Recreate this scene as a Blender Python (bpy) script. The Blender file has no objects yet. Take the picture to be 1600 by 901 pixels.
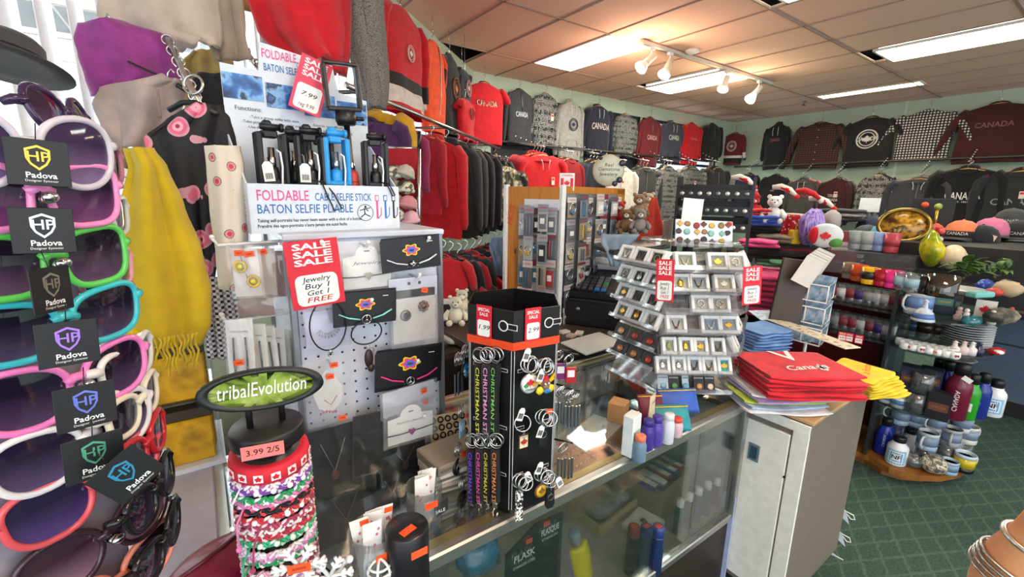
import bpy, bmesh, math, random
from mathutils import Matrix, Vector, noise
random.seed(7)
PI = math.pi
sc = bpy.context.scene
COL = sc.collection

# ------------------------------------------------------------------ camera, sky, exposure
CAMZ = 1.40
RT = Vector((0.8166, -0.5770, 0.0173)); UP = Vector((0.1081, 0.1820, 0.9773)); FW = Vector((0.5667, 0.7962, -0.2107))
CAM = Vector((0, 0, CAMZ)); F = 690.0
cd = bpy.data.cameras.new('camera'); co = bpy.data.objects.new('camera', cd); COL.objects.link(co)
cd.sensor_width = 36; cd.lens = 36 * F / 1600; cd.clip_start = 0.02; cd.clip_end = 200
RT.normalize(); FW.normalize(); UP = RT.cross(FW).normalized()
co.matrix_world = Matrix(((RT.x, UP.x, -FW.x, CAM.x), (RT.y, UP.y, -FW.y, CAM.y), (RT.z, UP.z, -FW.z, CAM.z), (0, 0, 0, 1)))
sc.camera = co
w = bpy.data.worlds.new('world'); sc.world = w; w.use_nodes = True
bg = w.node_tree.nodes['Background']; bg.inputs[0].default_value = (0.86, 0.93, 1.0, 1); bg.inputs[1].default_value = 1.55
sc.view_settings.view_transform = 'Standard'; sc.view_settings.look = 'None'
sc.view_settings.gamma = 1; sc.view_settings.use_curve_mapping = False
sc.view_settings.exposure = 0.5
PANEL = 10.5          # fluorescent panel strength
sc.cycles.max_bounces = 8; sc.cycles.transparent_max_bounces = 24; sc.cycles.diffuse_bounces = 4; sc.cycles.glossy_bounces = 3
sc.cycles.caustics_reflective = False; sc.cycles.caustics_refractive = False
sc.cycles.sample_clamp_indirect = 4

def area(name, loc, rot, sx, sy, power, col=(1, 1, 1)):
    l = bpy.data.lights.new(name, 'AREA'); l.shape = 'RECTANGLE'; l.size = sx; l.size_y = sy; l.energy = power; l.color = col
    o = bpy.data.objects.new(name, l); COL.objects.link(o); o.location = loc; o.rotation_euler = rot
    return o
# daylight from the shop front, behind and beside the photographer
area('shopfront_daylight', (-1.0, -3.2, 2.0), (math.radians(76), 0, math.radians(-12)), 4.5, 2.2, 45, (0.93, 0.97, 1.0))

# ------------------------------------------------------------------ photo rays
def ray(px, py): return FW + RT * ((px - 800) / F) + UP * ((450.5 - py) / F)
def D(px, py, d): return CAM + ray(px, py) * d
def Zp(px, py, z):
    r = ray(px, py); return CAM + r * ((z - CAMZ) / r.z)
def PL(px, py, n, k):               # plane n.p = k
    r = ray(px, py); return CAM + r * ((k - CAM.dot(n)) / r.dot(n))
def Xp(px, py, x): return PL(px, py, Vector((1, 0, 0)), x)
def Yp(px, py, y): return PL(px, py, Vector((0, 1, 0)), y)
def dep(p): return (p - CAM).dot(FW)

# ------------------------------------------------------------------ colours and materials
def lin(h):
    h = h.lstrip('#'); r = []
    for i in (0, 2, 4):
        c = int(h[i:i+2], 16) / 255
        r.append(c / 12.92 if c <= .04045 else ((c + .055) / 1.055) ** 2.4)
    return (*r, 1)
MATS = {}
def base_mat(name):
    m = bpy.data.materials.new(name); m.use_nodes = True
    return m, m.node_tree, m.node_tree.nodes['Principled BSDF']
def N(t, kind, **kw):
    n = t.nodes.new(kind)
    for k, v in kw.items():
        if k.startswith('i_'):
            k = k[2:]
            n.inputs[int(k) if k.isdigit() else k].default_value = v
        else: setattr(n, k, v)
    return n
def ramp(t, fac, stops, interp='LINEAR'):
    r = t.nodes.new('ShaderNodeValToRGB'); r.color_ramp.interpolation = interp
    e = r.color_ramp.elements
    while len(e) < len(stops): e.new(0.5)
    for i, (p, c) in enumerate(stops): e[i].position = p; e[i].color = lin(c) if isinstance(c, str) else c
    t.links.new(fac, r.inputs[0]); return r.outputs[0]
def coords(t, scale=(1, 1, 1), rot=(0, 0, 0), out='Object'):
    tc = t.nodes.new('ShaderNodeTexCoord'); mp = t.nodes.new('ShaderNodeMapping')
    mp.inputs['Scale'].default_value = scale; mp.inputs['Rotation'].default_value = rot
    t.links.new(tc.outputs[out], mp.inputs[0]); return mp.outputs[0]
def bump(t, b, h, s=0.3, dist=0.002):
    n = t.nodes.new('ShaderNodeBump'); n.inputs['Strength'].default_value = s; n.inputs['Distance'].default_value = dist
    t.links.new(h, n.inputs['Height']); t.links.new(n.outputs[0], b.inputs['Normal'])
def shade(h, k):
    c = lin(h); return tuple(min(1, x * k) for x in c[:3]) + (1,)
def fab(col, rough=.9, var=.16):
    k = ('fab', col)
    if k in MATS: return MATS[k]
    m, t, b = base_mat('fabric_' + col[1:]); v = coords(t)
    n = N(t, 'ShaderNodeTexNoise', i_Scale=22.0, i_Detail=5.0); t.links.new(v, n.inputs['Vector'])
    t.links.new(ramp(t, n.outputs[0], [(.3, shade(col, 1 - var)), (.7, shade(col, 1 + var))]), b.inputs['Base Color'])
    b.inputs['Roughness'].default_value = rough; b.inputs['Sheen Weight'].default_value = .15
    n2 = N(t, 'ShaderNodeTexNoise', i_Scale=420.0); t.links.new(v, n2.inputs['Vector']); bump(t, b, n2.outputs[0], .35, .002)
    MATS[k] = m; return m
def pla(col, rough=.35, metal=0.0, var=.06, spec=.5):
    k = ('pla', col, rough, metal)
    if k in MATS: return MATS[k]
    m, t, b = base_mat('solid_' + col[1:]); v = coords(t)
    n = N(t, 'ShaderNodeTexNoise', i_Scale=35.0, i_Detail=3.0); t.links.new(v, n.inputs['Vector'])
    t.links.new(ramp(t, n.outputs[0], [(.3, shade(col, 1 - var)), (.7, shade(col, 1 + var))]), b.inputs['Base Color'])
    b.inputs['Roughness'].default_value = rough; b.inputs['Metallic'].default_value = metal
    b.inputs['Specular IOR Level'].default_value = spec
    MATS[k] = m; return m
def glow(col, s):
    k = ('glow', col, s)
    if k in MATS: return MATS[k]
    m, t, b = base_mat('glow_' + col[1:]); v = coords(t)
    n = N(t, 'ShaderNodeTexNoise', i_Scale=3.0); t.links.new(v, n.inputs['Vector'])
    t.links.new(ramp(t, n.outputs[0], [(.3, shade(col, .95)), (.7, shade(col, 1.0))]), b.inputs['Emission Color'])
    b.inputs['Emission Strength'].default_value = s; b.inputs['Base Color'].default_value = lin(col)
    MATS[k] = m; return m
def clear(name, tint='#ffffff', body=.0, refl=.10, rough=.03, bodycol='#ffffff'):
    """thin clear sheet: straight-through transparency, a surface reflection and a little body"""
    k = ('clear', name)
    if k in MATS: return MATS[k]
    m, t, b = base_mat('clear_' + name); o = t.nodes['Material Output']
    tr = N(t, 'ShaderNodeBsdfTransparent'); tr.inputs[0].default_value = lin(tint)
    gl = N(t, 'ShaderNodeBsdfGlossy'); gl.inputs['Roughness'].default_value = rough
    lw = N(t, 'ShaderNodeLayerWeight'); lw.inputs[0].default_value = .25
    mul = N(t, 'ShaderNodeMath', operation='MULTIPLY_ADD'); mul.inputs[1].default_value = .55; mul.inputs[2].default_value = refl * .4
    t.links.new(lw.outputs['Fresnel'], mul.inputs[0])
    df = N(t, 'ShaderNodeBsdfDiffuse'); df.inputs[0].default_value = lin(bodycol)
    mb = N(t, 'ShaderNodeMixShader'); t.links.new(tr.outputs[0], mb.inputs[1]); t.links.new(df.outputs[0], mb.inputs[2])
    n = N(t, 'ShaderNodeTexNoise', i_Scale=30.0, i_Detail=3.0); t.links.new(coords(t), n.inputs['Vector'])
    mm = N(t, 'ShaderNodeMath', operation='MULTIPLY'); mm.inputs[1].default_value = body * 2; t.links.new(n.outputs[0], mm.inputs[0])
    t.links.new(mm.outputs[0], mb.inputs[0])
    mx = N(t, 'ShaderNodeMixShader'); t.links.new(mul.outputs[0], mx.inputs[0]); t.links.new(mb.outputs[0], mx.inputs[1]); t.links.new(gl.outputs[0], mx.inputs[2])
    t.links.new(mx.outputs[0], o.inputs['Surface']); MATS[k] = m; return m
def patt(name, build, rough=.85):
    k = ('patt', name)
    if k in MATS: return MATS[k]
    m, t, b = base_mat(name); b.inputs['Roughness'].default_value = rough
    build(t, b); MATS[k] = m; return m
def p_noise(stops, scale, detail=2.0, interp='CONSTANT', sc3=(1, 1, 1)):
    def f(t, b):
        n = N(t, 'ShaderNodeTexNoise', i_Scale=scale, i_Detail=detail); t.links.new(coords(t, sc3), n.inputs['Vector'])
        t.links.new(ramp(t, n.outputs[0], stops, interp), b.inputs['Base Color'])
        bump(t, b, n.outputs[0], .3, .002)
    return f
def p_vor(stops, scale, feature='F1', interp='CONSTANT', sc3=(1, 1, 1)):
    def f(t, b):
        n = N(t, 'ShaderNodeTexVoronoi', i_Scale=scale); n.feature = feature; t.links.new(coords(t, sc3), n.inputs['Vector'])
        t.links.new(ramp(t, n.outputs['Distance'], stops, interp), b.inputs['Base Color'])
    return f
def p_plaid(c0, c1, c2, size):
    def f(t, b):
        v = coords(t)
        outs = []
        for ax in ('X', 'Z'):
            wv = N(t, 'ShaderNodeTexWave', i_Scale=size); wv.bands_direction = ax; t.links.new(v, wv.inputs['Vector'])
            gt = N(t, 'ShaderNodeMath', operation='GREATER_THAN'); gt.inputs[1].default_value = .5; t.links.new(wv.outputs['Fac'], gt.inputs[0]); outs.append(gt)
        ad = N(t, 'ShaderNodeMath', operation='ADD'); t.links.new(outs[0].outputs[0], ad.inputs[0]); t.links.new(outs[1].outputs[0], ad.inputs[1])
        dv = N(t, 'ShaderNodeMath', operation='MULTIPLY'); dv.inputs[1].default_value = .5; t.links.new(ad.outputs[0], dv.inputs[0])
        t.links.new(ramp(t, dv.outputs[0], [(0, c0), (.3, c1), (.8, c2)], 'CONSTANT'), b.inputs['Base Color'])
    return f
def p_isle(dark, light, scale=1.0):
    """rows of stranded knit motifs"""
    def f(t, b):
        v = coords(t)
        ck = N(t, 'ShaderNodeTexVoronoi', i_Scale=55.0 * scale); ck.feature = 'F1'; ck.distance = 'MANHATTAN'; ck.inputs['Randomness'].default_value = .35
        t.links.new(v, ck.inputs['Vector'])
        wv = N(t, 'ShaderNodeTexWave', i_Scale=3.2 * scale); wv.bands_direction = 'Z'; t.links.new(v, wv.inputs['Vector'])
        nz = N(t, 'ShaderNodeTexNoise', i_Scale=16.0 * scale); t.links.new(v, nz.inputs['Vector'])
        ad = N(t, 'ShaderNodeMath', operation='MULTIPLY_ADD'); ad.inputs[1].default_value = .45
        t.links.new(wv.outputs['Fac'], ad.inputs[0]); t.links.new(ck.outputs['Distance'], ad.inputs[2])
        a2 = N(t, 'ShaderNodeMath', operation='MULTIPLY_ADD'); a2.inputs[1].default_value = .5
        t.links.new(nz.outputs[0], a2.inputs[0]); t.links.new(ad.outputs[0], a2.inputs[2])
        a3 = N(t, 'ShaderNodeMath', operation='MULTIPLY'); a3.inputs[1].default_value = .55; t.links.new(a2.outputs[0], a3.inputs[0])
        t.links.new(ramp(t, a3.outputs[0], [(0, dark), (.49, light), (.54, dark), (.61, light), (.68, dark)], 'CONSTANT'), b.inputs['Base Color'])
    return f
CHROME = pla('#c9c9c9', .22, 1.0); STEEL = pla('#8c8f92', .35, 1.0); BLACKP = pla('#121214', .4); WHITEP = pla('#efeeea', .45)
PAPER = pla('#f2f0ea', .7); INK = pla('#17171a', .7); ORANGE = pla('#ff5a24', .6); SALE = pla('#d5182e', .5); GOLD = pla('#c9a24a', .3, 1.0)
DARKW = pla('#2b1d14', .5); PINKTAG = pla('#ff7d78', .6)
GLASS = clear('glass', '#fafdfc', .0, .12); BAG = clear('bag', '#ffffff', .10, .14, .12); ACRYL = clear('acrylic', '#f6f8fa', .05, .14, .05)

# ------------------------------------------------------------------ mesh builder
FONTS = {}
def glyphs(s, bold=0.0, shear=0.0):
    k = (s, bold, shear)
    if k not in FONTS:
        c = bpy.data.curves.new('txt', 'FONT'); c.body = s; c.align_x = 'CENTER'; c.align_y = 'CENTER'; c.resolution_u = 2; c.offset = bold; c.shear = shear
        o = bpy.data.objects.new('txt', c); me = o.to_mesh()
        FONTS[k] = ([tuple(x.co) for x in me.vertices], [tuple(p.vertices) for p in me.polygons])
        o.to_mesh_clear(); bpy.data.objects.remove(o); bpy.data.curves.remove(c)
    return FONTS[k]
def fr(o, x, y):                    # frame whose local XY plane is (x, y)
    x = Vector(x).normalized(); y = Vector(y); z = x.cross(y).normalized(); y = z.cross(x)
    return Matrix(((x.x, y.x, z.x, o[0]), (x.y, y.y, z.y, o[1]), (x.z, y.z, z.z, o[2]), (0, 0, 0, 1)))
TR = Matrix.Translation
def RX(a): return Matrix.Rotation(a, 4, 'X')
def RY(a): return Matrix.Rotation(a, 4, 'Y')
def RZ(a): return Matrix.Rotation(a, 4, 'Z')
BOXC = {}
class MB:
    def __init__(s): s.v = []; s.f = []; s.mi = []; s.sm = []; s.mats = []
    def add(s, vs, fs, mat, smooth=False, T=None):
        if mat not in s.mats: s.mats.append(mat)
        k = s.mats.index(mat); n = len(s.v)
        s.v += [tuple(T @ Vector(p)) for p in vs] if T is not None else [tuple(p) for p in vs]
        s.f += [tuple(i + n for i in f) for f in fs]; s.mi += [k] * len(fs); s.sm += [smooth] * len(fs)
        return s
    def box(s, c, d, mat, T=None, bev=0.0, seg=1):
        x, y, z = d[0] / 2, d[1] / 2, d[2] / 2
        if bev <= 0:
            vs = [(c[0] + a * x, c[1] + b * y, c[2] + e * z) for a in (-1, 1) for b in (-1, 1) for e in (-1, 1)]
            return s.add(vs, [(0, 1, 3, 2), (4, 6, 7, 5), (0, 4, 5, 1), (2, 3, 7, 6), (0, 2, 6, 4), (1, 5, 7, 3)], mat, False, T)
        k = (round(x, 5), round(y, 5), round(z, 5), bev, seg)
        if k not in BOXC:
            bm = bmesh.new(); bmesh.ops.create_cube(bm, size=1)
            for v in bm.verts: v.co = Vector((v.co.x * d[0], v.co.y * d[1], v.co.z * d[2]))
            bmesh.ops.bevel(bm, geom=bm.edges[:], offset=min(bev, x * .95, y * .95, z * .95), segments=seg, profile=.5, affect='EDGES')
            bm.verts.index_update()
            BOXC[k] = ([tuple(v.co) for v in bm.verts], [tuple(v.index for v in f.verts) for f in bm.faces]); bm.free()
        vs, fs = BOXC[k]
        return s.add([(c[0] + a, c[1] + b, c[2] + e) for a, b, e in vs], fs, mat, seg > 1, T)
    def tube(s, pts, r, mat, seg=6, closed=False, T=None, flat=1.0, caps=True):
        P = [Vector(p) for p in pts]; n = len(P); vs = []; fs = []
        up = Vector((0, 0, 1)); prev = None
        for i, p in enumerate(P):
            a = P[(i - 1) % n] if (closed or i > 0) else p; b = P[(i + 1) % n] if (closed or i < n - 1) else p
            t = (b - a).normalized() if (b - a).length > 1e-9 else Vector((0, 0, 1))
            if prev is None:
                u = t.cross(up) if abs(t.dot(up)) < .95 else t.cross(Vector((1, 0, 0)))
            else: u = prev - t * prev.dot(t)
            if u.length < 1e-6: u = t.orthogonal()
            u.normalize(); prev = u; w_ = t.cross(u); rr = r[i] if isinstance(r, (list, tuple)) else r
            for k in range(seg):
                an = 2 * PI * k / seg; vs.append(p + u * math.cos(an) * rr + w_ * math.sin(an) * rr * flat)
        m = n if closed else n - 1
        for i in range(m):
            for k in range(seg):
                k2 = (k + 1) % seg; j = (i + 1) % n
                fs.append((i * seg + k, i * seg + k2, j * seg + k2, j * seg + k))
        if not closed and caps: fs += [tuple(range(seg))[::-1], tuple((n - 1) * seg + k for k in range(seg))]
        return s.add(vs, fs, mat, True, T)
    def rod(s, a, b, r, mat, seg=6, T=None): return s.tube([a, b], r, mat, seg, False, T)
    def ring(s, c, R, r, mat, x=(1, 0, 0), y=(0, 0, 1), n=16, seg=5, T=None):
        x = Vector(x); y = Vector(y); c = Vector(c)
        return s.tube([c + x * R * math.cos(2 * PI * i / n) + y * R * math.sin(2 * PI * i / n) for i in range(n)], r, mat, seg, True, T)
    def lathe(s, prof, mat, seg=20, T=None, sx=1, sy=1, smooth=True):
        vs = []; fs = []
        for r, z in prof:
            for k in range(seg):
                a = 2 * PI * k / seg; vs.append((r * math.cos(a) * sx, r * math.sin(a) * sy, z))
        for i in range(len(prof) - 1):
            for k in range(seg):
                k2 = (k + 1) % seg; fs.append((i * seg + k, i * seg + k2, (i + 1) * seg + k2, (i + 1) * seg + k))
        if prof[0][0] > 1e-6: fs.append(tuple(range(seg))[::-1])
        if prof[-1][0] > 1e-6: fs.append(tuple((len(prof) - 1) * seg + k for k in range(seg)))
        return s.add(vs, fs, mat, smooth, T)
    def prism(s, out, y0, y1, mat, T=None, smooth=False):      # outline in XZ, extruded along Y
        n = len(out); vs = [(x, y0, z) for x, z in out] + [(x, y1, z) for x, z in out]
        fs = [tuple(range(n)), tuple(range(2 * n - 1, n - 1, -1))] + [((i + 1) % n, i, n + i, n + (i + 1) % n) for i in range(n)]
        return s.add(vs, fs, mat, smooth, T)
    def ell(s, c, r, mat, seg=14, rings=9, T=None, lump=0.0, fr_=6.0):
        if not hasattr(r, '__len__'): r = (r, r, r)
        vs = []; fs = []
        for i in range(rings + 1):
            th = PI * i / rings
            for k in range(seg):
                a = 2 * PI * k / seg; d = Vector((math.sin(th) * math.cos(a), math.sin(th) * math.sin(a), math.cos(th)))
                q = 1 + (lump * noise.noise(d * fr_ + Vector(c) * 31) if lump else 0)
                vs.append((c[0] + r[0] * d.x * q, c[1] + r[1] * d.y * q, c[2] + r[2] * d.z * q))
        for i in range(rings):
            for k in range(seg):
                k2 = (k + 1) % seg; fs.append((i * seg + k, (i + 1) * seg + k, (i + 1) * seg + k2, i * seg + k2))
        return s.add(vs, fs, mat, True, T)
    def grid(s, fn, nu, nv, mat, T=None, thick=0.0, smooth=True, mf=None):
        vs = [Vector(fn(i / nu, j / nv)) for j in range(nv + 1) for i in range(nu + 1)]
        q = nu + 1; fs = [(j * q + i, j * q + i + 1, (j + 1) * q + i + 1, (j + 1) * q + i) for j in range(nv) for i in range(nu)]
        if thick:
            nr = [Vector() for _ in vs]
            for f in fs:
                nn = (vs[f[1]] - vs[f[0]]).cross(vs[f[3]] - vs[f[0]])
                for i in f: nr[i] += nn
            N0 = len(vs); vs = vs + [p - (n_.normalized() * thick if n_.length else Vector((0, 0, 0))) for p, n_ in zip(vs, nr)]
            fs2 = fs + [tuple(i + N0 for i in f[::-1]) for f in fs]
            edge = [(i, i + 1) for i in range(nu)] + [(nv * q + i + 1, nv * q + i) for i in range(nu)] + [((j + 1) * q, j * q) for j in range(nv)] + [(j * q + nu, (j + 1) * q + nu) for j in range(nv)]
            fs2 += [(b, a, a + N0, b + N0) for a, b in edge]
            return s.add(vs, fs2, mat, smooth, T)
        return s.add(vs, fs, mat, smooth, T)
    def text(s, txt, T, size, mat, bold=0.0, width=None, mapf=None, shear=0.0):
        vs, fs = glyphs(txt, bold, shear)
        if not vs: return s
        k = size
        if width:
            wd = max(v[0] for v in vs) - min(v[0] for v in vs); k = width / wd
            vs = [(v[0] * k, v[1] * size, 0) for v in vs]
        else: vs = [(v[0] * k, v[1] * k, 0) for v in vs]
        if mapf: vs = [mapf(v) for v in vs]
        return s.add(vs, fs, mat, False, T)
    def front(s, txt, x, z, y, size, mat, bold=0.0, width=None, rot=0.0, shear=0.0):     # text on a face looking to -Y
        return s.text(txt, TR((x, y, z)) @ RY(-rot) @ RX(PI / 2), size, mat, bold, width, None, shear)
    def mesh(s, name):
        me = bpy.data.meshes.new(name); me.from_pydata(s.v, [], s.f)
        for m in s.mats: me.materials.append(m)
        me.polygons.foreach_set('material_index', s.mi); me.polygons.foreach_set('use_smooth', s.sm); me.update()
        return me
    def put(s, name, parent=None, M=None, label=None, cat=None, group=None, kind=None):
        o = bpy.data.objects.new(name, s.mesh(name)); COL.objects.link(o)
        if parent is not None: o.parent = parent
        if M is not None: o.matrix_basis = M
        tag(o, label, cat, group, kind); return o
def tag(o, label=None, cat=None, group=None, kind=None):
    for k, v in (('label', label), ('category', cat), ('group', group), ('kind', kind)):
        if v: o[k] = v
def thing(name, label, cat, M=None, group=None):
    o = bpy.data.objects.new(name, None); COL.objects.link(o); o.empty_display_size = .05
    if M is not None: o.matrix_basis = M
    tag(o, label, cat, group); return o
def kids(o): return [c for c in bpy.data.objects if c.parent == o]
def dup(o, M, label=None, group=None, sub=None):
    src = sub if sub is not None else kids(o)
    r = o.copy(); COL.objects.link(r); r.matrix_basis = M
    if label: r['label'] = label
    if group: r['group'] = group
    for c in src:
        d = c.copy(); COL.objects.link(d); d.parent = r
        for g in kids(c):
            e = g.copy(); COL.objects.link(e); e.parent = d
    return r
def at(p, rz=0.0, rx=0.0, ry=0.0): return TR(p) @ RZ(rz) @ RY(ry) @ RX(rx)
# ------------------------------------------------------------------ room shell
CEIL = CAMZ + 1.40
WA = 4.88; WB = 8.60
NC = Vector((.677, -.736, 0)).normalized(); DC = Vector((.736, .677, 0)).normalized(); KC = -1.655   # slanted window wall: NC.p = KC
CORN = Vector((WA * 0 + (KC + .736 / (.677 ** 2 + .736 ** 2) ** .5 * WA) / NC.x, WA, 0))
RZC = math.asin(NC.x)
WALL = patt('painted_wall', p_noise([(.35, '#b2c6b2'), (.65, '#bacdb9')], 4, 4, 'LINEAR'), .8)
def f_carpet(t, b):
    v = coords(t); acc = None
    for rz in (62, 118):
        vv = coords(t, (1, 1, 1), (0, 0, math.radians(rz)))
        wv = N(t, 'ShaderNodeTexWave', i_Scale=4.0, i_Distortion=.8); wv.inputs['Detail Scale'].default_value = 9; t.links.new(vv, wv.inputs['Vector'])
        pw = N(t, 'ShaderNodeMath', operation='POWER'); pw.inputs[1].default_value = 26; t.links.new(wv.outputs['Fac'], pw.inputs[0])
        if acc is None: acc = pw
        else:
            mx = N(t, 'ShaderNodeMath', operation='MAXIMUM'); t.links.new(acc.outputs[0], mx.inputs[0]); t.links.new(pw.outputs[0], mx.inputs[1]); acc = mx
    n = N(t, 'ShaderNodeTexNoise', i_Scale=260.0, i_Detail=4.0); t.links.new(v, n.inputs['Vector'])
    ml = N(t, 'ShaderNodeMath', operation='MULTIPLY'); t.links.new(acc.outputs[0], ml.inputs[0]); t.links.new(n.outputs[0], ml.inputs[1])
    n2 = N(t, 'ShaderNodeTexNoise', i_Scale=120.0, i_Detail=6.0); t.links.new(v, n2.inputs['Vector'])
    base = ramp(t, n2.outputs[0], [(.3, '#2a4037'), (.7, '#4a655a')])
    mix = N(t, 'ShaderNodeMix', data_type='RGBA'); mix.inputs['B'].default_value = lin('#627c6c'); t.links.new(base, mix.inputs['A']); t.links.new(ml.outputs[0], mix.inputs['Factor'])
    t.links.new(mix.outputs['Result'], b.inputs['Base Color']); bump(t, b, n.outputs[0], .6, .004)
CARPET = patt('green_carpet', f_carpet, .95)
TILE = patt('ceiling_tile', p_noise([(.3, '#f0c4ac'), (.55, '#f8d0ba'), (.75, '#e4b49c')], 90, 6, 'LINEAR'), .95)
TBAR = pla('#a98f82', .7)
NAVY = pla('#1d2531', .5)
def struct(mb, name): return mb.put(name, kind='structure')
m = MB(); m.box((4, 1.7, -.03), (13, 9.4, .06), CARPET); struct(m, 'floor')
# ceiling tiles: a suspended grid, one tile out by the window wall
TX, TY = .56, 1.12
gx0, gy0 = 2.287 * 1.4 + .0, 2.963 * 1.4
m = MB(); th = .02
FIX = [((2.263 + 2.67) / 2 * 1.4, (2.17 + 2.96) / 2 * 1.4, .56, 1.12), ((3.93 + 4.32) / 2 * 1.4, (1.285 + .485) / 2 * 1.4, .56, 1.12), ((5.19 + 5.345) / 2 * 1.4, (2.115 + 1.305) / 2 * 1.4, .24, 1.12),
       ((4.0 + 3.6) / 2 * 1.4, (2.17 + 2.96) / 2 * 1.4, .56, 1.12), ((2.25 + 2.65) / 2 * 1.4, (1.285 + .485) / 2 * 1.4, .56, 1.12), (.9, -.6, .56, 1.12), (3.3, -.9, .56, 1.12)]
nX, nY = 24, 9
x0 = 2.263 * 1.4 - 10 * TX; y0 = 2.17 * 1.4 - 5 * TY
for i in range(nX):
    for j in range(nY):
        cx, cy = x0 + (i + .5) * TX, y0 + (j + .5) * TY
        if cx > WB + .2 or cy > WA + .5: continue
        if any(abs(cx - f[0]) < .2 and abs(cy - f[1]) < .4 and f[2] > .3 for f in FIX): continue
        if (abs(cx - Zp(712, 78, CEIL).x) < TX / 2 and abs(cy - Zp(712, 78, CEIL).y) < TY / 2): continue
        m.box((cx, cy, CEIL + th / 2), (TX - .004, TY - .004, th), TILE)
for i in range(nX + 1): m.box((x0 + i * TX, y0 + nY * TY / 2, CEIL - .002), (.014, nY * TY, .012), TBAR)
for j in range(nY + 1): m.box((x0 + nX * TX / 2, y0 + j * TY, CEIL - .002), (nX * TX, .014, .012), TBAR)
m.box((4, 1.7, CEIL + .14), (14, 10, .04), pla('#1a1715', .9))  # near-black slab: shade above the missing tile put into the colour
struct(m, 'ceiling')
H = CEIL + .14
# walls
def wall_seg(m, a, b, z0, z1, n, t=.12, mat=WALL):       # slab behind the line a-b, thickness away from the room
    a = Vector(a); b = Vector(b); o = Vector(n) * -t
    c = [(a.x, a.y), (b.x, b.y), (b.x + o.x, b.y + o.y), (a.x + o.x, a.y + o.y)]
    vs = [(x, y, z0) for x, y in c] + [(x, y, z1) for x, y in c]
    m.add(vs, [(3, 2, 1, 0), (4, 5, 6, 7), (0, 1, 5, 4), (1, 2, 6, 5), (2, 3, 7, 6), (3, 0, 4, 7)], mat)
def wall_with_windows(name, a, d, L, n, wins):
    m = MB(); s = 0.0; a = Vector(a); d = Vector(d)
    for (s0, s1, z0, z1) in wins:
        wall_seg(m, a + d * s, a + d * s0, 0, CEIL, n); wall_seg(m, a + d * s0, a + d * s1, 0, z0, n); wall_seg(m, a + d * s0, a + d * s1, z1, CEIL, n); s = s1
    wall_seg(m, a + d * s, a + d * L, 0, CEIL, n); wall_seg(m, a, a + d * L, CEIL, H, n, .12, pla('#141210', .9)); struct(m, name)  # wall strip above the tiles coloured near black to stand for shade
def window(name, a, d, n, s0, s1, z0, z1, blinds, panes, lights):
    T = fr(Vector(a) + Vector(d) * s0, d, (0, 0, 1)); W = s1 - s0      # local x along wall, y up, z = d x up (towards room when = n)
    Hh = z1 - z0; m = MB(); f = .05
    for x in (f / 2, W - f / 2): m.box((x, z0 + Hh / 2, -.05), (f, Hh, .09), NAVY, T)
    for y in (z0 + f / 2, z1 - f / 2): m.box((W / 2, y, -.05), (W, f, .09), NAVY, T)
    for k in range(1, panes): m.box((W * k / panes, z0 + Hh / 2, -.05), (.045, Hh, .07), NAVY, T)
    if lights: m.box((W / 2, z0 + Hh * lights, -.05), (W, .04, .07), NAVY, T)
    o = m.put(name, kind='structure')
    g = MB(); g.box((W / 2, z0 + Hh / 2, -.06), (W - .02, Hh - .02, .006), GLASS, T); g.put('window_glass', o)
    if blinds:
        b = MB(); k = 0
        while .07 + k * .085 < W - .05:
            b.box((.07 + k * .085, z0 + Hh / 2, .0), (.08, Hh - .06, .003), pla('#e8e8ec', .7), T @ TR((.07 + k * .085, 0, 0)) @ RY(.5) @ TR((-.07 - k * .085, 0, 0))); k += 1
        b.box((W / 2, z1 - .03, .0), (W - .1, .05, .05), WHITEP, T); b.put('window_blind', o)
    return o
# slanted wall: parameter from its far corner backwards, so that along x up = NC
c0 = CORN.copy(); LC = 7.0; aC = CORN - DC * LC
winC = [(LC - 5.3, LC - 3.25, .95, 2.35), (LC - 2.95, LC - 1.2, .95, 2.30)]
wall_with_windows('wall_left', aC, DC, LC, NC, winC)
for i, wn in enumerate(winC): window('window_%d' % (i + 1), aC, DC, NC, *wn, True, 3, 0)
zwa = Yp(800, 148, WA).z; winA = [(.25, 1.75, 1.3, zwa), (1.85, 3.05, 1.3, zwa), (3.1, 5.3, 1.3, zwa)]
wall_with_windows('wall_back', CORN, (1, 0, 0), WB - CORN.x, (0, -1, 0), winA)
def winblind(ow, wn, i):
    if i < 2: m = MB(); m.box((CORN.x + (wn[0] + wn[1]) / 2, WA - .012, (wn[2] + wn[3]) / 2), (wn[1] - wn[0] - .08, .012, wn[3] - wn[2] - .08), pla('#232a36', .6)); m.put('window_blind', ow)
for i, wn in enumerate(winA): ow = window('window_%d' % (i + 3), CORN, (1, 0, 0), (0, -1, 0), *wn, False, 3 if i == 2 else 2, .5); winblind(ow, wn, i)
m = MB(); wall_seg(m, (WB, WA), (WB, -6.5), 0, H, (-1, 0, 0)); struct(m, 'wall_right')
m = MB(); m.box((WB - .006, (WA - 6.5) / 2, .06), (.012, WA + 6.5, .12), pla('#2a2522', .6)); struct(m, 'baseboard_right')
# seam strip on the right wall
m = MB(); m.box((WB - .004, Xp(1411, 200, WB).y, 1.75), (.008, .03, 2.1), pla('#c9d6cc', .5)); m.put('trim_1', kind='structure')
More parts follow.
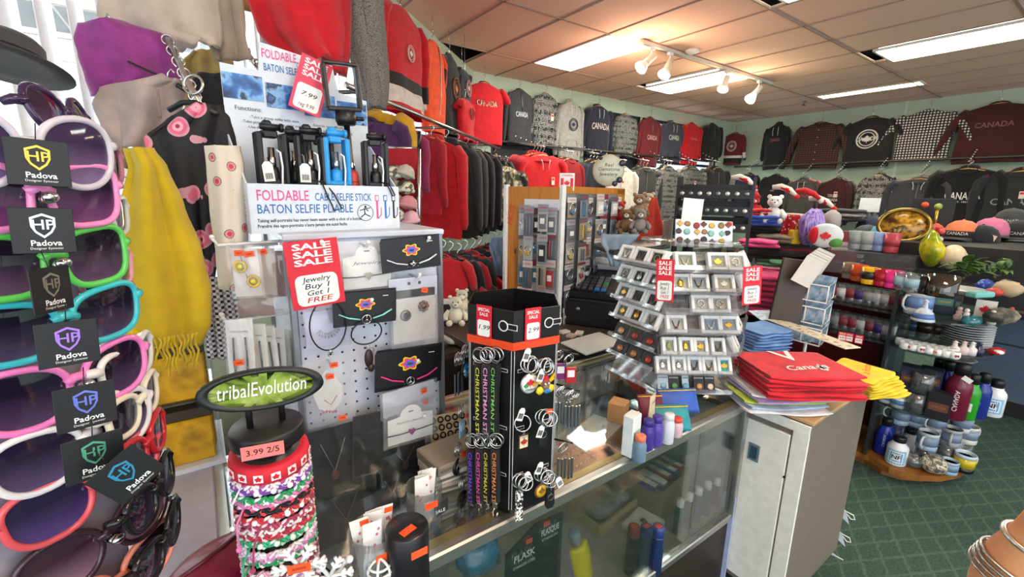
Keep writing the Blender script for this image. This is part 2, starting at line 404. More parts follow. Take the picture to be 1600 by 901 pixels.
# low half wall at the far side of the aisle
pw = Zp(1585, 652, 0)
PY1 = Xp(1500, 610, pw.x).y; PYc = PY1 - 3.0
m = MB(); m.box((pw.x + .12, PYc, .33), (.24, 6.0, .66), pla('#5c6b7e', .7)); m.box((pw.x + .12, PYc, .05), (.26, 6.02, .10), pla('#241f1c', .6))
m.box((pw.x + .12, PYc, .475), (.245, 6.01, .012), pla('#2c333c', .6)); m.box((pw.x + .12, PYc, .68), (.30, 6.04, .04), pla('#3a2b22', .5)); struct(m, 'partition_wall')
# daylight through the windows of the slanted wall
def winlight(p, n, w_, h_, pw_): 
    o = area('window_daylight', p, (0, 0, 0), w_, h_, pw_, (.92, .97, 1)); o.matrix_world = fr(p, Vector((0, 0, 1)).cross(Vector(n)), (0, 0, 1)) @ RY(PI)
    return o
for (s0, s1, z0, z1) in winC:
    p = aC + DC * ((s0 + s1) / 2) - NC * .3; winlight((p.x, p.y, (z0 + z1) / 2), NC, s1 - s0, z1 - z0, 70)
for (s0, s1, z0, z1) in winA: winlight((CORN.x + (s0 + s1) / 2, WA + .3, (z0 + z1) / 2), (0, -1, 0), s1 - s0, z1 - z0, 25)
# ceiling light fixtures
for i, (cx, cy, sx, sy) in enumerate(FIX):
    lab = ['recessed fluorescent panel beside the spotlight track, closest to the window wall', 'recessed fluorescent panel at the photo\'s top right corner', 'narrow half width fluorescent panel near the right wall',
           'recessed fluorescent panel behind the spotlight track', 'recessed fluorescent panel overhead, its corner at the top edge', 'fluorescent panel over the display counter', 'fluorescent panel over the aisle'][i]
    t_ = thing('ceiling_light', lab, 'ceiling light', TR((cx, cy, CEIL)), 'fluorescent ceiling panels')
    d = MB(); d.box((0, 0, .004), (sx - .03, sy - .03, .008), glow('#eefcf2', PANEL)); d.put('diffuser', t_)
    f = MB()
    for x in (-1, 1): f.box((x * (sx / 2 - .009), 0, .0), (.02, sy, .022), WHITEP)
    for y in (-1, 1): f.box((0, y * (sy / 2 - .009), .0), (sx, .02, .022), WHITEP)
    f.box((0, 0, .06), (sx - .04, sy - .04, .06), WHITEP); f.put('frame', t_)
# track with spotlights
A = Zp(1003, 64, CEIL - .02); B = Zp(1198, 131, CEIL - .02); B.y = A.y
m = MB(); m.box(((A.x + B.x) / 2, A.y, CEIL - .025), (B.x - A.x, .035, .03), pla('#d8d2c2', .4))
m.put('spotlight_track', label='long white ceiling track carrying the four spotlights', cat='light track')
def spot(px, py, bx, by, lab, k):
    top = Vector((Zp(px, py, CEIL - .04).x, A.y, CEIL - .04)); d = dep(top)
    tip = D(bx, by, d); t_ = thing('spotlight', lab, 'spotlight', TR(top), 'track spotlights')
    v = tip - top; dr = Vector((v.x, v.y, v.z)).normalized(); mid = Vector((0, 0, -.13))
    s = MB(); s.rod((0, 0, 0), mid, .008, WHITEP); s.box((0, 0, -.01), (.06, .03, .03), WHITEP); s.put('bracket', t_)
    ax = (v - mid * .75).normalized(); M = mid * .75
    q = ax.to_track_quat('Z', 'X').to_matrix().to_4x4(); T = TR(M) @ q
    h = MB(); L = (v - M).length
    h.lathe([(.022, -.05), (.03, -.045), (.033, L * .45), (.036, L * .5)], WHITEP if k else pla('#cfcab8', .35), 14, T); h.put('lamp_holder', t_)
    b = MB(); b.lathe([(.028, L * .48), (.036, L * .55), (.058, L * .85), (.063, L * .97), (.05, L * 1.0), (0, L * 1.02)], glow('#fff3cf', 3.0) if k == 1 else pla('#e9e6d8', .15), 18, T); b.put('bulb', t_)
    if True:
        l = bpy.data.lights.new('spot_bulb', 'POINT'); l.energy = (14, 12, 6)[k]; l.color = (1, .66, .44) if k == 0 else (1, .82, .5); l.shadow_soft_size = .05
        o = bpy.data.objects.new('spot_bulb', l); COL.objects.link(o); o.location = top + v + dr * .06
spot(1022, 72, 1000, 107, 'white track spotlight aimed sideways at the track start', 0)
spot(1048, 82, 1037, 118, 'white track spotlight second along the track, beside the sideways one', 0)
spot(1128, 112, 1129, 140, 'track spotlight hanging straight down, third along the track', 2)
spot(1188, 126, 1171, 156, 'lit track spotlight at the far end of the track', 1)
p = Zp(1082, 78, CEIL)
m = MB(); m.lathe([(.065, 0), (.065, -.015), (.05, -.03), (.02, -.036), (0, -.036)], WHITEP, 20); m.put('smoke_detector', M=TR(p), label='round white smoke detector on the ceiling by the track', cat='smoke detector')
p = Zp(1257, 158, CEIL)
m = MB(); m.lathe([(.03, 0), (.03, -.01), (.01, -.015), (.01, -.05), (.03, -.055), (.03, -.06), (0, -.06)], STEEL, 12); m.put('sprinkler', M=TR(p), label='small metal fire sprinkler on the ceiling near the right wall', cat='sprinkler')
# ------------------------------------------------------------------ counters and the display counter
CT = .74
def proj(p):
    v = Vector(p) - CAM; d = v.dot(FW); return (800 + F * v.dot(RT) / d, 450.5 - F * v.dot(UP) / d, d)
def child(o, par, Mw, **kw):                        # keep a world matrix while parenting
    o.parent = par; o.matrix_basis = par.matrix_basis.inverted() @ Mw; tag(o, **kw); return o
SX0, SX1, SY0, SY1 = -.02, 1.43, .655, 1.22
ALU = pla('#b9b9b4', .3, .9); ALUG = pla('#cdbf8f', .3, .8)
t = thing('display_counter', 'long glass display counter with aluminium rails, packed with souvenirs', 'display counter', TR((0, 0, 0)))
m = MB(); m.box(((SX0 + SX1) / 2, (SY0 + SY1) / 2, .14), (SX1 - SX0, SY1 - SY0, .28), pla('#2a211b', .5)); m.put('base_cabinet', t)
m = MB()
for y in (SY0, SY1):
    m.box(((SX0 + SX1) / 2, y, CT - .016), (SX1 - SX0 + .02, .024, .032), ALU, bev=.004)
    m.box(((SX0 + SX1) / 2, y + (.021 if y == SY0 else -.021), CT - .004), (SX1 - SX0, .02, .006), ALUG)
    m.box(((SX0 + SX1) / 2, y, .30), (SX1 - SX0, .022, .024), ALU, bev=.003)
for x in (SX0, SX1):
    m.box((x, (SY0 + SY1) / 2, CT - .016), (.024, SY1 - SY0, .032), ALU, bev=.004); m.box((x, (SY0 + SY1) / 2, .30), (.022, SY1 - SY0, .024), ALU)
    for y in (SY0, SY1): m.box((x, y, .515), (.026, .026, .43), ALU, bev=.003)
m.put('frame', t)
m = MB(); m.box(((SX0 + SX1) / 2, (SY0 + SY1) / 2, CT - .003), (SX1 - SX0 - .02, SY1 - SY0 - .02, .006), GLASS); m.put('glass_top', t)
m = MB(); m.box(((SX0 + SX1) / 2, SY0, .513), (SX1 - SX0 - .03, .005, .40), GLASS); m.put('glass_front', t)
m = MB(); m.box((SX1, (SY0 + SY1) / 2, .513), (.005, SY1 - SY0 - .03, .40), GLASS); m.put('glass_side', t)
m = MB(); m.box(((SX0 + SX1) / 2, (SY0 + SY1) / 2, .285), (SX1 - SX0 - .03, SY1 - SY0 - .03, .008), pla('#b0aca4', .6)); m.put('deck', t)
m = MB(); m.box(((SX0 + SX1) / 2, SY1 - .018, .50), (SX1 - SX0 - .04, .006, .40), pla('#b5b2aa', .6)); m.put('back_panel', t)
SHZ = .575
m = MB(); m.box(((SX0 + SX1) / 2, SY0 + .40, SHZ), (SX1 - SX0 - .03, .28, .006), GLASS); m.put('glass_shelf', t)
# plain counter on the left that carries the racks
m = MB(); m.box((-.36, .98, CT - .02), (.66, 1.0, .04), pla('#a9a4b2', .35), bev=.004)
m.box((-.36, .98, (CT - .04) / 2), (.62, .96, CT - .04), pla('#8f8b98', .5)); m.put('side_counter', label='plain grey counter under the sunglasses rack and clear display case', cat='counter')

# ------------------------------------------------------------------ sunglasses rack
def lens_mat(top, bot):
    def f(t, b):
        v = coords(t); s = N(t, 'ShaderNodeSeparateXYZ'); t.links.new(v, s.inputs[0])
        mr = N(t, 'ShaderNodeMapRange'); mr.inputs['From Min'].default_value = -.028; mr.inputs['From Max'].default_value = .024; t.links.new(s.outputs['Z'], mr.inputs['Value'])
        t.links.new(ramp(t, mr.outputs[0], [(0, bot), (.75, top)]), b.inputs['Base Color']); b.inputs['Coat Weight'].default_value = .4
    return patt('lens_' + top[1:] + bot[1:], f, .06)
def lens_pt(cx, a, k, W, Hh, shape):
    c, s_ = math.cos(a), math.sin(a); e = 2 / shape
    x = abs(c) ** e * (1 if c > 0 else -1) * W * k; z = abs(s_) ** e * (1 if s_ > 0 else -1) * Hh * k
    sg = 1 if cx > 0 else -1
    x = x * (1 + .10 * z / Hh); z = z + sg * x * .13 * (1 if z > 0 else .4)          # flared outer corner
    X = cx + x; return (X, 1.5 * X * X, z)
def sunglasses(label, M, frame, lens, W=.033, Hh=.027, shape=2.7, rim=.0039, tag_at=None, tagc=None, temples=True, taglab=None, flare=True):
    t = thing('sunglasses', label, 'sunglasses', M, 'sunglasses on the rack')
    f = MB(); fm = pla(frame, .18, 0, .03); lm = lens_mat(*lens); cx = W + .008; n = 36
    for sg in (-1, 1):
        f.tube([lens_pt(sg * cx, 2 * PI * i / n, 1, W, Hh, shape) for i in range(n)], rim, fm, 8, True)
        f.tube([(sg * (cx + W * .98), 1.5 * (cx + W) ** 2, .012), (sg * (cx + W + .009), 1.5 * (cx + W) ** 2 + .006, .013), (sg * (cx + W + .010), 1.5 * (cx + W) ** 2 + .016, .012)], [rim * 1.6, rim * 1.5, rim * 1.1], fm, 8)
        L = MB(); vs = [lens_pt(sg * cx, 0, 0, W, Hh, shape)]; K = 4
        vs[0] = (vs[0][0], vs[0][1] - .002, vs[0][2])
        for k in range(1, K + 1):
            for i in range(n):
                p = lens_pt(sg * cx, 2 * PI * i / n, k / K, W, Hh, shape); vs.append((p[0], p[1] - .002 * (1 - (k / K) ** 2), p[2]))
        fs = [(0, 1 + i, 1 + (i + 1) % n) for i in range(n)]
        for k in range(K - 1):
            for i in range(n):
                a = 1 + k * n; j = (i + 1) % n; fs.append((a + i, a + n + i, a + n + j, a + j))
        L.add(vs, fs, lm, True); L.put('lens', t)
        if temples:
            tp = MB(); x = sg * (cx + W + .010); y0 = 1.5 * (cx + W) ** 2 + .014
            tp.tube([(x, y0, .012), (x, y0 + .012, .011), (x * .99, y0 + .045, .009), (x * .97, y0 + .085, .006), (x * .96, y0 + .11, -.004), (x * .95, y0 + .125, -.022)], [.008, .0085, .006, .005, .0055, .004], fm, 6, flat=.35); tp.put('temple', t)
    f.tube([(-.011, 0, .004), (-.004, -.0015, .008), (.004, -.0015, .008), (.011, 0, .004)], rim * 1.35, fm, 8)
    f.put('frame', t)
    if tag_at is not None:
        g = MB(); w_, h_ = .0225, .0225
        g.box((0, 0, 0), (2 * w_, .0012, 2 * h_), pla('#16171a', .45), bev=.0005)
        sh = [(-.009, .013), (-.0045, .015), (0, .017), (.0045, .015), (.009, .013), (.0088, .004), (.006, -.002), (0, -.0075), (-.006, -.002), (-.0088, .004)]
        g.prism(sh, -.0011, -.0006, pla(tagc, .25, .6))
        g.prism([(x * .8, z * .8 + .0011) for x, z in sh], -.0014, -.0011, pla('#16171a', .45))
        g.front('HP', 0, .0055, -.0016, .0135, pla(tagc, .25, .6), .012)
        g.front('Padova', .001, -.0125, -.0011, .0078, WHITEP, .02); g.front('Designer Eyewear', .001, -.0176, -.0011, .0032, WHITEP)
        g.rod((0, 0, h_), (.002, .006, h_ + .016), .0005, BLACKP, 4)
        o = g.put('hang_tag'); child(o, t, tag_at, label=taglab)
    return t
RTH = math.radians(44)
P0 = D(120, 590, .50)
def row_z(px, py):
    r = ray(px, py); k = (P0.x ** 2 + P0.y ** 2) ** .5 / (r.x ** 2 + r.y ** 2) ** .5; return CAMZ + k * r.z
ROWS = [((20, 232), '#cfc8d4', ('#3a2a4c', '#7b6592'), 'pale grey framed sunglasses with gold shield tag, top of the rack', '#e6c048', (60, 254), .034, 2.2),
        ((58, 306), '#f08fc8', ('#20162c', '#6e3a70'), 'pink and lilac framed sunglasses with silver shield tag', '#dfe3e8', (68, 360), .030, 3.2),
        ((84, 408), '#5fc95a', ('#1d1524', '#5a4560'), 'bright green framed sunglasses', '#b9b2a0', (81, 452), .029, 3.2),
        ((108, 503), '#3fbcc8', ('#1b1626', '#4c405c'), 'turquoise framed sunglasses with violet shield tag', '#a779d8', (107, 536), .028, 3.0),
        ((132, 596), '#ef7fc4', ('#1d1428', '#4f3a5c'), 'rose pink framed sunglasses with blue shield tag', '#7f8ff0', (135, 634), .030, 2.5),
        ((152, 682), '#eae6ea', ('#251a33', '#5c4a72'), 'white framed sunglasses with green shield tag', '#6fd0a8', (148, 713), .030, 2.4),
        ((172, 752), '#d9565e', ('#241a3a', '#55407a'), 'coral red framed sunglasses with tilted blue shield tag', '#4fb4e8', (199, 741), .030, 2.5),
        ((184, 832), '#3a2530', ('#3a2230', '#8c6a7c'), 'brown tortoise framed sunglasses with mauve lenses', None, None, .031, 2.3),
        ((196, 905), '#e98f78', ('#2a1c26', '#5c4450'), 'salmon orange framed sunglasses at the bottom of the rack', None, None, .030, 2.7)]
random.seed(3)
for k, (bp, fc, lc, lab, tc, tp, Hh, shp) in enumerate(ROWS):
    z = row_z(*bp); M = at((P0.x, P0.y, z), RTH + random.uniform(-.04, .04), random.uniform(-.06, 0))
    TM = None
    if tp: TM = at(D(tp[0], tp[1], .44), math.radians(18 if k != 2 else 62), 0, math.radians(3) if k != 6 else math.radians(-32))
    sunglasses(lab, M, fc, lc, .0375, Hh * 1.08, shp, tag_at=TM, tagc=tc, taglab='black tag with shield emblem' if tp else None)
SIDE = [((186, 250), '#b9748a', 'rose framed sunglasses turned edge on beside the lilac row'), ((196, 335), '#cfd2c6', 'grey white framed sunglasses turned edge on beside the mustard scarf'), ((202, 420), '#e5a2b4', 'pale pink framed sunglasses turned edge on'),
        ((212, 478), '#b5161e', 'deep red framed sunglasses turned edge on'), ((236, 560), '#e6e4e2', 'white framed sunglasses turned edge on next to scarf fringe'),
        ((246, 625), '#efe6cf', 'cream framed sunglasses turned edge on'), ((258, 690), '#c0222a', 'crimson framed sunglasses turned edge on below the cream pair'),
        ((272, 760), '#141416', 'black framed sunglasses turned edge on, upper of two black pairs'), ((284, 840), '#1a1416', 'black framed sunglasses turned edge on, lower of two black pairs'), ((250, 890), '#c11f30', 'bright red framed sunglasses at the lowest edge')]
for (px, py), fc, lab in SIDE:
    p = D(px - 26, py + 4, .585)
    sunglasses(lab, at(p, math.radians(74), random.uniform(-.05, .05)), fc, ('#17121c', '#43364c'), .029, .024, 2.6, temples=False)
sunglasses('dark purple oversized sunglasses propped at the top of the rack', at(D(112, 185, .56), math.radians(78), -.3), '#3a2248', ('#241430', '#5a3f78'), .032, .030, 2.3, temples=False)
t = thing('sunglasses_rack', 'grey upright rack full of coloured fashion sunglasses', 'display rack', at((P0.x, P0.y, CT), RTH))
m = MB(); PH_ = row_z(*ROWS[0][0]) - CT + .01; m.box((-.045, .035, PH_ / 2), (.17, .012, PH_), pla('#a9a2ad', .5), bev=.003); m.put('panel', t)
m = MB(); m.box((-.045, .12, .01), (.2, .24, .02), pla('#8f8a96', .5), bev=.004); m.rod((-.045, .10, .0), (-.045, .05, PH_ - .01), .012, STEEL, 8); m.put('stand', t)
for k, r in enumerate(ROWS):
    m = MB(); z = row_z(*r[0]) - CT; m.tube([(0, .036, z - .006), (0, .0, z - .004), (0, -.013, z - .001)], [.004, .004, .0062], CHROME, 8); m.ell((0, -.014, z - .001), (.008, .005, .006), CHROME, 10, 6); m.put('peg', t)

# ------------------------------------------------------------------ draped cloth
def drape(name, label, cat, rows, d, mat, amp=.01, freq=5, nu=28, nv=26, thick=.004, rz=None, group=None, ph=0.0, parent=None, M=None, tilt=0.0, bulge=.0, put=True):
    """cloth hanging in an upright plane through the middle row; rows are (height px, left px, right px)"""
    mid = rows[len(rows) // 2]; c = D((mid[1] + mid[2]) / 2, mid[0], d)
    a = RTH if False else (rz if rz is not None else math.atan2(-(CAM - c).x, (CAM - c).y) + PI)
    n = Vector((math.sin(a), -math.cos(a), 0)); k = c.dot(n); T = at(c, a); Ti = T.inverted()
    def P(u, v):
        f = v * (len(rows) - 1); i = min(int(f), len(rows) - 2); g = f - i; g2 = g * g * (3 - 2 * g) * .5 + g * .5
        r0, r1 = rows[i], rows[i + 1]; y = r0[0] + (r1[0] - r0[0]) * g; l = r0[1] + (r1[1] - r0[1]) * g2; r = r0[2] + (r1[2] - r0[2]) * g2
        sl = (r0[3] if len(r0) > 3 else 0) * (1 - g) + (r1[3] if len(r1) > 3 else 0) * g
        p = Ti @ PL(l + (r - l) * u, y + sl * (u - .5), n, k)
        w_ = math.sin(u * freq * PI * 2 / 2 + ph + 1.2 * math.sin(v * 3 + ph)) * .6 + noise.noise((u * freq * .8 + ph, v * 2.5, ph)) * .9
        p.y += -amp * w_ * (.35 + .65 * v) - bulge * math.sin(PI * u) + tilt * (v - .5); return p
    mb = MB(); mb.grid(P, nu, nv, mat, None, thick)
    if not put: return mb, T
    if parent is not None:
        o = mb.put(name); child(o, parent, T); return o
    return mb.put(name, None, T, label, cat, group)
SC_MUST = fab('#c3a514', .95, .12)
o = drape('scarf', 'mustard yellow wool scarf with fringed ends hanging beside the sunglasses rack', 'scarf', [(232, 198, 236), (262, 205, 258), (320, 190, 284), (390, 170, 312), (450, 165, 326), (500, 170, 326), (535, 200, 312)], .80, SC_MUST, .02, 4.5, 34, 34, .005, ph=.6, bulge=.03)
fr_ = MB(); random.seed(5)
Ti = o.matrix_basis.inverted()
for i in range(16):
    x = 212 + i * 6.2; y0 = 532 - i * .8; d = .775; pts = []
    L = random.uniform(38, 62)
    for k in range(7): pts.append(Ti @ D(x + math.sin(k * 1.7 + i) * 3 + k * .9, y0 + L * k / 6, d - .006 * math.sin(k + i)))
    fr_.tube(pts, [.0024, .002, .0024, .0019, .0023, .0019, .0026], SC_MUST, 5)
c_ = fr_.put('fringe', o)
m = MB(); m.box((0, 0, 0), (.034, .001, .03), PAPER, bev=.0004); m.front('H', 0, 0, -.0007, .016, INK); child(m.put('paper_tag'), o, at(D(196, 277, .77), -.2, 0, .4))
m = MB(); m.box((0, 0, 0), (.028, .001, .026), pla('#8d8f92', .6)); [m.box((0, -.0008, z * .004), (.02, .0006, .0012), INK) for z in range(-2, 3)]; child(m.put('care_label'), o, at(D(215, 335, .772), .2, 0, .5))
m = MB(); m.tube([D(197, 236, .83), D(188, 262, .81), D(176, 285, .80)], [.012, .011, .010], fab('#7a6a4e'), 8)
m.put('rope_tassel', label='thick twisted brown rope hanging by the top of the mustard scarf', cat='rope')
FLOR_B = patt('floral_black', p_vor([(0, '#8f2a4a'), (.10, '#e9a0ae'), (.2, '#d8627f'), (.32, '#c98a9a'), (.40, '#141114'), (.9, '#141114')], 19), .7)
FLOR_C = patt('floral_cream', p_vor([(0, '#c9425f'), (.13, '#e58a96'), (.20, '#6d7a4c'), (.25, '#d9cdbd'), (1, '#e6dccd')], 26), .7)
ZIG = patt('zigzag_knit', p_plaid('#1c1a1e', '#cfc8cc', '#8a8088', 26), .8)
drape('floral_scarf', 'black scarf printed with pink roses hanging on a chrome hanger', 'scarf', [(165, 300, 345), (185, 262, 362), (215, 225, 366), (262, 238, 366), (330, 270, 345), (400, 292, 340), (450, 305, 335)], .95, FLOR_B, .02, 6, 30, 30, .006, ph=2.1, bulge=.02)
drape('floral_scarf', 'cream scarf printed with pink rosebuds hanging beside the selfie stick box', 'scarf', [(228, 322, 372), (260, 325, 378), (330, 330, 384), (400, 340, 384), (450, 345, 382)], .90, FLOR_C, .012, 4, 20, 24, .005, ph=4.0, bulge=.02)
drape('scarf', 'black and white zigzag knit scarf under the rose scarves', 'scarf', [(432, 318, 372), (470, 322, 372), (560, 328, 370)], .96, ZIG, .015, 5, 20, 14, .006, ph=1)
for lab, col, rows, d, ph in (('plum purple suede jacket hanging high above the rose scarves', '#8a2a7c', [(40, 128, 196), (62, 120, 262), (90, 128, 276), (120, 138, 280), (150, 148, 215)], 1.05, 1.0),
                              ('taupe leather jacket hanging below the plum jacket', '#a08f88', [(126, 242, 282), (142, 160, 284), (165, 150, 282), (200, 165, 262), (232, 190, 222)], 1.0, 2.4)):
    o = drape('jacket', lab, 'jacket', rows, d, fab(col, .7, .2), .022, 4, 26, 20, .008, ph=ph, bulge=.05, group='jackets on the near rail')
    z_ = MB(); Ti = o.matrix_basis.inverted()
    if ph == 1.0: z_.tube([Ti @ D(200 + k * 11, 96 + k * 5, d - .062 + .004 * k) for k in range(7)], .003, BLACKP, 6)
    else: z_.tube([Ti @ D(246 + k * 1, 138 + k * 9, d - .05) for k in range(6)], .003, fab('#7f6f68'), 6)
    z_.put('zipper', o)
    h = MB(); pp = rows[0]; h.tube([Ti @ D((pp[1] + pp[2]) / 2 + a, pp[0] + b, d + .01) for a, b in ((-34, 16), (-8, 2), (8, 2), (34, 18))], .006, BLACKP, 6)
    h.tube([Ti @ D((pp[1] + pp[2]) / 2 + a, pp[0] + b, d + .01) for a, b in ((0, 2), (0, -12), (6, -18), (10, -12))], .002, CHROME, 6); h.put('hanger', o)
drape('poncho', 'cream fringed poncho hanging from the ceiling at the photo\'s top left', 'poncho', [(-60, 180, 320), (-20, 165, 335), (30, 160, 342), (62, 200, 342), (76, 285, 338)], 1.15, fab('#b8a898', .95, .1), .02, 5, 30, 18, .012, ph=.3, bulge=.06)
drape('shawl', 'taupe woven shawl hanging behind the fringed poncho', 'shawl', [(-60, 318, 372), (0, 325, 376), (60, 322, 384), (95, 335, 392)], 1.25, fab('#94816f', .95, .14), .02, 4, 20, 14, .01, ph=3)
m = MB(); m.lathe([(0, .055), (.05, .053), (.062, .04), (.068, 0), (.072, -.002), (.115, -.012), (.117, -.016), (.07, -.01), (.0, -.01)], fab('#3a383b'), 28, None, 1.0, .85)
m.lathe([(.0685, .012), (.069, .0), (.0685, .0)], pla('#1b1a1c'), 28, None, 1.0, .85); m.put('hat', None, at(D(8, 90, .80), .2, math.radians(-14), math.radians(12)) @ Matrix.Scale(.8, 4), 'charcoal felt brimmed hat above the sunglasses rack', 'hat')
# near rail carrying hangers
m = MB(); a, b = D(262, 62, 1.05), D(318, 178, .98); m.tube([a, a + (b - a) * .5, b], .008, CHROME, 8)
for k in range(7): m.ring(a + (b - a) * (k / 6.5), .012, .002, CHROME, (1, 0, 0), (0, .3, 1), 12, 5)
m.put('rail_arm', label='chrome sloping rail arm with beads above the rose scarf', cat='rail arm')
m = MB(); a, b = D(352, 38, 1.5), D(408, 112, 1.3); m.tube([a, b], .008, CHROME, 8)
for k in range(5): m.ell(a + (b - a) * (k / 4.5) + Vector((0, 0, .01)), .010, CHROME, 8, 6)
m.put('rail_arm', label='chrome sloping rail arm above the selfie stick box', cat='rail arm')
drape('blouse', 'sheer pale gold blouse hanging behind the selfie stick box', 'blouse', [(78, 302, 345), (95, 285, 365), (130, 285, 368), (170, 290, 366)], 1.4, fab('#b39b5c', .8, .25), .02, 5, 18, 12, .006, ph=1.4)
drape('dress', 'black dress hanging behind the rose scarf and box', 'dress', [(115, 305, 350), (140, 290, 372), (200, 310, 380), (260, 330, 385)], 1.25, fab('#17161a'), .02, 4, 18, 12, .01, ph=2.2)
# chrome ring hanger of the rose scarf
m = MB(); c = D(302, 132, .93); m.ring(c, .020, .0028, CHROME, RT, UP, 20, 6); m.tube([c + Vector((0, 0, -.018)), D(300, 158, .93)], .002, CHROME, 6)
m.tube([D(264, 172, .93), D(285, 160, .93), D(305, 160, .93), D(340, 178, .93)], .006, BLACKP, 8); m.put('scarf_hanger', label='chrome ring hanger holding the black rose scarf', cat='hanger')
# ------------------------------------------------------------------ clear case with amber boxes
pc = Zp(300, 735, CT); Xc, Yc = pc.x, pc.y
t = thing('acrylic_case', 'clear acrylic display case standing beside the sunglasses rack', 'display case', at((Xc - .02, Yc + .11, CT)))
for nm, c, d_ in (('side_panel', (.085, 0, .17), (.005, .22, .34)), ('side_panel', (-.085, 0, .17), (.005, .22, .34)), ('back_panel', (0, .11, .17), (.17, .005, .34)), ('top_panel', (0, 0, .34), (.175, .225, .005)), ('shelf', (0, 0, .17), (.165, .21, .004)), ('base', (0, 0, .006), (.18, .23, .012))):
    m = MB(); m.box(c, d_, ACRYL if nm != 'base' else pla('#d8d8dc', .3)); m.put(nm, t)
AMB = patt('amber_box', p_noise([(.3, '#a87710'), (.55, '#d9a51c'), (.75, '#8a5f10')], 14, 3, 'LINEAR'), .25)
for z, lab in ((.012, 'amber yellow watch box on the floor of the clear case'), (.172, 'amber yellow watch box on the upper shelf of the clear case')):
    b = thing('gift_box', lab, 'box', at((Xc - .02, Yc + .10, CT + z)), 'amber boxes in the clear case')
    m = MB(); m.box((0, 0, .055), (.145, .17, .11), AMB, bev=.004); m.put('box_body', b)
    m = MB(); m.box((0, 0, .125), (.15, .175, .024), pla('#3a2f22', .4), bev=.003); m.put('box_lid', b)
    m = MB()
    for k in range(7): m.tube([(.073, -.06, .02 + k * .012), (.075, -.03, .024 + k * .012), (.073, 0, .02 + k * .012)], .0016, GOLD, 5)
    m.put('gold_spring', b)
# maroon bag at the lower edge
m = MB(); m.ell((0, 0, 0), (.085, .05, .032), pla('#7c1a34', .35), 20, 12, None, .12, 4)
m.tube([(-.06, 0, .022), (-.02, -.01, .034), (.04, 0, .03)], .004, pla('#5c1024', .4), 6); m.put('pouch', None, at(Zp(345, 905, CT) + Vector((0, 0, .031)), .5), 'maroon patent pouch lying on the grey counter', 'pouch')

t = thing('wooden_shelf', 'bare pine shelf frame by the window behind the selfie stick box', 'shelf', TR((0, 0, 0))); PINE = pla('#b5814a', .6)
p0, p1 = D(470, 58, 2.0), D(562, 78, 2.0)
m = MB(); m.tube([p0, p1], .022, PINE, 4); m.put('beam', t); m = MB(); m.tube([p1, D(560, 135, 2.0)], .022, PINE, 4); m.put('post', t); m = MB(); m.tube([D(300, -12, 1.6), D(400, 12, 1.75)], .02, PINE, 4); m.put('beam', t)
# ------------------------------------------------------------------ selfie stick box
RZB = math.radians(4.7)
FL = D(395, 366, .885); BW, BD, BH = .317, .165, .100
CARD = pla('#d3dbe4', .4); BLUE = pla('#2a6fb0', .5); PINK = pla('#d8508c', .5); GREYT = pla('#55585c', .6)
t = thing('selfie_stick_box', 'white cardboard counter box of foldable selfie sticks with a tall printed header', 'display box', at(FL, RZB))
BP = FL + Matrix.Rotation(RZB, 3, 'Z') @ Vector((0, BD, 0))
def zat(px, py, P):
    r = ray(px, py); k = math.hypot(P.x, P.y) / math.hypot(r.x, r.y); return CAMZ + k * r.z
HB = zat(358, 99, BP) - FL.z
BLUEPIC = patt('printed_photo', p_noise([(.3, '#0d2a55'), (.45, '#2c6cb4'), (.55, '#7fb2e0'), (.62, '#10203c'), (.75, '#3b7fc4')], 26, 4, 'LINEAR'), .4)
m = MB(); m.box((BW / 2, 0, BH / 2), (BW, .003, BH), CARD)
y = -.0019
m.front('FOLDABLE', .062, .076, y, .030, PINK, .012, .098); m.front('CABLE SELFIE STICK', .186, .074, y, .023, BLUE, .012, .125)
m.front('BATON SELFIE PLIABLE', .108, .049, y, .026, BLUE, .012, .192)
m.front('Taking self-portraits has never been easier with a click of a button.', .118, .0265, y, .0095, INK, .02, .215)
m.front("Prendre des egos-portraits n'aura jamais ete aussi facile.", .100, .0155, y, .0095, INK, .02, .18)
m.ring((.233, y, .040), .0185, .0007, INK, n=26)
m.tube([(.222, y, .030), (.232, y, .037), (.244, y, .031)], .0012, INK, 5); m.tube([(.232, y, .037), (.231, y, .050), (.240, y, .044)], .0013, INK, 5); m.ell((.2335, y, .053), (.0028, .0012, .0028), INK, 8, 6)
m.tube([(.220, y, .045), (.231, y, .048), (.245, y, .051)], .0010, INK, 5)
for k, c in enumerate((PINK, BLUE, INK)):
    x = .262 + k * .0205
    m.box((x, y, .046), (.0042, .001, .040), c); m.box((x, y, .073), (.009, .001, .014), c); m.box((x, y - .0004, .073), (.006, .001, .010), CARD)
    m.tube([(x + .002, y, .026), (x + .009, y, .034), (x + .010, y, .052)], .0010, c, 5)
m.put('front_panel', t)
for x, nm in ((.0, 'side_panel'), (BW, 'side_panel')):
    m = MB(); T = TR((x, 0, 0)) @ RZ(PI / 2)
    m.prism([(0, 0), (BD, 0), (BD, HB * .60), (.012, BH), (0, BH)], -.0015, .0015, CARD, T)
    if x == 0:
        for k in range(6): m.box((-.0018, .035 + (k % 3) * .004, .075 - k * .008), (.0006, .028, .003), pla('#c9b7bb', .6))
    m.put(nm, t)
m = MB(); hz = HB
m.prism([(0, 0), (BW, 0), (BW, hz * .90), (BW * .78, hz * .93), (BW * .74, hz * 1.10), (BW * .25, hz * 1.16), (BW * .23, hz * .99), (0, hz)], BD - .002, BD + .002, CARD)
y = BD - .003
m.front('FOLDABLE', BW * .37, hz * 1.095, y, .026, PINK, .012, .072); m.front('CABLE SELFIE STICK', BW * .60, hz * 1.06, y, .017, BLUE, .012, .075); m.front('BATON SELFIE PLIABLE', BW * .46, hz * 1.015, y, .022, BLUE, .012, .125)
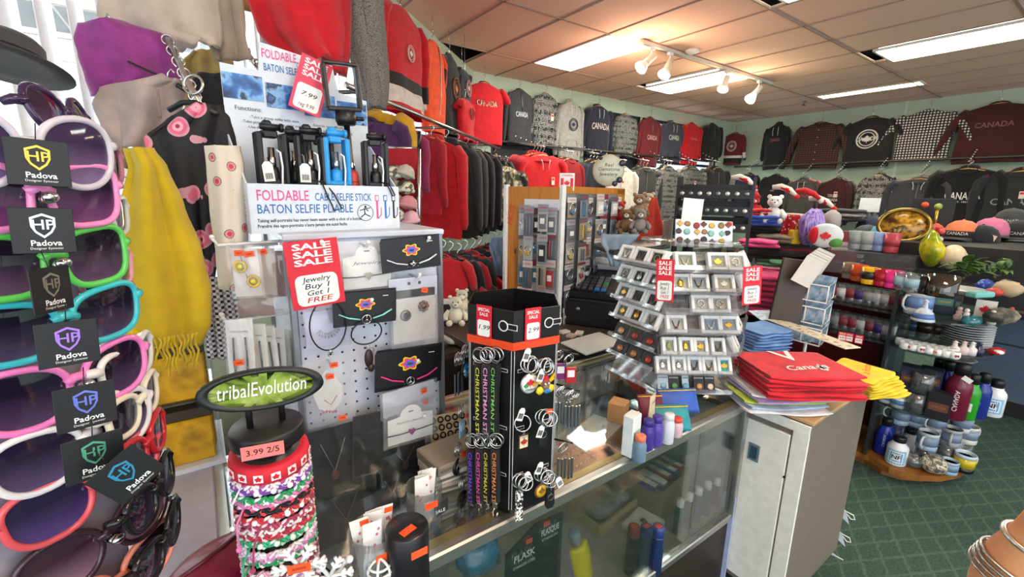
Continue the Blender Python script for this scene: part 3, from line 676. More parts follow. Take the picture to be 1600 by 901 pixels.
for x0, x1 in ((.0, .078), (.083, .158), (.163, .236), (.241, .315)):
    z_ = hz * (.985 - .1 * (x0 / BW)) - .012; m.box(((x0 + x1) / 2, y, z_ - .026), (x1 - x0, .001, .052), BLUEPIC)
m.front('Functions:', .045, hz * .75, y, .013, GREYT, .01)
for k, s_ in enumerate(('-Take a group selfie with ease.', '-Take pictures and videos over crowds.', '-Use the perfect angle every time.')): m.front(s_, .098, hz * .75 - .016 - k * .011, y, .0085, GREYT, .005)
for k, s_ in enumerate(('-Extends up to 80 cm', '-Closes small enough to fit in a bag', '-Works for most phones')): m.front(s_, .215, hz * .75 - .02 - k * .011, y, .0085, GREYT, .005)
m.put('header_panel', t)
m = MB(); m.box((BW / 2, BD / 2, .002), (BW, BD, .004), CARD); m.put('bottom_panel', t)
BT = at(FL, RZB)
def stick(label, x, y, z, col, rz=0, lean=0.0, tall=0.0, tag_=True, cable=True, z0=.02):
    t = thing('selfie_stick', label, 'selfie stick', BT @ at((x, y, z0), rz, lean * .3, lean), 'selfie sticks in the box')
    c = pla(col, .4); k = 0.115
    m = MB(); m.lathe([(.0, 0), (.0125, 0), (.0135, .01), (.0135, k - .01), (.0115, k), (.0, k)], c if tall == 0 else pla('#d8453a', .45), 14)
    for i in range(6): m.ring((0, 0, .02 + i * .014), .0136, .0008, c, (1, 0, 0), (0, 1, 0), 14, 4)
    m.put('handle', t)
    m = MB(); m.lathe([(.0085, k), (.0085, k + .02), (.007, k + .021), (.007, k + .04 + tall), (.0, k + .04 + tall)], CHROME, 12); m.put('telescopic_tube', t)
    m = MB(); b = k + .02 + tall if tall else k - .035
    if tall:
        m.lathe([(.0, b), (.020, b), (.024, b + .012), (.022, b + .03), (.012, b + .034), (0, b + .034)], c, 14); b += .036
        m.box((0, 0, b), (.078, .016, .010), c, bev=.002); m.box((-.037, 0, b + .048), (.009, .018, .095), c, bev=.002); m.box((.037, 0, b + .048), (.009, .018, .095), c, bev=.002); m.box((0, 0, b + .098), (.078, .016, .008), c, bev=.002)
        m.rod((.02, 0, b - .02), (.042, 0, b - .02), .005, c, 8)
    else:
        for s_ in (-1, 1): m.box((s_ * .0245, -.002, b + .052), (.011, .030, .105), c, bev=.003)
        m.box((0, 0, b + .005), (.056, .028, .012), c, bev=.003); m.box((0, .004, b + .102), (.030, .022, .016), c, bev=.003)
        m.rod((-.018, -.004, b + .116), (.020, -.004, b + .116), .0065, c, 8); m.box((-.004, .0, b + .118), (.018, .016, .022), c, bev=.004); m.lathe([(.0, .0), (.009, 0), (.009, .006), (0, .006)], c, 10, TR((.020, -.004, b + .116)) @ RY(PI / 2))
    m.put('phone_clamp', t)
    if cable:
        m = MB(); m.tube([(.006, -.014, k + .035), (.012, -.018, k + .03), (.014, -.019, k - .0), (.010, -.018, k - .05), (.013, -.017, k - .09)], .0022, WHITEP, 6); m.box((.0135, -.017, k - .098), (.007, .005, .020), WHITEP, bev=.001); m.put('cable', t)
    if tag_:
        m = MB(); T = TR((-.016, -.022, .105)) @ RZ(.1) @ RY(random.uniform(-.5, .4))
        m.prism([(-.011, -.020), (.011, -.020), (.011, .013), (.005, .020), (-.005, .020), (-.011, .013)], -.0004, .0004, PAPER, T)
        for i in range(7): m.box((-.007 + i * .0023, -.0007, -.009), (.0009 + .0005 * (i % 2), .0004, .012), INK, T)
        m.put('price_tag', t)
    return t
def bx(px, py, yy):                                  # box x for a photo column at depth yy in the box
    best = None
    for i in range(0, 320, 2):
        q = BT @ Vector((i / 1000, yy, .1)); a = proj(q)[0]
        if best is None or abs(a - px) < best[0]: best = (abs(a - px), i / 1000)
    return best[1]
random.seed(11)
stick('black selfie stick with barcode tag at the box end beside the rose scarves', bx(428, 0, .06), .06, 0, '#151517', .12)
stick('black selfie stick with two white tags in the middle of the box', bx(488, 0, .06), .06, 0, '#151517', -.1)
stick('black selfie stick half hidden behind the barcode tagged one', bx(462, 0, .115), .115, 0, '#18181b', .4, tag_=False)
stick('bright blue selfie stick', bx(527, 0, .055), .055, 0, '#2b9be0', .05, tag_=False)
stick('long selfie stick with red handle and open phone clamp raised above the box', bx(556, 0, .08), .08, 0, '#141416', -.05, -.06, .085, False, False)
stick('black selfie stick at the box end beside the red hoodies', bx(588, 0, .055), .055, 0, '#151517', -.15, tag_=False)
stick('black selfie stick squeezed behind the two tagged middle ones', bx(505, 0, .125), .125, 0, '#1b1b1e', -.3, tag_=False)
for lab, px in (('black wrist strap looping over the box front by the word stick', 505), ('black wrist strap hanging over the far end of the box front', 606)):
    x = bx(px, 0, .0); m = MB(); e = 1 if px < 550 else .4
    m.tube([(x - .012, .02, BH + .012), (x - .004, -.004, BH + .004), (x + .004 * e, -.006, BH - .02 * e), (x + .018 * e, -.006, BH - .055 * e), (x + .034 * e, -.006, BH - .05 * e), (x + .020 * e, -.006, BH - .02 * e), (x + .004, .004, BH + .005), (x, .02, BH + .01)], .0017, BLACKP, 6)
    m.put('wrist_strap', None, BT, lab, 'wrist strap')
def sale_sign(label, Mw, w_, h_, lines, group='red sale signs', three=True, red='#d5182e'):
    """lines: handwriting rows (text, colour, height fraction)"""
    m = MB(); R = pla(red, .5); m.box((0, 0, 0), (w_, .0014, h_), R, bev=.0005)
    y = -.0009
    if three:
        for k in range(3): m.front('SALE', 0, h_ * (.405 - .115 * k), y, h_ * .125, WHITEP, .03, w_ * .72)
        bh = h_ * .46; bz = -h_ * .235
    else:
        m.front('SPECIAL', 0, h_ * .36, y, h_ * .14, WHITEP, .02, w_ * .78); m.front('SALE', 0, h_ * .22, y, h_ * .14, WHITEP, .02, w_ * .55); bh = h_ * .50; bz = -h_ * .20
    c = .12 * w_; bw = w_ * .80; out = []
    for (cx, cz, a0) in ((bw / 2 - c, bh / 2 - c, 0), (-bw / 2 + c, bh / 2 - c, 90), (-bw / 2 + c, -bh / 2 + c, 180), (bw / 2 - c, -bh / 2 + c, 270)):
        for k in range(4): a = math.radians(a0 + 30 * k); out.append((cx + c * math.cos(a), bz + cz + c * math.sin(a)))
    m.prism(out, y - .0006, y, PAPER)
    for s_, col, f, wf in lines: m.front(s_, 0, bz + bh * f, y - .0009, bh * .24 if len(lines) > 1 else bh * .40, pla(col, .6), .008, w_ * wf, shear=.2)
    return m.put('sale_sign', None, Mw, label, 'sale sign', group)
HAND = [('Jewelry', '#1c2a4a', .34, .55), ('Buy 1', '#1c2a4a', .12, .48), ('Get 1', '#1c2a4a', -.10, .42), ('FREE', '#c01820', -.33, .5)]
c = BT @ Vector((bx(486, 0, BD), BD - .012, HB * .86))
sale_sign('pink red sale sign priced 7.99 stuck on the selfie box header', at(D(486, 134, dep(c) - .03), RZB - .1, 0, math.radians(18)), .068, .122, [('7.99', '#1a1a1c', .12, .5), ('reg 9.99', '#6a3a40', -.32, .5)], red='#e03a58')

# ------------------------------------------------------------------ pegboard jewellery stand
YP = .985
PGX0 = Yp(458, 480, YP).x; PGX1 = PGX0 + .335; PGD = .335; PZ = CAMZ + .0
ztop = zat(455, 366, Vector((PGX0, YP, 0)))
PEG = pla('#d9dce8', .4); HOLE_ = pla('#2c2e36', .8)
t = thing('pegboard_stand', 'white pegboard stand hung with carded jewellery under the selfie stick box', 'display stand', at((PGX0, YP, CT)))
ph = ztop - CT
m = MB(); m.box(((PGX1 - PGX0) / 2, .006, ph / 2 + .03), (PGX1 - PGX0, .008, ph - .06), PEG)
for i in range(13):
    for j in range(int(ph / .0254) - 3): m.lathe([(.0028, 0), (.0028, .0012), (0, .0012)], HOLE_, 6, TR((.016 + i * .0254, .0022, .05 + j * .0254)) @ RX(PI / 2))
m.put('front_board', t)
m = MB(); m.box((.006, PGD / 2, ph / 2 + .03), (.008, PGD, ph - .06), PEG); m.put('side_board', t)
for x, y_ in ((0, 0), (PGX1 - PGX0, 0), (0, PGD), (PGX1 - PGX0, PGD)):
    m = MB(); m.box((x, y_, ph / 2), (.014, .014, ph), pla('#8f9298', .35, .6), bev=.002); m.put('corner_post', t)
m = MB(); m.box(((PGX1 - PGX0) / 2, PGD / 2, ph - .006), (PGX1 - PGX0 + .02, PGD + .02, .014), pla('#c9cfdc', .4), bev=.003); m.put('top_tray', t)
m = MB(); m.box(((PGX1 - PGX0) / 2, PGD / 2, .012), (PGX1 - PGX0 + .04, PGD + .04, .024), pla('#55565c', .4), bev=.003); m.put('base', t)
def hook(px, py, L=.05, tip=True):
    p = Yp(px, py, YP); m = MB(); q = p - Vector((PGX0, YP, CT))
    m.tube([(q.x, 0, q.z), (q.x, -L * .8, q.z - .002), (q.x, -L, q.z + .006)], .0028, WHITEP, 7); m.ell((q.x, -L, q.z + .008), .0045, WHITEP, 8, 6); m.put('hook', t)
STK = ORANGE
def peg_card(name, label, cat, cx, cy, wpx, hpx, fn, off=.035, rz=0.0, roll=0.0, back=None, group='carded jewellery on the pegboard front', n=1):
    """carded piece on a hook of the front board; centre and size from the photo at its own plane"""
    p = Yp(cx, cy, YP - off); s_ = dep(p) / F; w_, h_ = wpx * s_ / .84, hpx * s_
    t_ = thing(name, label, cat, at(p, rz, 0, roll), group); fn(t_, w_, h_); return t_
def flower_logo(m, x, z, r, y):
    for k, c in enumerate(('#e8d52c', '#e8602c', '#d83a9a', '#3a6fd8', '#3ab86a')):
        rr = r * (1 - .17 * k); out = [(x + rr * 1.35 * (1 + .18 * math.cos(6 * a)) * math.cos(a), z + rr * .9 * (1 + .18 * math.cos(6 * a)) * math.sin(a)) for a in [2 * PI * i / 40 for i in range(40)]]
        m.prism(out, y - .0003 * (k + 1), y - .0003 * k, pla(c, .5))
    m.ell((x, y - .0018, z), (r * .45, .0008, r * .22), pla('#4a2a9a', .5), 12, 6)
DBAG = clear('dark_bag', '#ffffff', .02, .22, .12)
def bag_mesh(w_, h_, y=-.004, bag=BAG):
    m = MB(); m.grid(lambda u, v: ((u - .5) * w_, y - .006 * math.sin(PI * u) * math.sin(PI * min(1, v * 1.1)) + .0012 * math.sin(9 * u + 7 * v), (v - .5) * h_), 10, 12, bag)
    m.grid(lambda u, v: ((u - .5) * w_, -y * .3, (v - .5) * h_), 2, 2, bag); return m
def sticker(par, x, z, y, w_=.016, h_=.011, col=None, r=0.0):
    m = MB(); m.box((0, 0, 0), (w_, .0005, h_), col or STK); m.box((0, -.0004, 0), (w_ * .6, .0003, h_ * .28), pla('#b8401a', .6)); return m.put('price_sticker', par, at((x, y, z), 0, 0, r))
def c_black(strap, charm):
    def f(t_, w_, h_):
        m = MB(); m.prism([(-w_ / 2, -h_ / 2), (w_ / 2, -h_ / 2), (w_ / 2, h_ / 2 * .9), (w_ * .46, h_ / 2), (-w_ * .46, h_ / 2), (-w_ / 2, h_ / 2 * .9)], -.0008, .0008, pla('#121216', .4))
        flower_logo(m, 0, h_ * .12, h_ * .19, -.001); m.box((w_ * .33, -.001, h_ * .34), (w_ * .09, .0004, .0016), WHITEP); m.put('card', t_)
        b = MB(); sm = pla(strap, .5)
        for s_ in (-1, 1): b.tube([(s_ * w_ * .42, -.004, -h_ * .10), (s_ * w_ * .27, -.006, -h_ * .24), (s_ * w_ * .10, -.007, -h_ * .31)], .0032, sm, 6, flat=.5)
        b.put('strap', t_)
        k = MB()
        if charm == 'star':
            for a in range(5): k.rod((.009 * math.sin(4 * PI * a / 5), -.008, -h_ * .32 + .009 * math.cos(4 * PI * a / 5)), (.009 * math.sin(4 * PI * (a + 1) / 5), -.008, -h_ * .32 + .009 * math.cos(4 * PI * (a + 1) / 5)), .0011, CHROME, 5)
        else:
            k.ring((0, -.008, -h_ * .32), .0095, .0014, CHROME)
            for a in (PI / 2, -PI / 2, -PI / 2 + .8, -PI / 2 - .8): k.rod((0, -.008, -h_ * .32), (.0095 * math.cos(a), -.008, -h_ * .32 + .0095 * math.sin(a)), .0011, CHROME, 5)
        for a in range(5): k.ell(((a - 2) * .006, -.003, -h_ * .40), .0014, CHROME, 6, 5)
        k.put('charm', t_)
        e = MB()
        for q in range(1, 4): e.box((.002 * q, .003 * q, .001 * q), (w_ * .98, .0012, h_ * .97), pla('#121216', .4))
        e.put('backing_card', t_)
    return f
def c_jewelry(title, charm_col, cord='#151517'):
    def f(t_, w_, h_):
        m = MB(); out = [(-w_ * .42, -h_ * .45), (w_ * .42, -h_ * .45), (w_ * .42, h_ * .18), (w_ * .20, h_ * .22)] + [(w_ * .2 * math.cos(a), h_ * .22 + w_ * .18 * math.sin(a)) for a in [PI * i / 8 for i in range(1, 8)]] + [(-w_ * .2, h_ * .22), (-w_ * .42, h_ * .18)]
        m.prism(out, -.0006, .0006, PAPER); m.front(title, 0, h_ * .06, -.0009, .009, GREYT, .002, w_ * .55, shear=.3); m.box((0, -.0009, h_ * .30), (.012, .0005, .003), GREYT); m.put('card', t_)
        b = MB(); b.tube([(-w_ * .44, -.002, -h_ * .20), (-w_ * .2, -.004, -h_ * .21), (w_ * .2, -.004, -h_ * .19), (w_ * .44, -.002, -h_ * .17)], .0013, pla(cord), 6); b.put('cord', t_)
        k = MB(); hs = [(.0, -.008), (-.008, .001), (-.0075, .006), (-.004, .008), (0, .0045), (.004, .008), (.0075, .006), (.008, .001)]
        k.prism([(x, z - h_ * .2) for x, z in hs], -.008, -.004, pla(charm_col, .25, .5)); k.put('heart_charm', t_)
        bag_mesh(w_, h_ * 1.02).put('clear_bag', t_)
    return f
def c_bag(content, stick=(), header=None):
    def f(t_, w_, h_):
        m = MB(); content(m, w_, h_); m.put('pendant', t_)
        if header:
            q = MB(); q.box((0, .001, h_ * .36), (w_, .001, h_ * .28), pla(header, .5)); q.lathe([(.004, 0), (.004, .001), (0, .001)], HOLE_, 8, TR((-.012, 0, h_ * .42)) @ RX(PI / 2)); q.lathe([(.004, 0), (.004, .001), (0, .001)], HOLE_, 8, TR((.014, 0, h_ * .42)) @ RX(PI / 2)); q.put('header_card', t_)
        (bag_mesh(w_, h_) if content not in (dark_bag, royal_bag) else bag_mesh(w_, h_, -.004, DBAG)).put('clear_bag', t_)
        for x, z in stick: sticker(t_, x * w_, z * h_, -.012, r=random.uniform(-.2, .3))
    return f
def two_disc(m, w_, h_):
    m.box((0, .001, -.04 * h_), (w_ * .9, .001, h_ * .75), pla('#d8d4cf', .5))
    m.lathe([(.013, 0), (.013, .003), (0, .004)], STEEL, 18, TR((-w_ * .2, -.002, h_ * -.02)) @ RX(PI / 2)); m.ell((-w_ * .2, -.005, h_ * -.02), (.008, .001, .009), pla('#2b2b30'), 10, 6)
    for a in range(8): m.ell((w_ * .18 + .010 * math.cos(a * PI / 4), -.004, h_ * .08 + .010 * math.sin(a * PI / 4)), .0045, pla('#8a5a4a', .3, .6), 8, 6)
    m.ell((w_ * .18, -.004, h_ * .08), .007, pla('#6a4a44', .3, .6), 10, 6)
def leaf_card(m, w_, h_):
    out = [(0, h_ * .34), (-w_ * .18, h_ * .22), (-w_ * .30, 0), (-w_ * .22, -h_ * .22), (0, -h_ * .34), (w_ * .24, -h_ * .2), (w_ * .30, .02 * h_), (w_ * .16, h_ * .24)]
    m.prism(out, -.001, .001, PAPER); m.tube([(-w_ * .1, -.002, -.1 * h_), (.02 * w_, -.003, -.2 * h_), (.16 * w_, -.002, -.08 * h_)], .0009, pla('#b06a8a'), 5)
    for k in range(6): m.ell((-w_ * .2 + k * .006, -.004, -h_ * .3 + .003 * math.sin(k)), .003, pla('#c98ab0', .3), 7, 5)
def lilac_pend(m, w_, h_):
    m.box((0, .001, 0), (w_ * .92, .001, h_ * .9), pla('#d3d2ee', .5))
    for k in range(9): a = -PI * .15 - PI * .7 * k / 8; m.rod((.016 * math.cos(a), -.003, .004 + .014 * math.sin(a)), (.026 * math.cos(a), -.003, .004 + .026 * math.sin(a)), .0012, CHROME, 5)
def dark_bag(m, w_, h_):
    m.box((0, .002, 0), (w_ * .9, .003, h_ * .92), pla('#17151a', .5)); m.tube([(-w_ * .2, -.004, h_ * .3), (0, -.006, -h_ * .1), (w_ * .2, -.004, h_ * .3)], .001, STEEL, 5)
    m.ell((0, -.006, -h_ * .14), (.008, .003, .012), pla('#5c2230', .3), 10, 7)
def royal_bag(m, w_, h_):
    m.box((0, .002, 0), (w_ * .94, .004, h_ * .95), pla('#131217', .45)); m.front('ROYAL', 0, h_ * .18, -.0005, .012, pla('#4a4650', .4), .01); m.front('FINE JEWELRY', 0, h_ * .09, -.0005, .006, pla('#4a4650', .4))
def heartpeace(t_, w_, h_): c_black('#ef3f8f', 'peace')(t_, w_, h_)
p = Yp(493, 427, YP - .07); s_ = dep(p) / F
sale_sign('red sale sign with jewelry buy 1 get 1 free handwriting, hung on the pegboard', at(p, .02, 0, math.radians(-4)), 66 * s_ / .84, 106 * s_, HAND)
hook(490, 378, .075)
peg_card('bracelet', 'grey heart cord bracelet on white jewelry card beside the big sale sign', 'jewellery', 574, 415, 74, 78, c_jewelry('Jewelry', '#8d8574'), .03)
peg_card('bracelet', 'white star bracelet on black card with flower badge, top of the pegboard', 'jewellery', 643, 396, 82, 50, c_black('#e9e9ee', 'star'), .05, 0, -.05)
peg_card('bracelet', 'pale turquoise peace bracelet on black card with flower badge, mid pegboard', 'jewellery', 571, 481, 82, 52, c_black('#8fe0dc', 'peace'), .055, 0, .03)
peg_card('bracelet', 'hot pink peace bracelet on the lowest black flower badge card', 'jewellery', 640, 574, 92, 62, heartpeace, .05, 0, .06)
peg_card('pendant_pack', 'clear pack with two round brooches below the white star bracelet', 'jewellery', 648, 488, 66, 112, c_bag(two_disc, ((.18, .32),), '#cdd0e2'), .04)
peg_card('earring_pack', 'clear pack with white leaf shaped card and orange stickers', 'jewellery', 513, 612, 62, 108, c_bag(leaf_card, ((.15, .42), (.05, .26), (.2, -.42))), .055, 0, -.04)
peg_card('pendant_pack', 'lilac pendant pack behind the black cord necklace', 'jewellery', 512, 512, 58, 64, c_bag(lilac_pend), .02)
peg_card('bracelet', 'purple heart cord bracelet on white fashion jewelry card', 'jewellery', 642, 660, 74, 66, c_jewelry('Fashion Jewelry', '#b03a8a'), .075, 0, .03)
peg_card('jewelry_pack', 'clear orange stickered pack fanned above the fashion jewelry card', 'jewellery', 640, 622, 82, 44, c_bag(lambda m, w_, h_: m.box((0, .001, 0), (w_ * .9, .001, h_ * .9), pla('#c9ccd6', .4)), ((.22, .2), (.24, -.25))), .065, .1)
peg_card('jewelry_pack', 'black royal jewellery pack with a pink sticker', 'jewellery', 588, 690, 62, 104, c_bag(royal_bag, ()), .06, 0, .05)
peg_card('jewelry_pack', 'black necklace pack hanging below the leaf card', 'jewellery', 522, 722, 76, 130, c_bag(dark_bag, ()), .05)
peg_card('jewelry_pack', 'long black jewellery pack at the bottom of the pegboard', 'jewellery', 612, 758, 90, 124, c_bag(dark_bag, ()), .035)
peg_card('jewelry_pack', 'black jewellery pack next to the bracelet tower foot', 'jewellery', 540, 800, 84, 110, c_bag(dark_bag, ()), .045)
peg_card('jewelry_pack', 'black jewellery pack tucked behind the royal pack', 'jewellery', 660, 748, 60, 110, c_bag(dark_bag, ()), .03)
peg_card('jewelry_pack', 'black jewellery pack right under the fashion jewelry card', 'jewellery', 632, 716, 66, 60, c_bag(dark_bag, ()), .055)
# cord necklaces
def necklace(label, cx, ytop, ybot, wpx, off, pend):
    p = Yp(cx, ytop, YP - off); s_ = dep(p) / F; L = (ybot - ytop) * s_; W = wpx * s_ / .84
    t_ = thing('necklace', label, 'jewellery', at(p), 'carded jewellery on the pegboard front'); m = MB()
    m.tube([(W / 2 * math.sin(a) * (1 if True else 1), -.004 * math.cos(a), -L / 2 + L / 2 * math.cos(a) * (1 if math.cos(a) > 0 else 1)) for a in [2 * PI * i / 28 for i in range(28)]], .0016, pla('#19191c', .4), 6, True); m.put('cord', t_)
    k = MB(); pend(k, -L); k.put('pendant', t_)
def ring_p(k, z): k.ring((0, -.004, z - .006), .005, .0012, CHROME); k.ell((0, -.005, z), (.004, .003, .004), CHROME, 8, 6)
def foot_p(k, z):
    k.ell((0, -.006, z - .03), (.010, .005, .022), pla('#3b2a28', .35, .3), 12, 8); k.ell((.004, -.006, z - .052), (.008, .005, .010), pla('#3b2a28', .35, .3), 10, 7); k.ring((.006, -.006, z - .012), .006, .0012, STEEL); k.ring((0, -.004, z - .004), .004, .001, CHROME)
necklace('black cord necklace hanging below the buy 1 get 1 sign', 510, 468, 552, 46, .06, ring_p)
necklace('black cord necklace with dark foot shaped pendant', 572, 500, 540, 40, .06, foot_p)
for px, py in ((562, 380), (654, 373), (568, 465), (638, 556), (640, 428), (512, 562), (642, 632), (590, 640)): hook(px, py, .085 if py in (632,) else .06)
# side board of the stand: hooks reach out to the left, earrings and charms hang on them
def side_hook(py, off, L):
    p = Xp(452, py, PGX0); m = MB(); y0 = .03 + off
    m.tube([(0, y0, p.z - CT), (-L, y0, p.z - CT - .004), (-L - .008, y0, p.z - CT + .010)], .0032, WHITEP, 7); m.ell((-L - .008, y0, p.z - CT + .013), .0048, WHITEP, 8, 6); m.put('hook', t)
t = bpy.data.objects['pegboard_stand']
side_hook(382, .03, .115); side_hook(392, .10, .10); side_hook(488, .03, .115); side_hook(497, .12, .10)
def yellow_charm(m, w_, h_):
    m.box((0, .001, -.02 * h_), (w_ * .8, .001, h_ * .9), pla('#e6ddd6', .5))
    for x, z in ((-.15, .1), (.2, -.18)): m.ring((x * w_, -.004, z * h_), .010, .003, pla('#e8c41c', .3)); m.ell((x * w_, -.004, z * h_), .006, pla('#e8d44c', .3), 8, 6)
    m.tube([(-.1 * w_, -.004, .3 * h_), (0, -.005, 0), (.1 * w_, -.004, -.3 * h_)], .001, CHROME, 5)
def zip_ear(m, w_, h_):
    m.box((0, .001, 0), (w_ * .9, .001, h_ * .96), PAPER); m.front('Fashion Jewelry', 0, h_ * .36, -.0004, .006, GREYT, 0, w_ * .6)
    for s_ in (-1, 1):
        m.tube([(s_ * w_ * .2, -.003, h_ * .30), (s_ * w_ * .22, -.004, h_ * .05), (s_ * w_ * .2, -.003, -h_ * .12)], .0018, pla('#2a2a30', .3, .5), 6)
        for k in range(3): m.ell((s_ * w_ * .2, -.004, -h_ * (.02 + .05 * k)), .003, STEEL, 8, 5)
        m.box((s_ * w_ * .16, -.003, -h_ * .36), (w_ * .2, .003, h_ * .12), pla('#c98a2a', .3))
def side_pack(label, cx, cy, w_, h_, d, fn, stick=(), rz=-.35):
    t_ = thing('earring_pack', label, 'jewellery', at(D(cx, cy, d), rz, 0, random.uniform(-.04, .04)), 'packs on the side hooks of the pegboard'); c_bag(fn, stick)(t_, w_, h_)
random.seed(9)
side_pack('clear pack with yellow ring charms and orange stickers', 385, 424, .058, .105, .86, yellow_charm, ((-.1, .36), (.2, .34)))
side_pack('pale pack behind the yellow ring charms, its top by the hook end', 410, 425, .055, .11, .92, lambda m, w_, h_: m.box((0, .001, 0), (w_ * .9, .001, h_ * .9), pla('#d9c6ba', .5)), ((.1, .4),))
side_pack('pinkish pack third behind the yellow ring charms', 428, 428, .055, .115, .98, lambda m, w_, h_: m.box((0, .001, 0), (w_ * .9, .001, h_ * .9), pla('#b48f8c', .5)), ())
side_pack('white zipper earring pack with orange sticker, foremost of the earring row', 378, 570, .050, .185, .84, zip_ear, ((-.02, .05),))
for k, (x, d) in enumerate(((403, .88), (420, .92), (432, .955), (441, .985), (449, 1.01))):
    side_pack('white earring pack, %s in the row behind the zipper earrings' % ('first', 'second', 'third', 'fourth', 'last')[k], x, 572, .046, .18, d, zip_ear, ((-.1, .22),) if k < 2 else (), -.5)
side_pack('brown backed pack hanging above the white earring row', 400, 478, .075, .05, .93, lambda m, w_, h_: m.box((0, .001, 0), (w_ * .9, .001, h_ * .9), pla('#9a7a6a', .5)), ())
# ------------------------------------------------------------------ bracelet tower with oval sign
bp = Zp(448, 945, CT); bt = thing('bracelet_tower', 'black tower stand with green oval tribal sign holding braided bracelets', 'display stand', at((bp.x, bp.y, CT)))
db = dep(Vector((bp.x, bp.y, 1.0)))
zs = zat(428, 602, bp) - CT; zc0 = zat(436, 692, bp) - CT; zc1 = zat(430, 662, bp) - CT; RB = .047
m = MB(); m.lathe([(0, 0), (.075, 0), (.075, .012), (RB - .006, .018), (RB - .006, zc0), (0, zc0)], BLACKP, 24); m.put('post', bt)
m = MB(); m.lathe([(RB * .72, zc0 - .002), (RB * .78, zc0 + .008), (RB * 1.05, zc0 + .014), (RB * 1.05, zc1), (RB * 1.0, zc1 + .004), (0, zc1 + .004)], pla('#1a1a1c', .45), 28); m.put('cap', bt)
m = MB(); m.box((0, 0, 0), (.052, .0008, .020), PINKTAG); m.front('3.99 2/5', 0, 0, -.0008, .012, INK, .004, .04); m.put('price_sticker', bt, at((-.012, -RB * 1.08, (zc0 + zc1) / 2 + .006), -.2))
for s_ in (-1, 1): m = MB(); m.rod((s_ * .021, 0, zc1), (s_ * .021, 0, zs), .0045, BLACKP, 8); m.put('sign_post', bt)
th = math.atan2(-(CAM - bp).x, (CAM - bp).y) + PI
m = MB(); m.lathe([(0, -.006), (.080, -.006), (.080, .006), (.068, .006), (.066, .002), (0, .002)], pla('#1d2321', .45), 40, RX(PI / 2), 1, .375)
m.lathe([(0, .0025), (.0665, .0025)], patt('lime_sign', p_noise([(.35, '#7ea32c'), (.5, '#a9c648'), (.62, '#c6d878'), (.72, '#8fb03a')], 40, 3, 'LINEAR'), .4), 40, RX(PI / 2), 1, .36)
m.front('tribalEvolution', 0, .001, -.0035, .030, WHITEP, .004, .112, shear=.08); m.put('sign', bt, at((0, -.004, zs), th, 0, math.radians(3)))
PAL = [('#e8e4e6', '#b04a8a'), ('#7a3fa8', '#e2d9ea'), ('#1f9a5a', '#e6efe8'), ('#e07ab0', '#f2e3ec'), ('#141416', '#e23a4a'), ('#c92a3a', '#e8dcd8'), ('#a83a5a', '#f0d0dc'), ('#e9e4e0', '#9a2a4a'), ('#b9263a', '#e8c9cf'), ('#2fae7a', '#bfe6d4'), ('#efe9ea', '#d7a3c4'), ('#d486c0', '#f3e2ef'), ('#22a060', '#ded8d4'), ('#d8a0b4', '#3a2a30'), ('#8a2a44', '#f0ebe6'), ('#c98ad2', '#f2eaf4'), ('#e6e0dd', '#2a8a5a'), ('#b8307a', '#f0c8dc'), ('#f2eeee', '#c83a5a'), ('#5a2a8a', '#c8a8e0'), ('#7a1a30', '#e88aa0'), ('#e8a8c8', '#8a3a6a')]
NAMES = 'white and plum|violet and lilac|emerald and white|pink and blush|black and coral|red and ivory|rose and shell|ivory and wine|crimson and pale pink|mint and jade|white and mauve|orchid and pearl|green and stone|blush and brown|wine and cream|lavender and white|ivory and green|cerise and rose|snow and cherry|purple and lilac|burgundy and salmon|candy and plum'.split('|')
zc = zc0 - .008; dz = (zc0 - .03) / len(PAL) * .92; random.seed(21)
m = MB(); m.lathe([(RB - .002, -.014), (RB + .006, -.012), (RB + .007, 0), (RB + .005, .011), (RB - .002, .012)], pla('#cf1f35', .7), 36)
for k in range(7):
    a = -PI / 2 - 1.2 + k * .4; T = RZ(a + PI / 2) @ TR((0, -RB - .0075, 0))
    m.box((0, 0, 0), (.012, .001, .012), WHITEP, T); m.prism([(0, .005), (-.002, .002), (-.005, .001), (-.003, -.002), (-.003, -.004), (0, -.003), (.003, -.004), (.003, -.002), (.005, .001), (.002, .002)], -.001, -.0006, SALE, T)
m.put('bracelet', None, at((bp.x, bp.y, CT + zc - .006), 0, .10), 'wide red cloth bracelet with white maple leaf squares on top of the tower', 'bracelet', 'bracelets on the tower')
zc -= .026
for k, (c0_, c1_) in enumerate(PAL):
    m = MB(); R = RB + .004; n = 96
    for j, c in enumerate((c0_, c1_, c0_)):
        m.tube([((R + .0025 * math.cos(26 * a + j * 2.09)) * math.cos(a), (R + .0025 * math.cos(26 * a + j * 2.09)) * math.sin(a), .0042 * math.sin(13 * a + j * 2.09)) for a in [2 * PI * i / n for i in range(n)]], .0024, fab(c), 5, True)
    if k % 4 == 1: [m.ell((R * 1.06 * math.cos(a), R * 1.06 * math.sin(a), 0), .0042, WHITEP, 8, 6) for a in (-2.3, -1.9, -1.5, -1.1)]
    if k % 3 == 0:
        a = -2.6; m.tube([(R * math.cos(a), R * math.sin(a), 0), (R * 1.3 * math.cos(a), R * 1.2 * math.sin(a), -.02), (R * 1.35 * math.cos(a), R * 1.2 * math.sin(a), -.055)], .0015, fab(c0_), 5); m.ell((R * 1.35 * math.cos(a), R * 1.2 * math.sin(a), -.057), .004, fab(c0_), 7, 5)
    m.put('bracelet', None, at((bp.x, bp.y, CT + zc - k * dz), random.uniform(0, .5), random.uniform(-.10, .10), random.uniform(-.07, .07)), NAMES[k] + ' braided bracelet on the tribal tower', 'bracelet', 'bracelets on the tower')
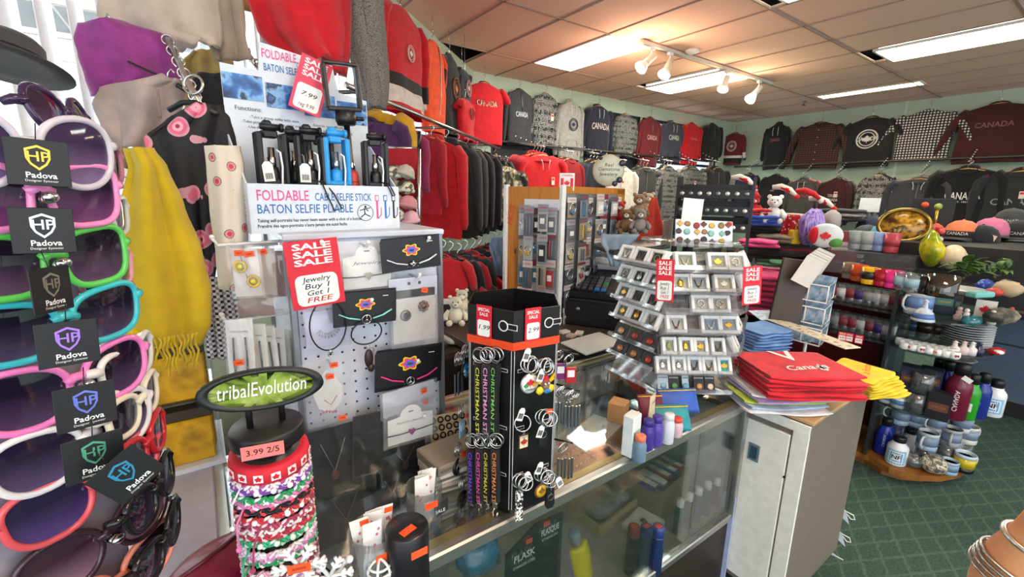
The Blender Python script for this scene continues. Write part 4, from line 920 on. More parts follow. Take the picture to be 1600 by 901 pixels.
# ------------------------------------------------------------------ small things at the foot of the pegboard
def cup_of_cards(px, py, lab, labc, n, r, h, seed):
    p = Zp(px, py, CT); tt = thing('clear_cup', lab, 'cup', at(p)); m = MB(); m.lathe([(0, .002), (r * .92, .002), (r, h), (r - .003, h), (r * .92 - .003, .005), (0, .005)], ACRYL, 26); m.put('cup_wall', tt)
    s_ = MB(); s_.box((0, -r * .97, h * .75), (.026, .001, .014), ORANGE); s_.put('price_sticker', tt); g = MB(); g.box((.02, -r * .85, h * .5), (.03, .001, .028), pla('#20242c', .5), RZ(.3)); g.front('SALE', .02, h * .5, -r * .87, .01, WHITEP, .01); g.put('printed_label', tt)
    random.seed(seed)
    for k in range(n):
        m = MB(); hh = h * 1.25; w_ = .030; m.box((0, 0, hh / 2), (w_, .0012, hh), PAPER); 
        for q in range(4): m.ell((random.uniform(-.011, .011), -.001, hh * random.uniform(.55, .9)), (.0022, .0005, .003), pla('#d86a9a'), 6, 4)
        if k % 2: m.box((w_ * .25, -.0009, hh * .93), (.014, .0005, .010), ORANGE)
        a = k / n; m.put('nail_file_card', None, at(p + Vector((r * .6 * (a * 2 - 1) * (.8 if k % 2 else .5), -r * .4 + r * .9 * a, .006)), random.uniform(-.3, .1), random.uniform(-.02, .10), random.uniform(-.12, .12)), labc % ('foremost', 'second', 'third', 'fourth', 'fifth', 'hindmost')[min(k, 5) if k < n - 1 else 5], 'card', 'white cards in clear cups')
cup_of_cards(590, 905, 'clear plastic cup of white cards beside the black cylinder', '%s white card in the cup beside the black cylinder', 5, .043, .105, 2)
cup_of_cards(664, 822, 'clear plastic cup of white cards behind the black cylinder', '%s white card in the cup behind the black cylinder', 4, .036, .095, 4)
m = MB(); 
p = Zp(648, 912, CT); t = thing('black_canister', 'tall black cylinder with two orange price stickers at the counter edge', 'canister', at(p + Vector((-.01, 0, .0))))
m.lathe([(0, 0), (.034, 0), (.035, .004), (.035, .118), (.033, .121), (0, .121)], pla('#1a191d', .3), 28); m.put('canister_body', t)
m = MB(); m.box((-.006, -.01, .1215), (.026, .014, .0006), ORANGE, RZ(.3)); m.put('price_sticker', t); m = MB(); m.box((.006, -.0355, .092), (.028, .0006, .014), ORANGE); m.put('price_sticker', t)
# white laser cut ornaments standing in front
def flake(label, px, py, d, r):
    m = MB()
    for k in range(6):
        a = PI * k / 3; c, s_ = math.cos(a), math.sin(a); m.rod((0, 0, 0), (r * c, 0, r * s_), .0028, WHITEP, 6)
        for f in (.45, .72):
            for sg in (-1, 1): b = a + sg * .8; m.rod((r * f * c, 0, r * f * s_), (r * f * c + r * .3 * math.cos(b), 0, r * f * s_ + r * .3 * math.sin(b)), .0024, WHITEP, 6)
    o = m.put('snowflake_ornament', None, at(D(px, py, d), -.3), label, 'ornament')
    if px == 468: sticker(o, .0, .0, -.004, .03, .014)
flake('white snowflake ornament with orange sticker in front of the bracelet tower', 468, 884, .62, .036)
flake('white snowflake ornament low between bracelet tower and cup', 515, 900, .66, .034)
m = MB(); m.tube([D(540, 880, .68), D(545, 868, .68), D(550, 874, .68)], .003, WHITEP, 6); m.tube([D(505, 905, .68), D(530, 892, .68), D(545, 868, .68)], .003, WHITEP, 6); m.ell(D(546, 873, .68), .006, WHITEP, 10, 7); m.put('ornament_hook', label='white curved ornament hook standing between snowflake and globe', cat='ornament')
m = MB(); r = .020
for k in range(3): m.ring((0, 0, 0), r, .0022, WHITEP, (math.cos(k * PI / 3), math.sin(k * PI / 3), 0), (0, 0, 1), 22, 6)
for z in (-.010, .0, .010): m.ring((0, 0, z), (r * r - z * z) ** .5, .0020, WHITEP, (1, 0, 0), (0, 1, 0), 22, 6)
m.rod((0, 0, -r), (0, 0, -.075), .003, WHITEP, 6); m.put('globe_ornament', None, TR(D(594, 888, .72)), 'small white wire globe ornament in front of the clear cup', 'ornament')
# tray of rings and the pile of boxes below it
p = Zp(706, 745, CT)
TRAYM = pla('#c9b384', .6)
for k in range(3):
    m = MB(); m.box((0, 0, 0), (.13, .10, .024), pla(('#b9ab9c', '#d8d2c6', '#8f8474')[k], .55), bev=.003); m.box((0, -.0505, 0), (.12, .001, .006), pla('#6f665a', .6)); m.put('jewelry_box', None, at(p + Vector((0, 0, .013 + k * .026)), -.15 + .12 * k), '%s flat jewellery box in the pile under the ring tray' % ('lowest beige', 'middle cream', 'top brown')[k], 'box', 'flat boxes under the ring tray')
t = thing('ring_tray', 'gold ring tray of black rings leaning on the box pile', 'ring tray', at(D(702, 672, 1.12), -.2, 0, 0) @ RX(math.radians(-38)))
m = MB(); m.box((0, 0, 0), (.10, .010, .085), TRAYM, bev=.002); m.put('tray_board', t)
for i in range(5):
    for j in range(4):
        m = MB(); m.ring((-.038 + i * .019, -.008, -.028 + j * .019), .0065, .0022, pla('#1c1a1c', .25, .6), n=12); m.put('ring', t)
# ------------------------------------------------------------------ hexagonal keychain tower
def hdir(p): v = Vector((p.x - CAM.x, p.y - CAM.y, 0)); return v.normalized()
def face(p, extra=0.0):                              # rotation that turns a front towards the camera's side of p
    v = hdir(p); return math.atan2(v.x, v.y) * -1 + extra
pv = Zp(797, 803, CT); HR = .104; hd = hdir(pv); hc = pv + hd * HR
hth = math.atan2(-hd.y, -hd.x)                       # angle of the vertex that looks at the camera
BLK = pla('#131315', .3); LINE = pla('#dcdcd8', .5); ORG = pla('#e8481a', .45)
zr = zat(798, 486, pv) - CT; zb = zat(798, 541, pv) - CT
def hexv(R, z, a0=0.0): return [(R * math.cos(hth + a0 + k * PI / 3), R * math.sin(hth + a0 + k * PI / 3), z) for k in range(6)]
t = thing('keychain_tower', 'black hexagonal cardboard tower with orange stripe hung with keychains', 'display stand', at(hc)); HT = t
def hexshell(m, R, z0, z1, mat, th=.003):
    a, b, c, d_ = hexv(R, z0), hexv(R, z1), hexv(R - th, z1), hexv(R - th, z0); vs = a + b + c + d_; fs = []
    for k in range(6):
        j = (k + 1) % 6; fs += [(k, j, 6 + j, 6 + k), (6 + k, 6 + j, 12 + j, 12 + k), (12 + k, 12 + j, 18 + j, 18 + k), (18 + k, 18 + j, j, k)]
    m.add(vs, fs, mat)
m = MB(); hexshell(m, HR, 0, zb, BLK); m.add(hexv(HR - .001, .002), [tuple(range(5, -1, -1))], BLK); m.put('tower_body', t)
m = MB(); hexshell(m, HR * 1.03, zb + .004, zr, BLK); m.add(hexv(HR, zb + .004), [tuple(range(6))], BLK); m.put('header_tray', t)
m = MB(); hexshell(m, HR * 1.045, zb - .008, zb + .008, ORG, .006); m.put('orange_band', t)
def hface(k):                                         # frame of face k: local x right, y up, z out
    a = hth + PI / 6 + k * PI / 3; n = Vector((math.cos(a), math.sin(a), 0)); x = Vector((0, 0, 1)).cross(n)
    return fr(n * HR * math.cos(PI / 6), x, (0, 0, 1)), a
# k = -1 shows at the picture left, k = 0 at the right
left, right = (0, -1) if hface(0)[0].to_translation().dot(RT) < hface(-1)[0].to_translation().dot(RT) else (-1, 0)
far_right = 1 if right == 0 else -2; far_left = -2 if right == 0 else 1
m = MB()
for k in range(6):
    T, a = hface(k); W_ = HR / 2
    for x in (-1, 1): m.box((x * (W_ - .003), zb / 2, .0008), (.0012, zb - .02, .0008), LINE, T)
    for z in (.10, .22, .36): 
        for x in (-.032, .032): m.box((x, z * zb / .42, .0006), (.018, .007, .0008), LINE, T); m.box((x, z * zb / .42, .0010), (.016, .005, .0008), BLK, T)
m.put('outline_print', t)
def hpt(k, x, z, out): return (at(hc) @ hface(k)[0]) @ Vector((x, z - CT if z > CT else z, out))
def hrz(k): a = hface(k)[1]; return a + PI / 2
for k, sx in ((left, -.006), (right, -.012)):
    m = MB(); T, a = hface(k); z = (zr + zb) / 2 + .004
    m.ring((sx + .026 + .012, z, .005), .010, .0014, LINE, (1, 0, 0), (0, 1, 0), 16, 5, T)
    m.box((sx + .058, z, .004), (.022, .012, .0008), LINE, T); m.box((sx + .058, z, .0045), (.019, .009, .0008), BLK, T); m.put('header_print', t)
for k, lab, pr, sx in ((left, 'special sale card priced 1.99 on the keychain tower', '1.99', -.012), (right, 'special sale card priced 2.99 on the keychain tower', '2.99', -.012)):
    p_ = at(hc) @ hface(k)[0] @ Vector((sx, (zr + zb) / 2 + .006, .006)); sale_sign(lab, at(p_, hrz(k)), .036, .066, [(pr, '#1a1a1c', .05, .72)], 'special sale cards', False)
def bartag(m, T, w_=.014, h_=.026):
    m.prism([(-w_ / 2, -h_ / 2), (w_ / 2, -h_ / 2), (w_ / 2, h_ * .3), (w_ * .25, h_ / 2), (-w_ * .25, h_ / 2), (-w_ / 2, h_ * .3)], -.0004, .0004, PAPER, T)
    for i in range(7): m.box((-w_ * .34 + i * w_ * .11, -.0007, -h_ * .12), (.0006 + .0005 * (i % 2), .0004, h_ * .42), INK, T)
def keychain(label, px, py, off, charm, rz=None, nring=1, R=.0135, tagd=(-.012, .03), tilt=0.0, k=None, otag=False, drop=.034):
    if k is None: k = right
    n = (hface(k)[0].to_3x3() @ Vector((0, 0, 1))); p = PL(px, py, n, (hc + n * (HR * .866 + off)).dot(n))
    tt = thing('keychain', label, 'keychain', at(p, (hrz(k) if rz is None else rz), 0, tilt), 'keychains on the tower')
    m = MB()
    for i in range(nring): m.ring((.002 * i, .003 - .006 * i, .003 * (i % 2)), R, .0015, CHROME, (1, .25 * (i % 3 - 1), 0), (0, .2, 1), 18, 6)
    for i in range(4): m.ring((0, -.002, -R - .003 - i * .005), .0032, .0009, STEEL, (1, 0, 0) if i % 2 else (0, 1, 0), (0, 0, 1), 8, 4)
    m.put('split_ring', tt)
    m = MB(); charm(m, -R - drop * .62); m.put('charm', tt)
    if tagd: m = MB(); bartag(m, TR((tagd[0], -.010, tagd[1])) @ RY(.35 if tagd[0] < 0 else -.4)); m.put('price_tag', tt)
    if otag: m = MB(); m.box((0, 0, 0), (.014, .0008, .010), ORANGE); m.put('price_sticker', tt, at((.006, -.012, .018), 0, 0, .2))
def maple(r): return [(x * r, z * r) for x, z in [(0, 1), (-.18, .62), (-.42, .74), (-.34, .25), (-.62, .5), (-.7, .32), (-.98, .36), (-.86, .08), (-1, -.05), (-.52, -.42), (-.58, -.6), (-.08, -.52), (-.06, -1), (.06, -1), (.08, -.52), (.58, -.6), (.52, -.42), (1, -.05), (.86, .08), (.98, .36), (.7, .32), (.62, .5), (.34, .25), (.42, .74), (.18, .62)]]
def ch_canada(m, z):
    m.lathe([(.0205, 0), (.0205, .003), (0, .003)], pla('#c7c9cc', .3, .8), 26, TR((0, -.002, z)) @ RX(PI / 2)); m.lathe([(.0185, 0), (.0185, .001), (0, .001)], WHITEP, 26, TR((0, -.005, z)) @ RX(PI / 2))
    for dx, dz, c, r in ((0, .002, '#c8242e', .009), (-.009, -.003, '#3a9a4a', .006), (.009, -.003, '#e0a020', .006)): m.prism([(x + dx, q + dz + z) for x, q in maple(r)], -.0068, -.006, pla(c, .4))
    m.front('CANADA', 0, z - .012, -.0066, .0055, INK, .01)
def ch_moose(m, z):
    m.ell((0, -.004, z), (.012, .005, .010), pla('#6b4a32', .5), 12, 8); m.ell((0, -.008, z - .004), (.008, .004, .005), pla('#8a6a48', .5), 10, 6)
    for s_ in (-1, 1): m.ell((s_ * .012, -.005, z - .011), (.009, .004, .008), pla('#e8c31e', .4), 10, 7, None, .3); m.prism([(s_ * .008, z + .006), (s_ * .022, z + .020), (s_ * .018, z + .006), (s_ * .024, z + .008), (s_ * .012, z + .001)][::s_], -.005, -.002, pla('#d9b41c', .4))
    m.ell((.004, -.006, z - .014), (.009, .004, .006), pla('#2f7fc4', .4), 10, 6); m.prism([(-.006, z + .008), (.006, z + .008), (.005, z + .018), (-.005, z + .018)], -.007, -.002, SALE)
    for s_ in (-1, 1): m.ell((s_ * .004, -.011, z + .003), .0022, WHITEP, 7, 5)
def ch_square(m, z):
    m.box((0, -.001, z), (.022, .003, .030), pla('#4a2a1c', .5), bev=.001); m.box((0, -.003, z), (.018, .001, .025), pla('#e8d6b0', .6)); m.prism([(x, q + z) for x, q in maple(.008)], -.0042, -.0036, pla('#a82a20', .5)); m.front('CANADA', 0, z + .010, -.0037, .004, INK, .01)
def ch_fob(m, z):
    m.prism([(-.008, z + .022), (.008, z + .022), (.011, z - .018), (.007, z - .026), (-.007, z - .026), (-.011, z - .018)], -.003, .003, pla('#1b1a1c', .4)); m.ring((0, -.0035, z), .007, .0008, STEEL, n=16)
def ch_gold(m, z):
    m.lathe([(.0165, 0), (.0165, .0025), (0, .0025)], pla('#7a3a22', .4), 24, TR((0, 0, z)) @ RX(PI / 2)); m.lathe([(.013, 0), (.013, .001), (0, .001)], pla('#e5bb2e', .35), 24, TR((0, -.0026, z)) @ RX(PI / 2)); m.prism([(x, q + z) for x, q in maple(.008)], -.0045, -.0036, pla('#8a5a1a', .5))
def ch_strip(m, z):
    m.box((0, 0, z - .02), (.016, .006, .070), patt('barcode_strip', p_noise([(.45, '#15151a'), (.5, '#f0efe8')], 220, 2), .5), bev=.001)
def ch_bars(m, z):
    for i in range(5): m.box((-.016 + i * .008, -.002 - .003 * (i % 2), z - .012), (.0055, .003, .052), STEEL, bev=.001)
def ch_guitar(m, z):
    m.ell((0, 0, z), (.016, .004, .020), pla('#141418', .4), 16, 10); m.ell((0, -.003, z), (.012, .003, .016), patt('blue_enamel', p_noise([(.4, '#2a7fb8'), (.55, '#9ad8ea'), (.65, '#e8e8e0')], 120, 2), .3), 14, 8)
def ch_disc(c):
    def f(m, z): m.lathe([(.019, -.003), (.021, 0), (.019, .003), (0, .004)], pla(c, .3, .3), 22, TR((0, 0, z)) @ RX(PI / 2)); m.ring((0, -.004, z), .013, .001, STEEL, n=18)
    return f
def ch_card(c):
    def f(m, z): m.box((0, 0, z), (.024, .003, .038), pla(c, .3), bev=.001); m.box((0, -.002, z + .004), (.016, .001, .016), pla('#e8e8ea', .4))
    return f
keychain('keychain bunch with round white canada disc of three maple leaves', 827, 570, .028, ch_canada, nring=3, R=.015, tagd=(-.012, .026))
keychain('keychain with colourful moose charm beside the canada disc', 851, 572, .034, ch_moose, nring=3, tagd=(-.014, -.012))
keychain('keychain with square wooden maple leaf plate', 818, 662, .026, ch_square, nring=1, R=.016, tagd=(-.012, .028))
keychain('keychain bunch with black leather fob and orange sticker', 849, 652, .034, ch_fob, nring=4, R=.0145, tagd=(-.012, -.022), otag=True)
keychain('keychain bunch with long black and white strip charms at the tower foot', 812, 752, .030, ch_strip, nring=4, tagd=(.014, .012))
keychain('keychain bunch with round gold maple charm at the tower foot', 846, 742, .034, ch_gold, nring=4, tagd=(-.012, .026))
keychain('keychain with hidden charm and white tag beside the gold maple charm', 860, 752, .040, ch_fob, nring=2, tagd=(.016, .0))
for i, (px, py, lab, fn, nr) in enumerate(((877, 556, 'purple card keychain at the tower side facing the register', ch_card('#7a2a6a'), 2), (893, 562, 'red penknife keychain at the tower side facing the register', ch_card('#b02028'), 2), (880, 612, 'keychain bunch of hanging steel bars, outer side of the tower', ch_bars, 5), (895, 618, 'second keychain bunch of hanging steel bars, outer side of the tower', ch_bars, 5), (884, 700, 'small steel keychain low on the outer side of the tower', ch_bars, 2))):
    p = D(px, py, .985); tt = thing('keychain', lab, 'keychain', at(p, -.5), 'keychains on the tower'); m = MB()
    for q in range(nr): m.ring((.004 * q - .008, .002 * q, .002 * (q % 2)), .010, .0014, CHROME, (1, .5, 0), (0, 0, 1), 14, 5)
    m.rod((-.022, .02, .012), (.016, .0, .012), .0022, BLACKP, 6); m.put('split_ring', tt); m = MB(); fn(m, -.036); m.put('charm', tt)
for px, py, lab, fn, nr in ((727, 548, 'blue enamel oval keychain at the edge of the tower', ch_guitar, 3), (716, 560, 'keychain bunch of many split rings behind the blue enamel one', ch_bars, 5), (722, 640, 'pale blue card keychain under the blue enamel one', ch_card('#8ac4dc'), 2), (716, 700, 'black disc keychain at the tower edge', ch_disc('#1a1a1e'), 3), (722, 752, 'dark wine disc keychain low at the tower edge', ch_disc('#3a1a20'), 3), (720, 795, 'brown disc keychain, lowest at the tower edge', ch_disc('#4a2a22'), 2)):
    p = D(px, py, .985); tt = thing('keychain', lab, 'keychain', at(p, .5), 'keychains on the tower'); m = MB()
    for q in range(nr): m.ring((.004 * q - .008, -.002 * q, .002 * (q % 2)), .0135, .0015, CHROME, (1, .4, 0), (0, 0, 1), 16, 5)
    m.put('split_ring', tt); m = MB(); fn(m, -.045); m.put('charm', tt)
    if 'black disc' in lab or 'pale blue' in lab: m = MB(); m.box((0, 0, 0), (.022, .0008, .012), PINKTAG if 'pale' in lab else ORANGE); m.put('price_sticker', tt, at((.004, -.012, -.012), 0, 0, .3))
def lanyard(label, px, y0, y1, col, txt, off, wob):
    k = left; n = (hface(k)[0].to_3x3() @ Vector((0, 0, 1))); kk = (hc + n * (HR * .866 + off)).dot(n); p = PL(px, y0, n, kk); q = PL(px, y1, n, kk); L = p.z - q.z
    tt = thing('lanyard', label, 'lanyard', at(p, hrz(k) + wob), 'short lanyards on the tower'); w_ = .017
    m = MB(); sm = fab('#141416', .8)
    for y in (0, .007): m.grid(lambda u, v: ((u - .5) * w_, y - .003 * math.sin(v * 5 + wob * 9), -.016 - v * (L - .05)), 2, 12, sm, None, .0012)
    m.text(txt, TR((0, -.0055, -.016 - (L - .05) / 2)) @ RX(PI / 2) @ RZ(-PI / 2), .0125, pla(col, .6), .006, (L - .05) * .92); m.put('strap', tt)
    m = MB(); m.ring((0, 0, 0), .014, .0015, CHROME, n=18); m.ring((0, .006, .002), .014, .0015, CHROME, (1, .3, 0), n=18); m.put('split_ring', tt)
    m = MB(); m.box((0, .002, -L + .028), (.012, .008, .014), CHROME, bev=.002); m.tube([(0, .002, -L + .022), (-.006, .002, -L + .010), (-.004, .002, -L), (.004, .002, -L), (.006, .002, -L + .012)], .0018, CHROME, 6); m.put('clasp', tt)
for i, (px, col, nm, w_) in enumerate(((748, '#e6dc3a', 'yellow', .0), (760, '#f09ad0', 'pink', .1), (773, '#8fe06a', 'light green', -.15))): lanyard('short black lanyard with %s lettering, upper row of the tower' % nm, px, 556, 700, col, 'CHRISTMAN ST', .014 + .008 * (i % 2), w_)
for i, (px, col, nm, w_) in enumerate(((736, '#8a4ae8', 'violet', .1), (749, '#ff4ab0', 'hot pink', .0), (761, '#f0e43a', 'bright yellow', -.05), (774, '#f08a3a', 'orange', .1))): lanyard('short black lanyard with %s lettering, lower row of the tower' % nm, px, 690, 808, col, 'CHRISTMAN ST', .014 + .008 * (i % 2), w_)

# ------------------------------------------------------------------ goods inside and on the display counter
def on(px, py, z): return Zp(px, py, z)
def boxy(name, label, cat, p, d, col, rz=0, group=None, top=None, mark=None, bev=.002):
    """small carton: body with its lid flap and printed band"""
    t = thing(name, label, cat, at(p, rz), group); m = MB(); m.box((0, 0, d[2] / 2), d, col, bev=bev); m.box((0, 0, d[2] - .001), (d[0] * .9, d[1] * .9, .004), top or col); m.put('carton', t)
    if mark: m = MB(); y = -d[1] / 2 - .0006; m.box((0, y, d[2] * .5), (d[0] * .8, .0008, d[2] * .3), mark[1]); m.front(mark[0], 0, d[2] * .5, y - .0008, d[2] * .13, mark[2], .01, d[0] * .6); m.put('printed_label', t)
    return t
def bottle(name, label, cat, p, r, h, col, capc, group=None, capm=None, neck=.45, rz=0, mark=None, mat=None, caph=.13, capr=.55):
    t = thing(name, label, cat, at(p, rz), group); c = mat or pla(col, .25); m = MB(); b = h * (1 - caph)
    m.lathe([(0, 0), (r * .92, 0), (r, r * .12), (r, b * .74), (r * .94, b * .82), (r * neck, b * .95), (r * neck, b)], c, 22); m.put('bottle_body', t)
    m = MB(); m.lathe([(r * capr, b - .002), (r * capr, h * .98), (r * capr * .9, h), (0, h)], capm or pla(capc, .4), 16); m.put('bottle_cap', t)
    if mark: m = MB(); mark(m, r, h); m.put('printed_mark', t)
    return t
SF = .57
m = bpy.data.objects['glass_shelf']; bpy.data.objects.remove(m)
t = bpy.data.objects['display_counter']; m = MB(); m.box(((SX0 + SX1) / 2, (SY0 + SY1) / 2 + .02, SF - .003), (SX1 - SX0 - .03, SY1 - SY0 - .10, .006), GLASS); m.put('glass_shelf', t)
def tube_mark(m, r, h): m.grid(lambda u, v: (r * 1.01 * math.sin((u - .5) * 2), -r * 1.01 * math.cos((u - .5) * 2), h * (.2 + .4 * v)), 6, 1, pla('#f2e6cf', .5))
bz = CT + .001
boxy('carton', 'tall white and grey sunscreen carton behind the counter rail', 'box', on(984, 708, bz) , (.042, .03, .112), pla('#e4ebe8', .5), .2, top=WHITEP, mark=('Blue Lizard', pla('#9fc4b4', .5), INK))
t = thing('sunscreen_tube', 'cream sunscreen tube marked 50 standing behind the white carton', 'tube', at(on(1016, 668, bz), .3)); m = MB(); m.grid(lambda u, v: ((u - .5) * .046, (.0 - .012 * math.sin(PI * u)) * (1 - v * .9), .015 + v * .09), 8, 6, pla('#e2d5b4', .4)); m.grid(lambda u, v: ((.5 - u) * .046, .012 * math.sin(PI * u) * (1 - v * .9), .015 + v * .09), 8, 6, pla('#e2d5b4', .4)); m.front('50', 0, .045, -.013, .016, INK, .01); m.front('HAWAIIAN', 0, .085, -.006, .008, INK, .01); m.put('tube_body', t); m = MB(); m.lathe([(0, 0), (.014, 0), (.014, .016), (0, .016)], pla('#c2402a'), 14); m.put('tube_cap', t)
for lab, px, py, c, cc, h in (('violet sunscreen bottle beside the white carton', 1010, 700, '#4a3a98', '#3d2f86', .085), ('second violet sunscreen bottle beside the white bottle', 1024, 694, '#5a48a8', '#4a3a98', .085), ('white sunscreen bottle beside the violet ones', 1042, 690, '#d8dde4', '#e8e8ea', .085), ('pink white lotion bottle at the row end', 1056, 680, '#d8b8c4', '#d84a3a', .055), ('small grey blue bottle with orange top in front of the violet ones', 998, 718, '#6f8a9c', '#e87a5a', .07)):
    bottle('sunscreen_bottle', lab, 'bottle', on(px, py, bz), .017, h, c, cc, 'sunscreen bottles behind the rail', neck=.8, capr=.8, caph=.2)
for lab, px, py, c, sx in (('turquoise zip pouch on the counter glass by the ring spinner', 1048, 668, '#1f8f9a', .11), ('cobalt blue zip pouch at the ring spinner foot', 1058, 640, '#2b58b8', .13), ('wine red pouch beside the cobalt one', 1016, 650, '#7a2240', .08)):
    m = MB(); m.grid(lambda u, v: ((u - .5) * sx, -.010 * math.sin(PI * u) * math.sin(PI * v) - .002 * math.sin(12 * u), (v - .5) * .075), 12, 8, fab(c, .5), None, .010); m.tube([(-sx * .48, -.006, .030), (sx * .48, -.006, .030)], .002, pla('#e8c43a'), 5)
    m.put('zip_pouch', None, at(on(px, py, bz) + Vector((0, 0, .032)), -.5, 0, .0) @ RX(-.6), lab, 'pouch', 'zip pouches on the counter glass')
boxy('carton', 'small kraft carton behind the sunscreen tube', 'box', on(965, 655, bz), (.05, .05, .06), pla('#b98d5c', .7), .4)
m = MB(); m.box((0, 0, .001), (.16, .12, .0015), PAPER); m.put('paper_sheet', None, at(on(935, 668, SF + .012), .3), 'bright white paper sheet lying under the counter glass', 'paper')
t = thing('ring_tray', 'cream tray of silver rings under the counter glass', 'ring tray', at(on(893, 730, SF), .15)); m = MB(); m.box((0, 0, .008), (.17, .09, .016), pla('#d8c9a0', .7), bev=.003); m.put('tray_board', t); random.seed(6)
for i in range(8):
    for j in range(3):
        m = MB(); m.ring((0, 0, 0), .0065, .0016, CHROME, n=12); m.ell((0, 0, .007), .0032, pla(random.choice(['#3a6a8a', '#8a2a3a', '#c9c9d4', '#4a4a50']), .15), 7, 5); m.put('ring', t, at((-.072 + i * .0205, -.028 + j * .028, .020), random.uniform(-.4, .4)))
t = thing('ring_tray', 'brown ring tray beside the tower foot under the glass', 'ring tray', at(on(838, 690, SF) + Vector((.05, .03, 0)), .2)); m = MB(); m.box((0, 0, .008), (.10, .07, .016), pla('#8a7a5a', .7), bev=.003); m.put('tray_board', t)
DK = .29
t = thing('packet_box', 'open brown cardboard box of bright packets inside the counter', 'box', at(on(1046, 800, DK) + Vector((.02, .07, 0)), .12)); CB = pla('#8a7358', .8)
for c, d_ in (((0, -.07, .06), (.20, .003, .12)), ((0, .07, .06), (.20, .003, .12)), ((-.10, 0, .06), (.003, .14, .12)), ((.10, 0, .06), (.003, .14, .12)), ((0, 0, .002), (.2, .14, .004))): m = MB(); m.box(c, d_, CB); m.put('side_panel', t)
for k, (c, nm) in enumerate((('#6a3a8a', 'purple'), ('#d8d4da', 'white'), ('#8a2a3a', 'wine red'), ('#3a4a8a', 'navy blue'), ('#a8503a', 'rust'))):
    m = MB(); m.box((0, 0, .06), (.030, .10, .11), pla(c, .3), bev=.004); m.box((0, 0, .116), (.02, .08, .002), pla('#e8e2da', .4)); m.put('snack_packet', None, at(on(1046, 800, DK) + Vector((.02, .07, .006)), .12) @ TR((-.075 + k * .038, 0, 0)) @ RY(.06 * (k - 2)), '%s packet in the open cardboard box' % nm, 'packet', 'packets in the cardboard box')
for k, (px, py, c, nm) in enumerate(((1058, 832, '#2a6a6a', 'teal'), (1073, 822, '#8a5a4a', 'amber'), (1087, 812, '#7a4a9a', 'purple'), (1101, 802, '#4a6a4a', 'green'), (1116, 796, '#c85a5a', 'rose'))):
    bottle('lotion_bottle', '%s lotion bottle with white cap inside the counter' % nm, 'bottle', on(px, py, DK), .016, .13, c, '#eceae2', 'lotion bottles in the counter', neck=.7, capr=.7, caph=.2, mat=clear('lotion' + c[1:], c, .25, .1, .1, c))
p = on(945, 795, DK)
t = thing('wooden_tray', 'shallow pale wooden tray inside the counter', 'tray', at(p, .1)); WD = pla('#b8a070', .6)
for c, d_ in (((0, 0, .004), (.24, .14, .008)), ((0, -.07, .02), (.24, .008, .04)), ((0, .07, .02), (.24, .008, .04)), ((-.12, 0, .02), (.008, .14, .04)), ((.12, 0, .02), (.008, .14, .04))): m = MB(); m.box(c, d_, WD); m.put('side_panel', t)
m = MB(); m.box((0, 0, .0), (.17, .10, .045), clear('tub', '#f2f2f2', .22, .15, .15), bev=.012, seg=2); m.put('plastic_tub', None, at(p + Vector((.0, 0, .034)), .1), 'frosted plastic tub standing in the wooden tray', 'tub')
p = on(1005, 822, DK)
t = thing('paper_tray', 'white square paper tray inside the counter', 'tray', at(p, .2)); m = MB(); m.box((0, 0, .01), (.12, .10, .02), PAPER, bev=.003); m.put('tray_base', t); m = MB(); m.ell((0, 0, .0225), (.012, .012, .003), GREYT, 10, 6); m.put('knob', t)
for px, c, nm, cc in ((985, '#2a1a1e', 'dark wine', '#8a1f2a'), (1004, '#1d2a4a', 'navy', '#26356a'), (1022, '#1f3058', 'dark blue', '#2a3f80')):
    p = on(px, 893, DK)
    tt = bottle('steel_flask', '%s slim flask with an orange sticker on its lid, inside the counter' % nm, 'flask', p, .020, .16, c, cc, 'slim flasks in the counter', neck=.9, capr=.9, caph=.18); m = MB(); m.box((0, 0, .1605), (.02, .014, .0008), ORANGE); m.put('price_sticker', tt)
p = Yp(835, 868, SY0 + .05); p.z = DK
t = thing('flask_display', 'black flask display card with white flask lettering inside the counter', 'display card', at(p, -.02)); m = MB(); h0 = Yp(845, 822, SY0 + .05).z - DK
m.prism([(-.085, 0), (.085, 0), (.085, h0 + .012), (.0, h0 + .016), (-.085, h0 - .03)], -.002, .002, pla('#101012', .4))
m.front('FLASK', -.032, h0 - .055, -.003, .026, WHITEP, .02, .062); m.front('STAINLESS STEEL', -.032, h0 - .078, -.003, .011, WHITEP, .01, .065); m.front('FLASQUE', .045, h0 - .020, -.003, .024, WHITEP, .02, .055); m.front('STAINLESS', .045, h0 - .040, -.003, .010, WHITEP, .01, .05); m.put('card', t)
for x, z in ((-.02, h0 - .02), (.032, h0 + .004)): sticker(t, x, z, -.004, .018, .012)
for lab, c, px in (('cherry red round tin at the foot of the flask card', '#b01f2a', 868), ('black round tin at the foot of the flask card', '#1a1a1c', 825), ('brass round tin between flask card and yellow pouch', '#8a6a2a', 815)):
    p = Yp(px, 905, SY0 + .03); p.z = DK; m = MB(); m.lathe([(0, 0), (.030, 0), (.032, .004), (.032, .036), (.029, .040), (0, .040)], pla(c, .25, .3), 24); m.lathe([(.024, .041), (.024, .0405)], WHITEP, 24); m.put('round_tin', None, at(p + Vector((0, 0, .02)), 0, 0, 0) @ RX(.5), lab, 'tin', 'round tins in the counter')
t = thing('water_pouch', 'yellow fold flat pouch bottle with grey cap inside the counter', 'bottle', at(Yp(905, 870, SY0 + .04), -.1, 0, -.25)); m = MB(); m.grid(lambda u, v: ((u - .5) * .05 * (1 - .35 * abs(v - .4)), -.010 * math.sin(PI * u), .05 - v * .12), 8, 10, pla('#e8d41c', .35), None, .012); m.put('pouch', t)
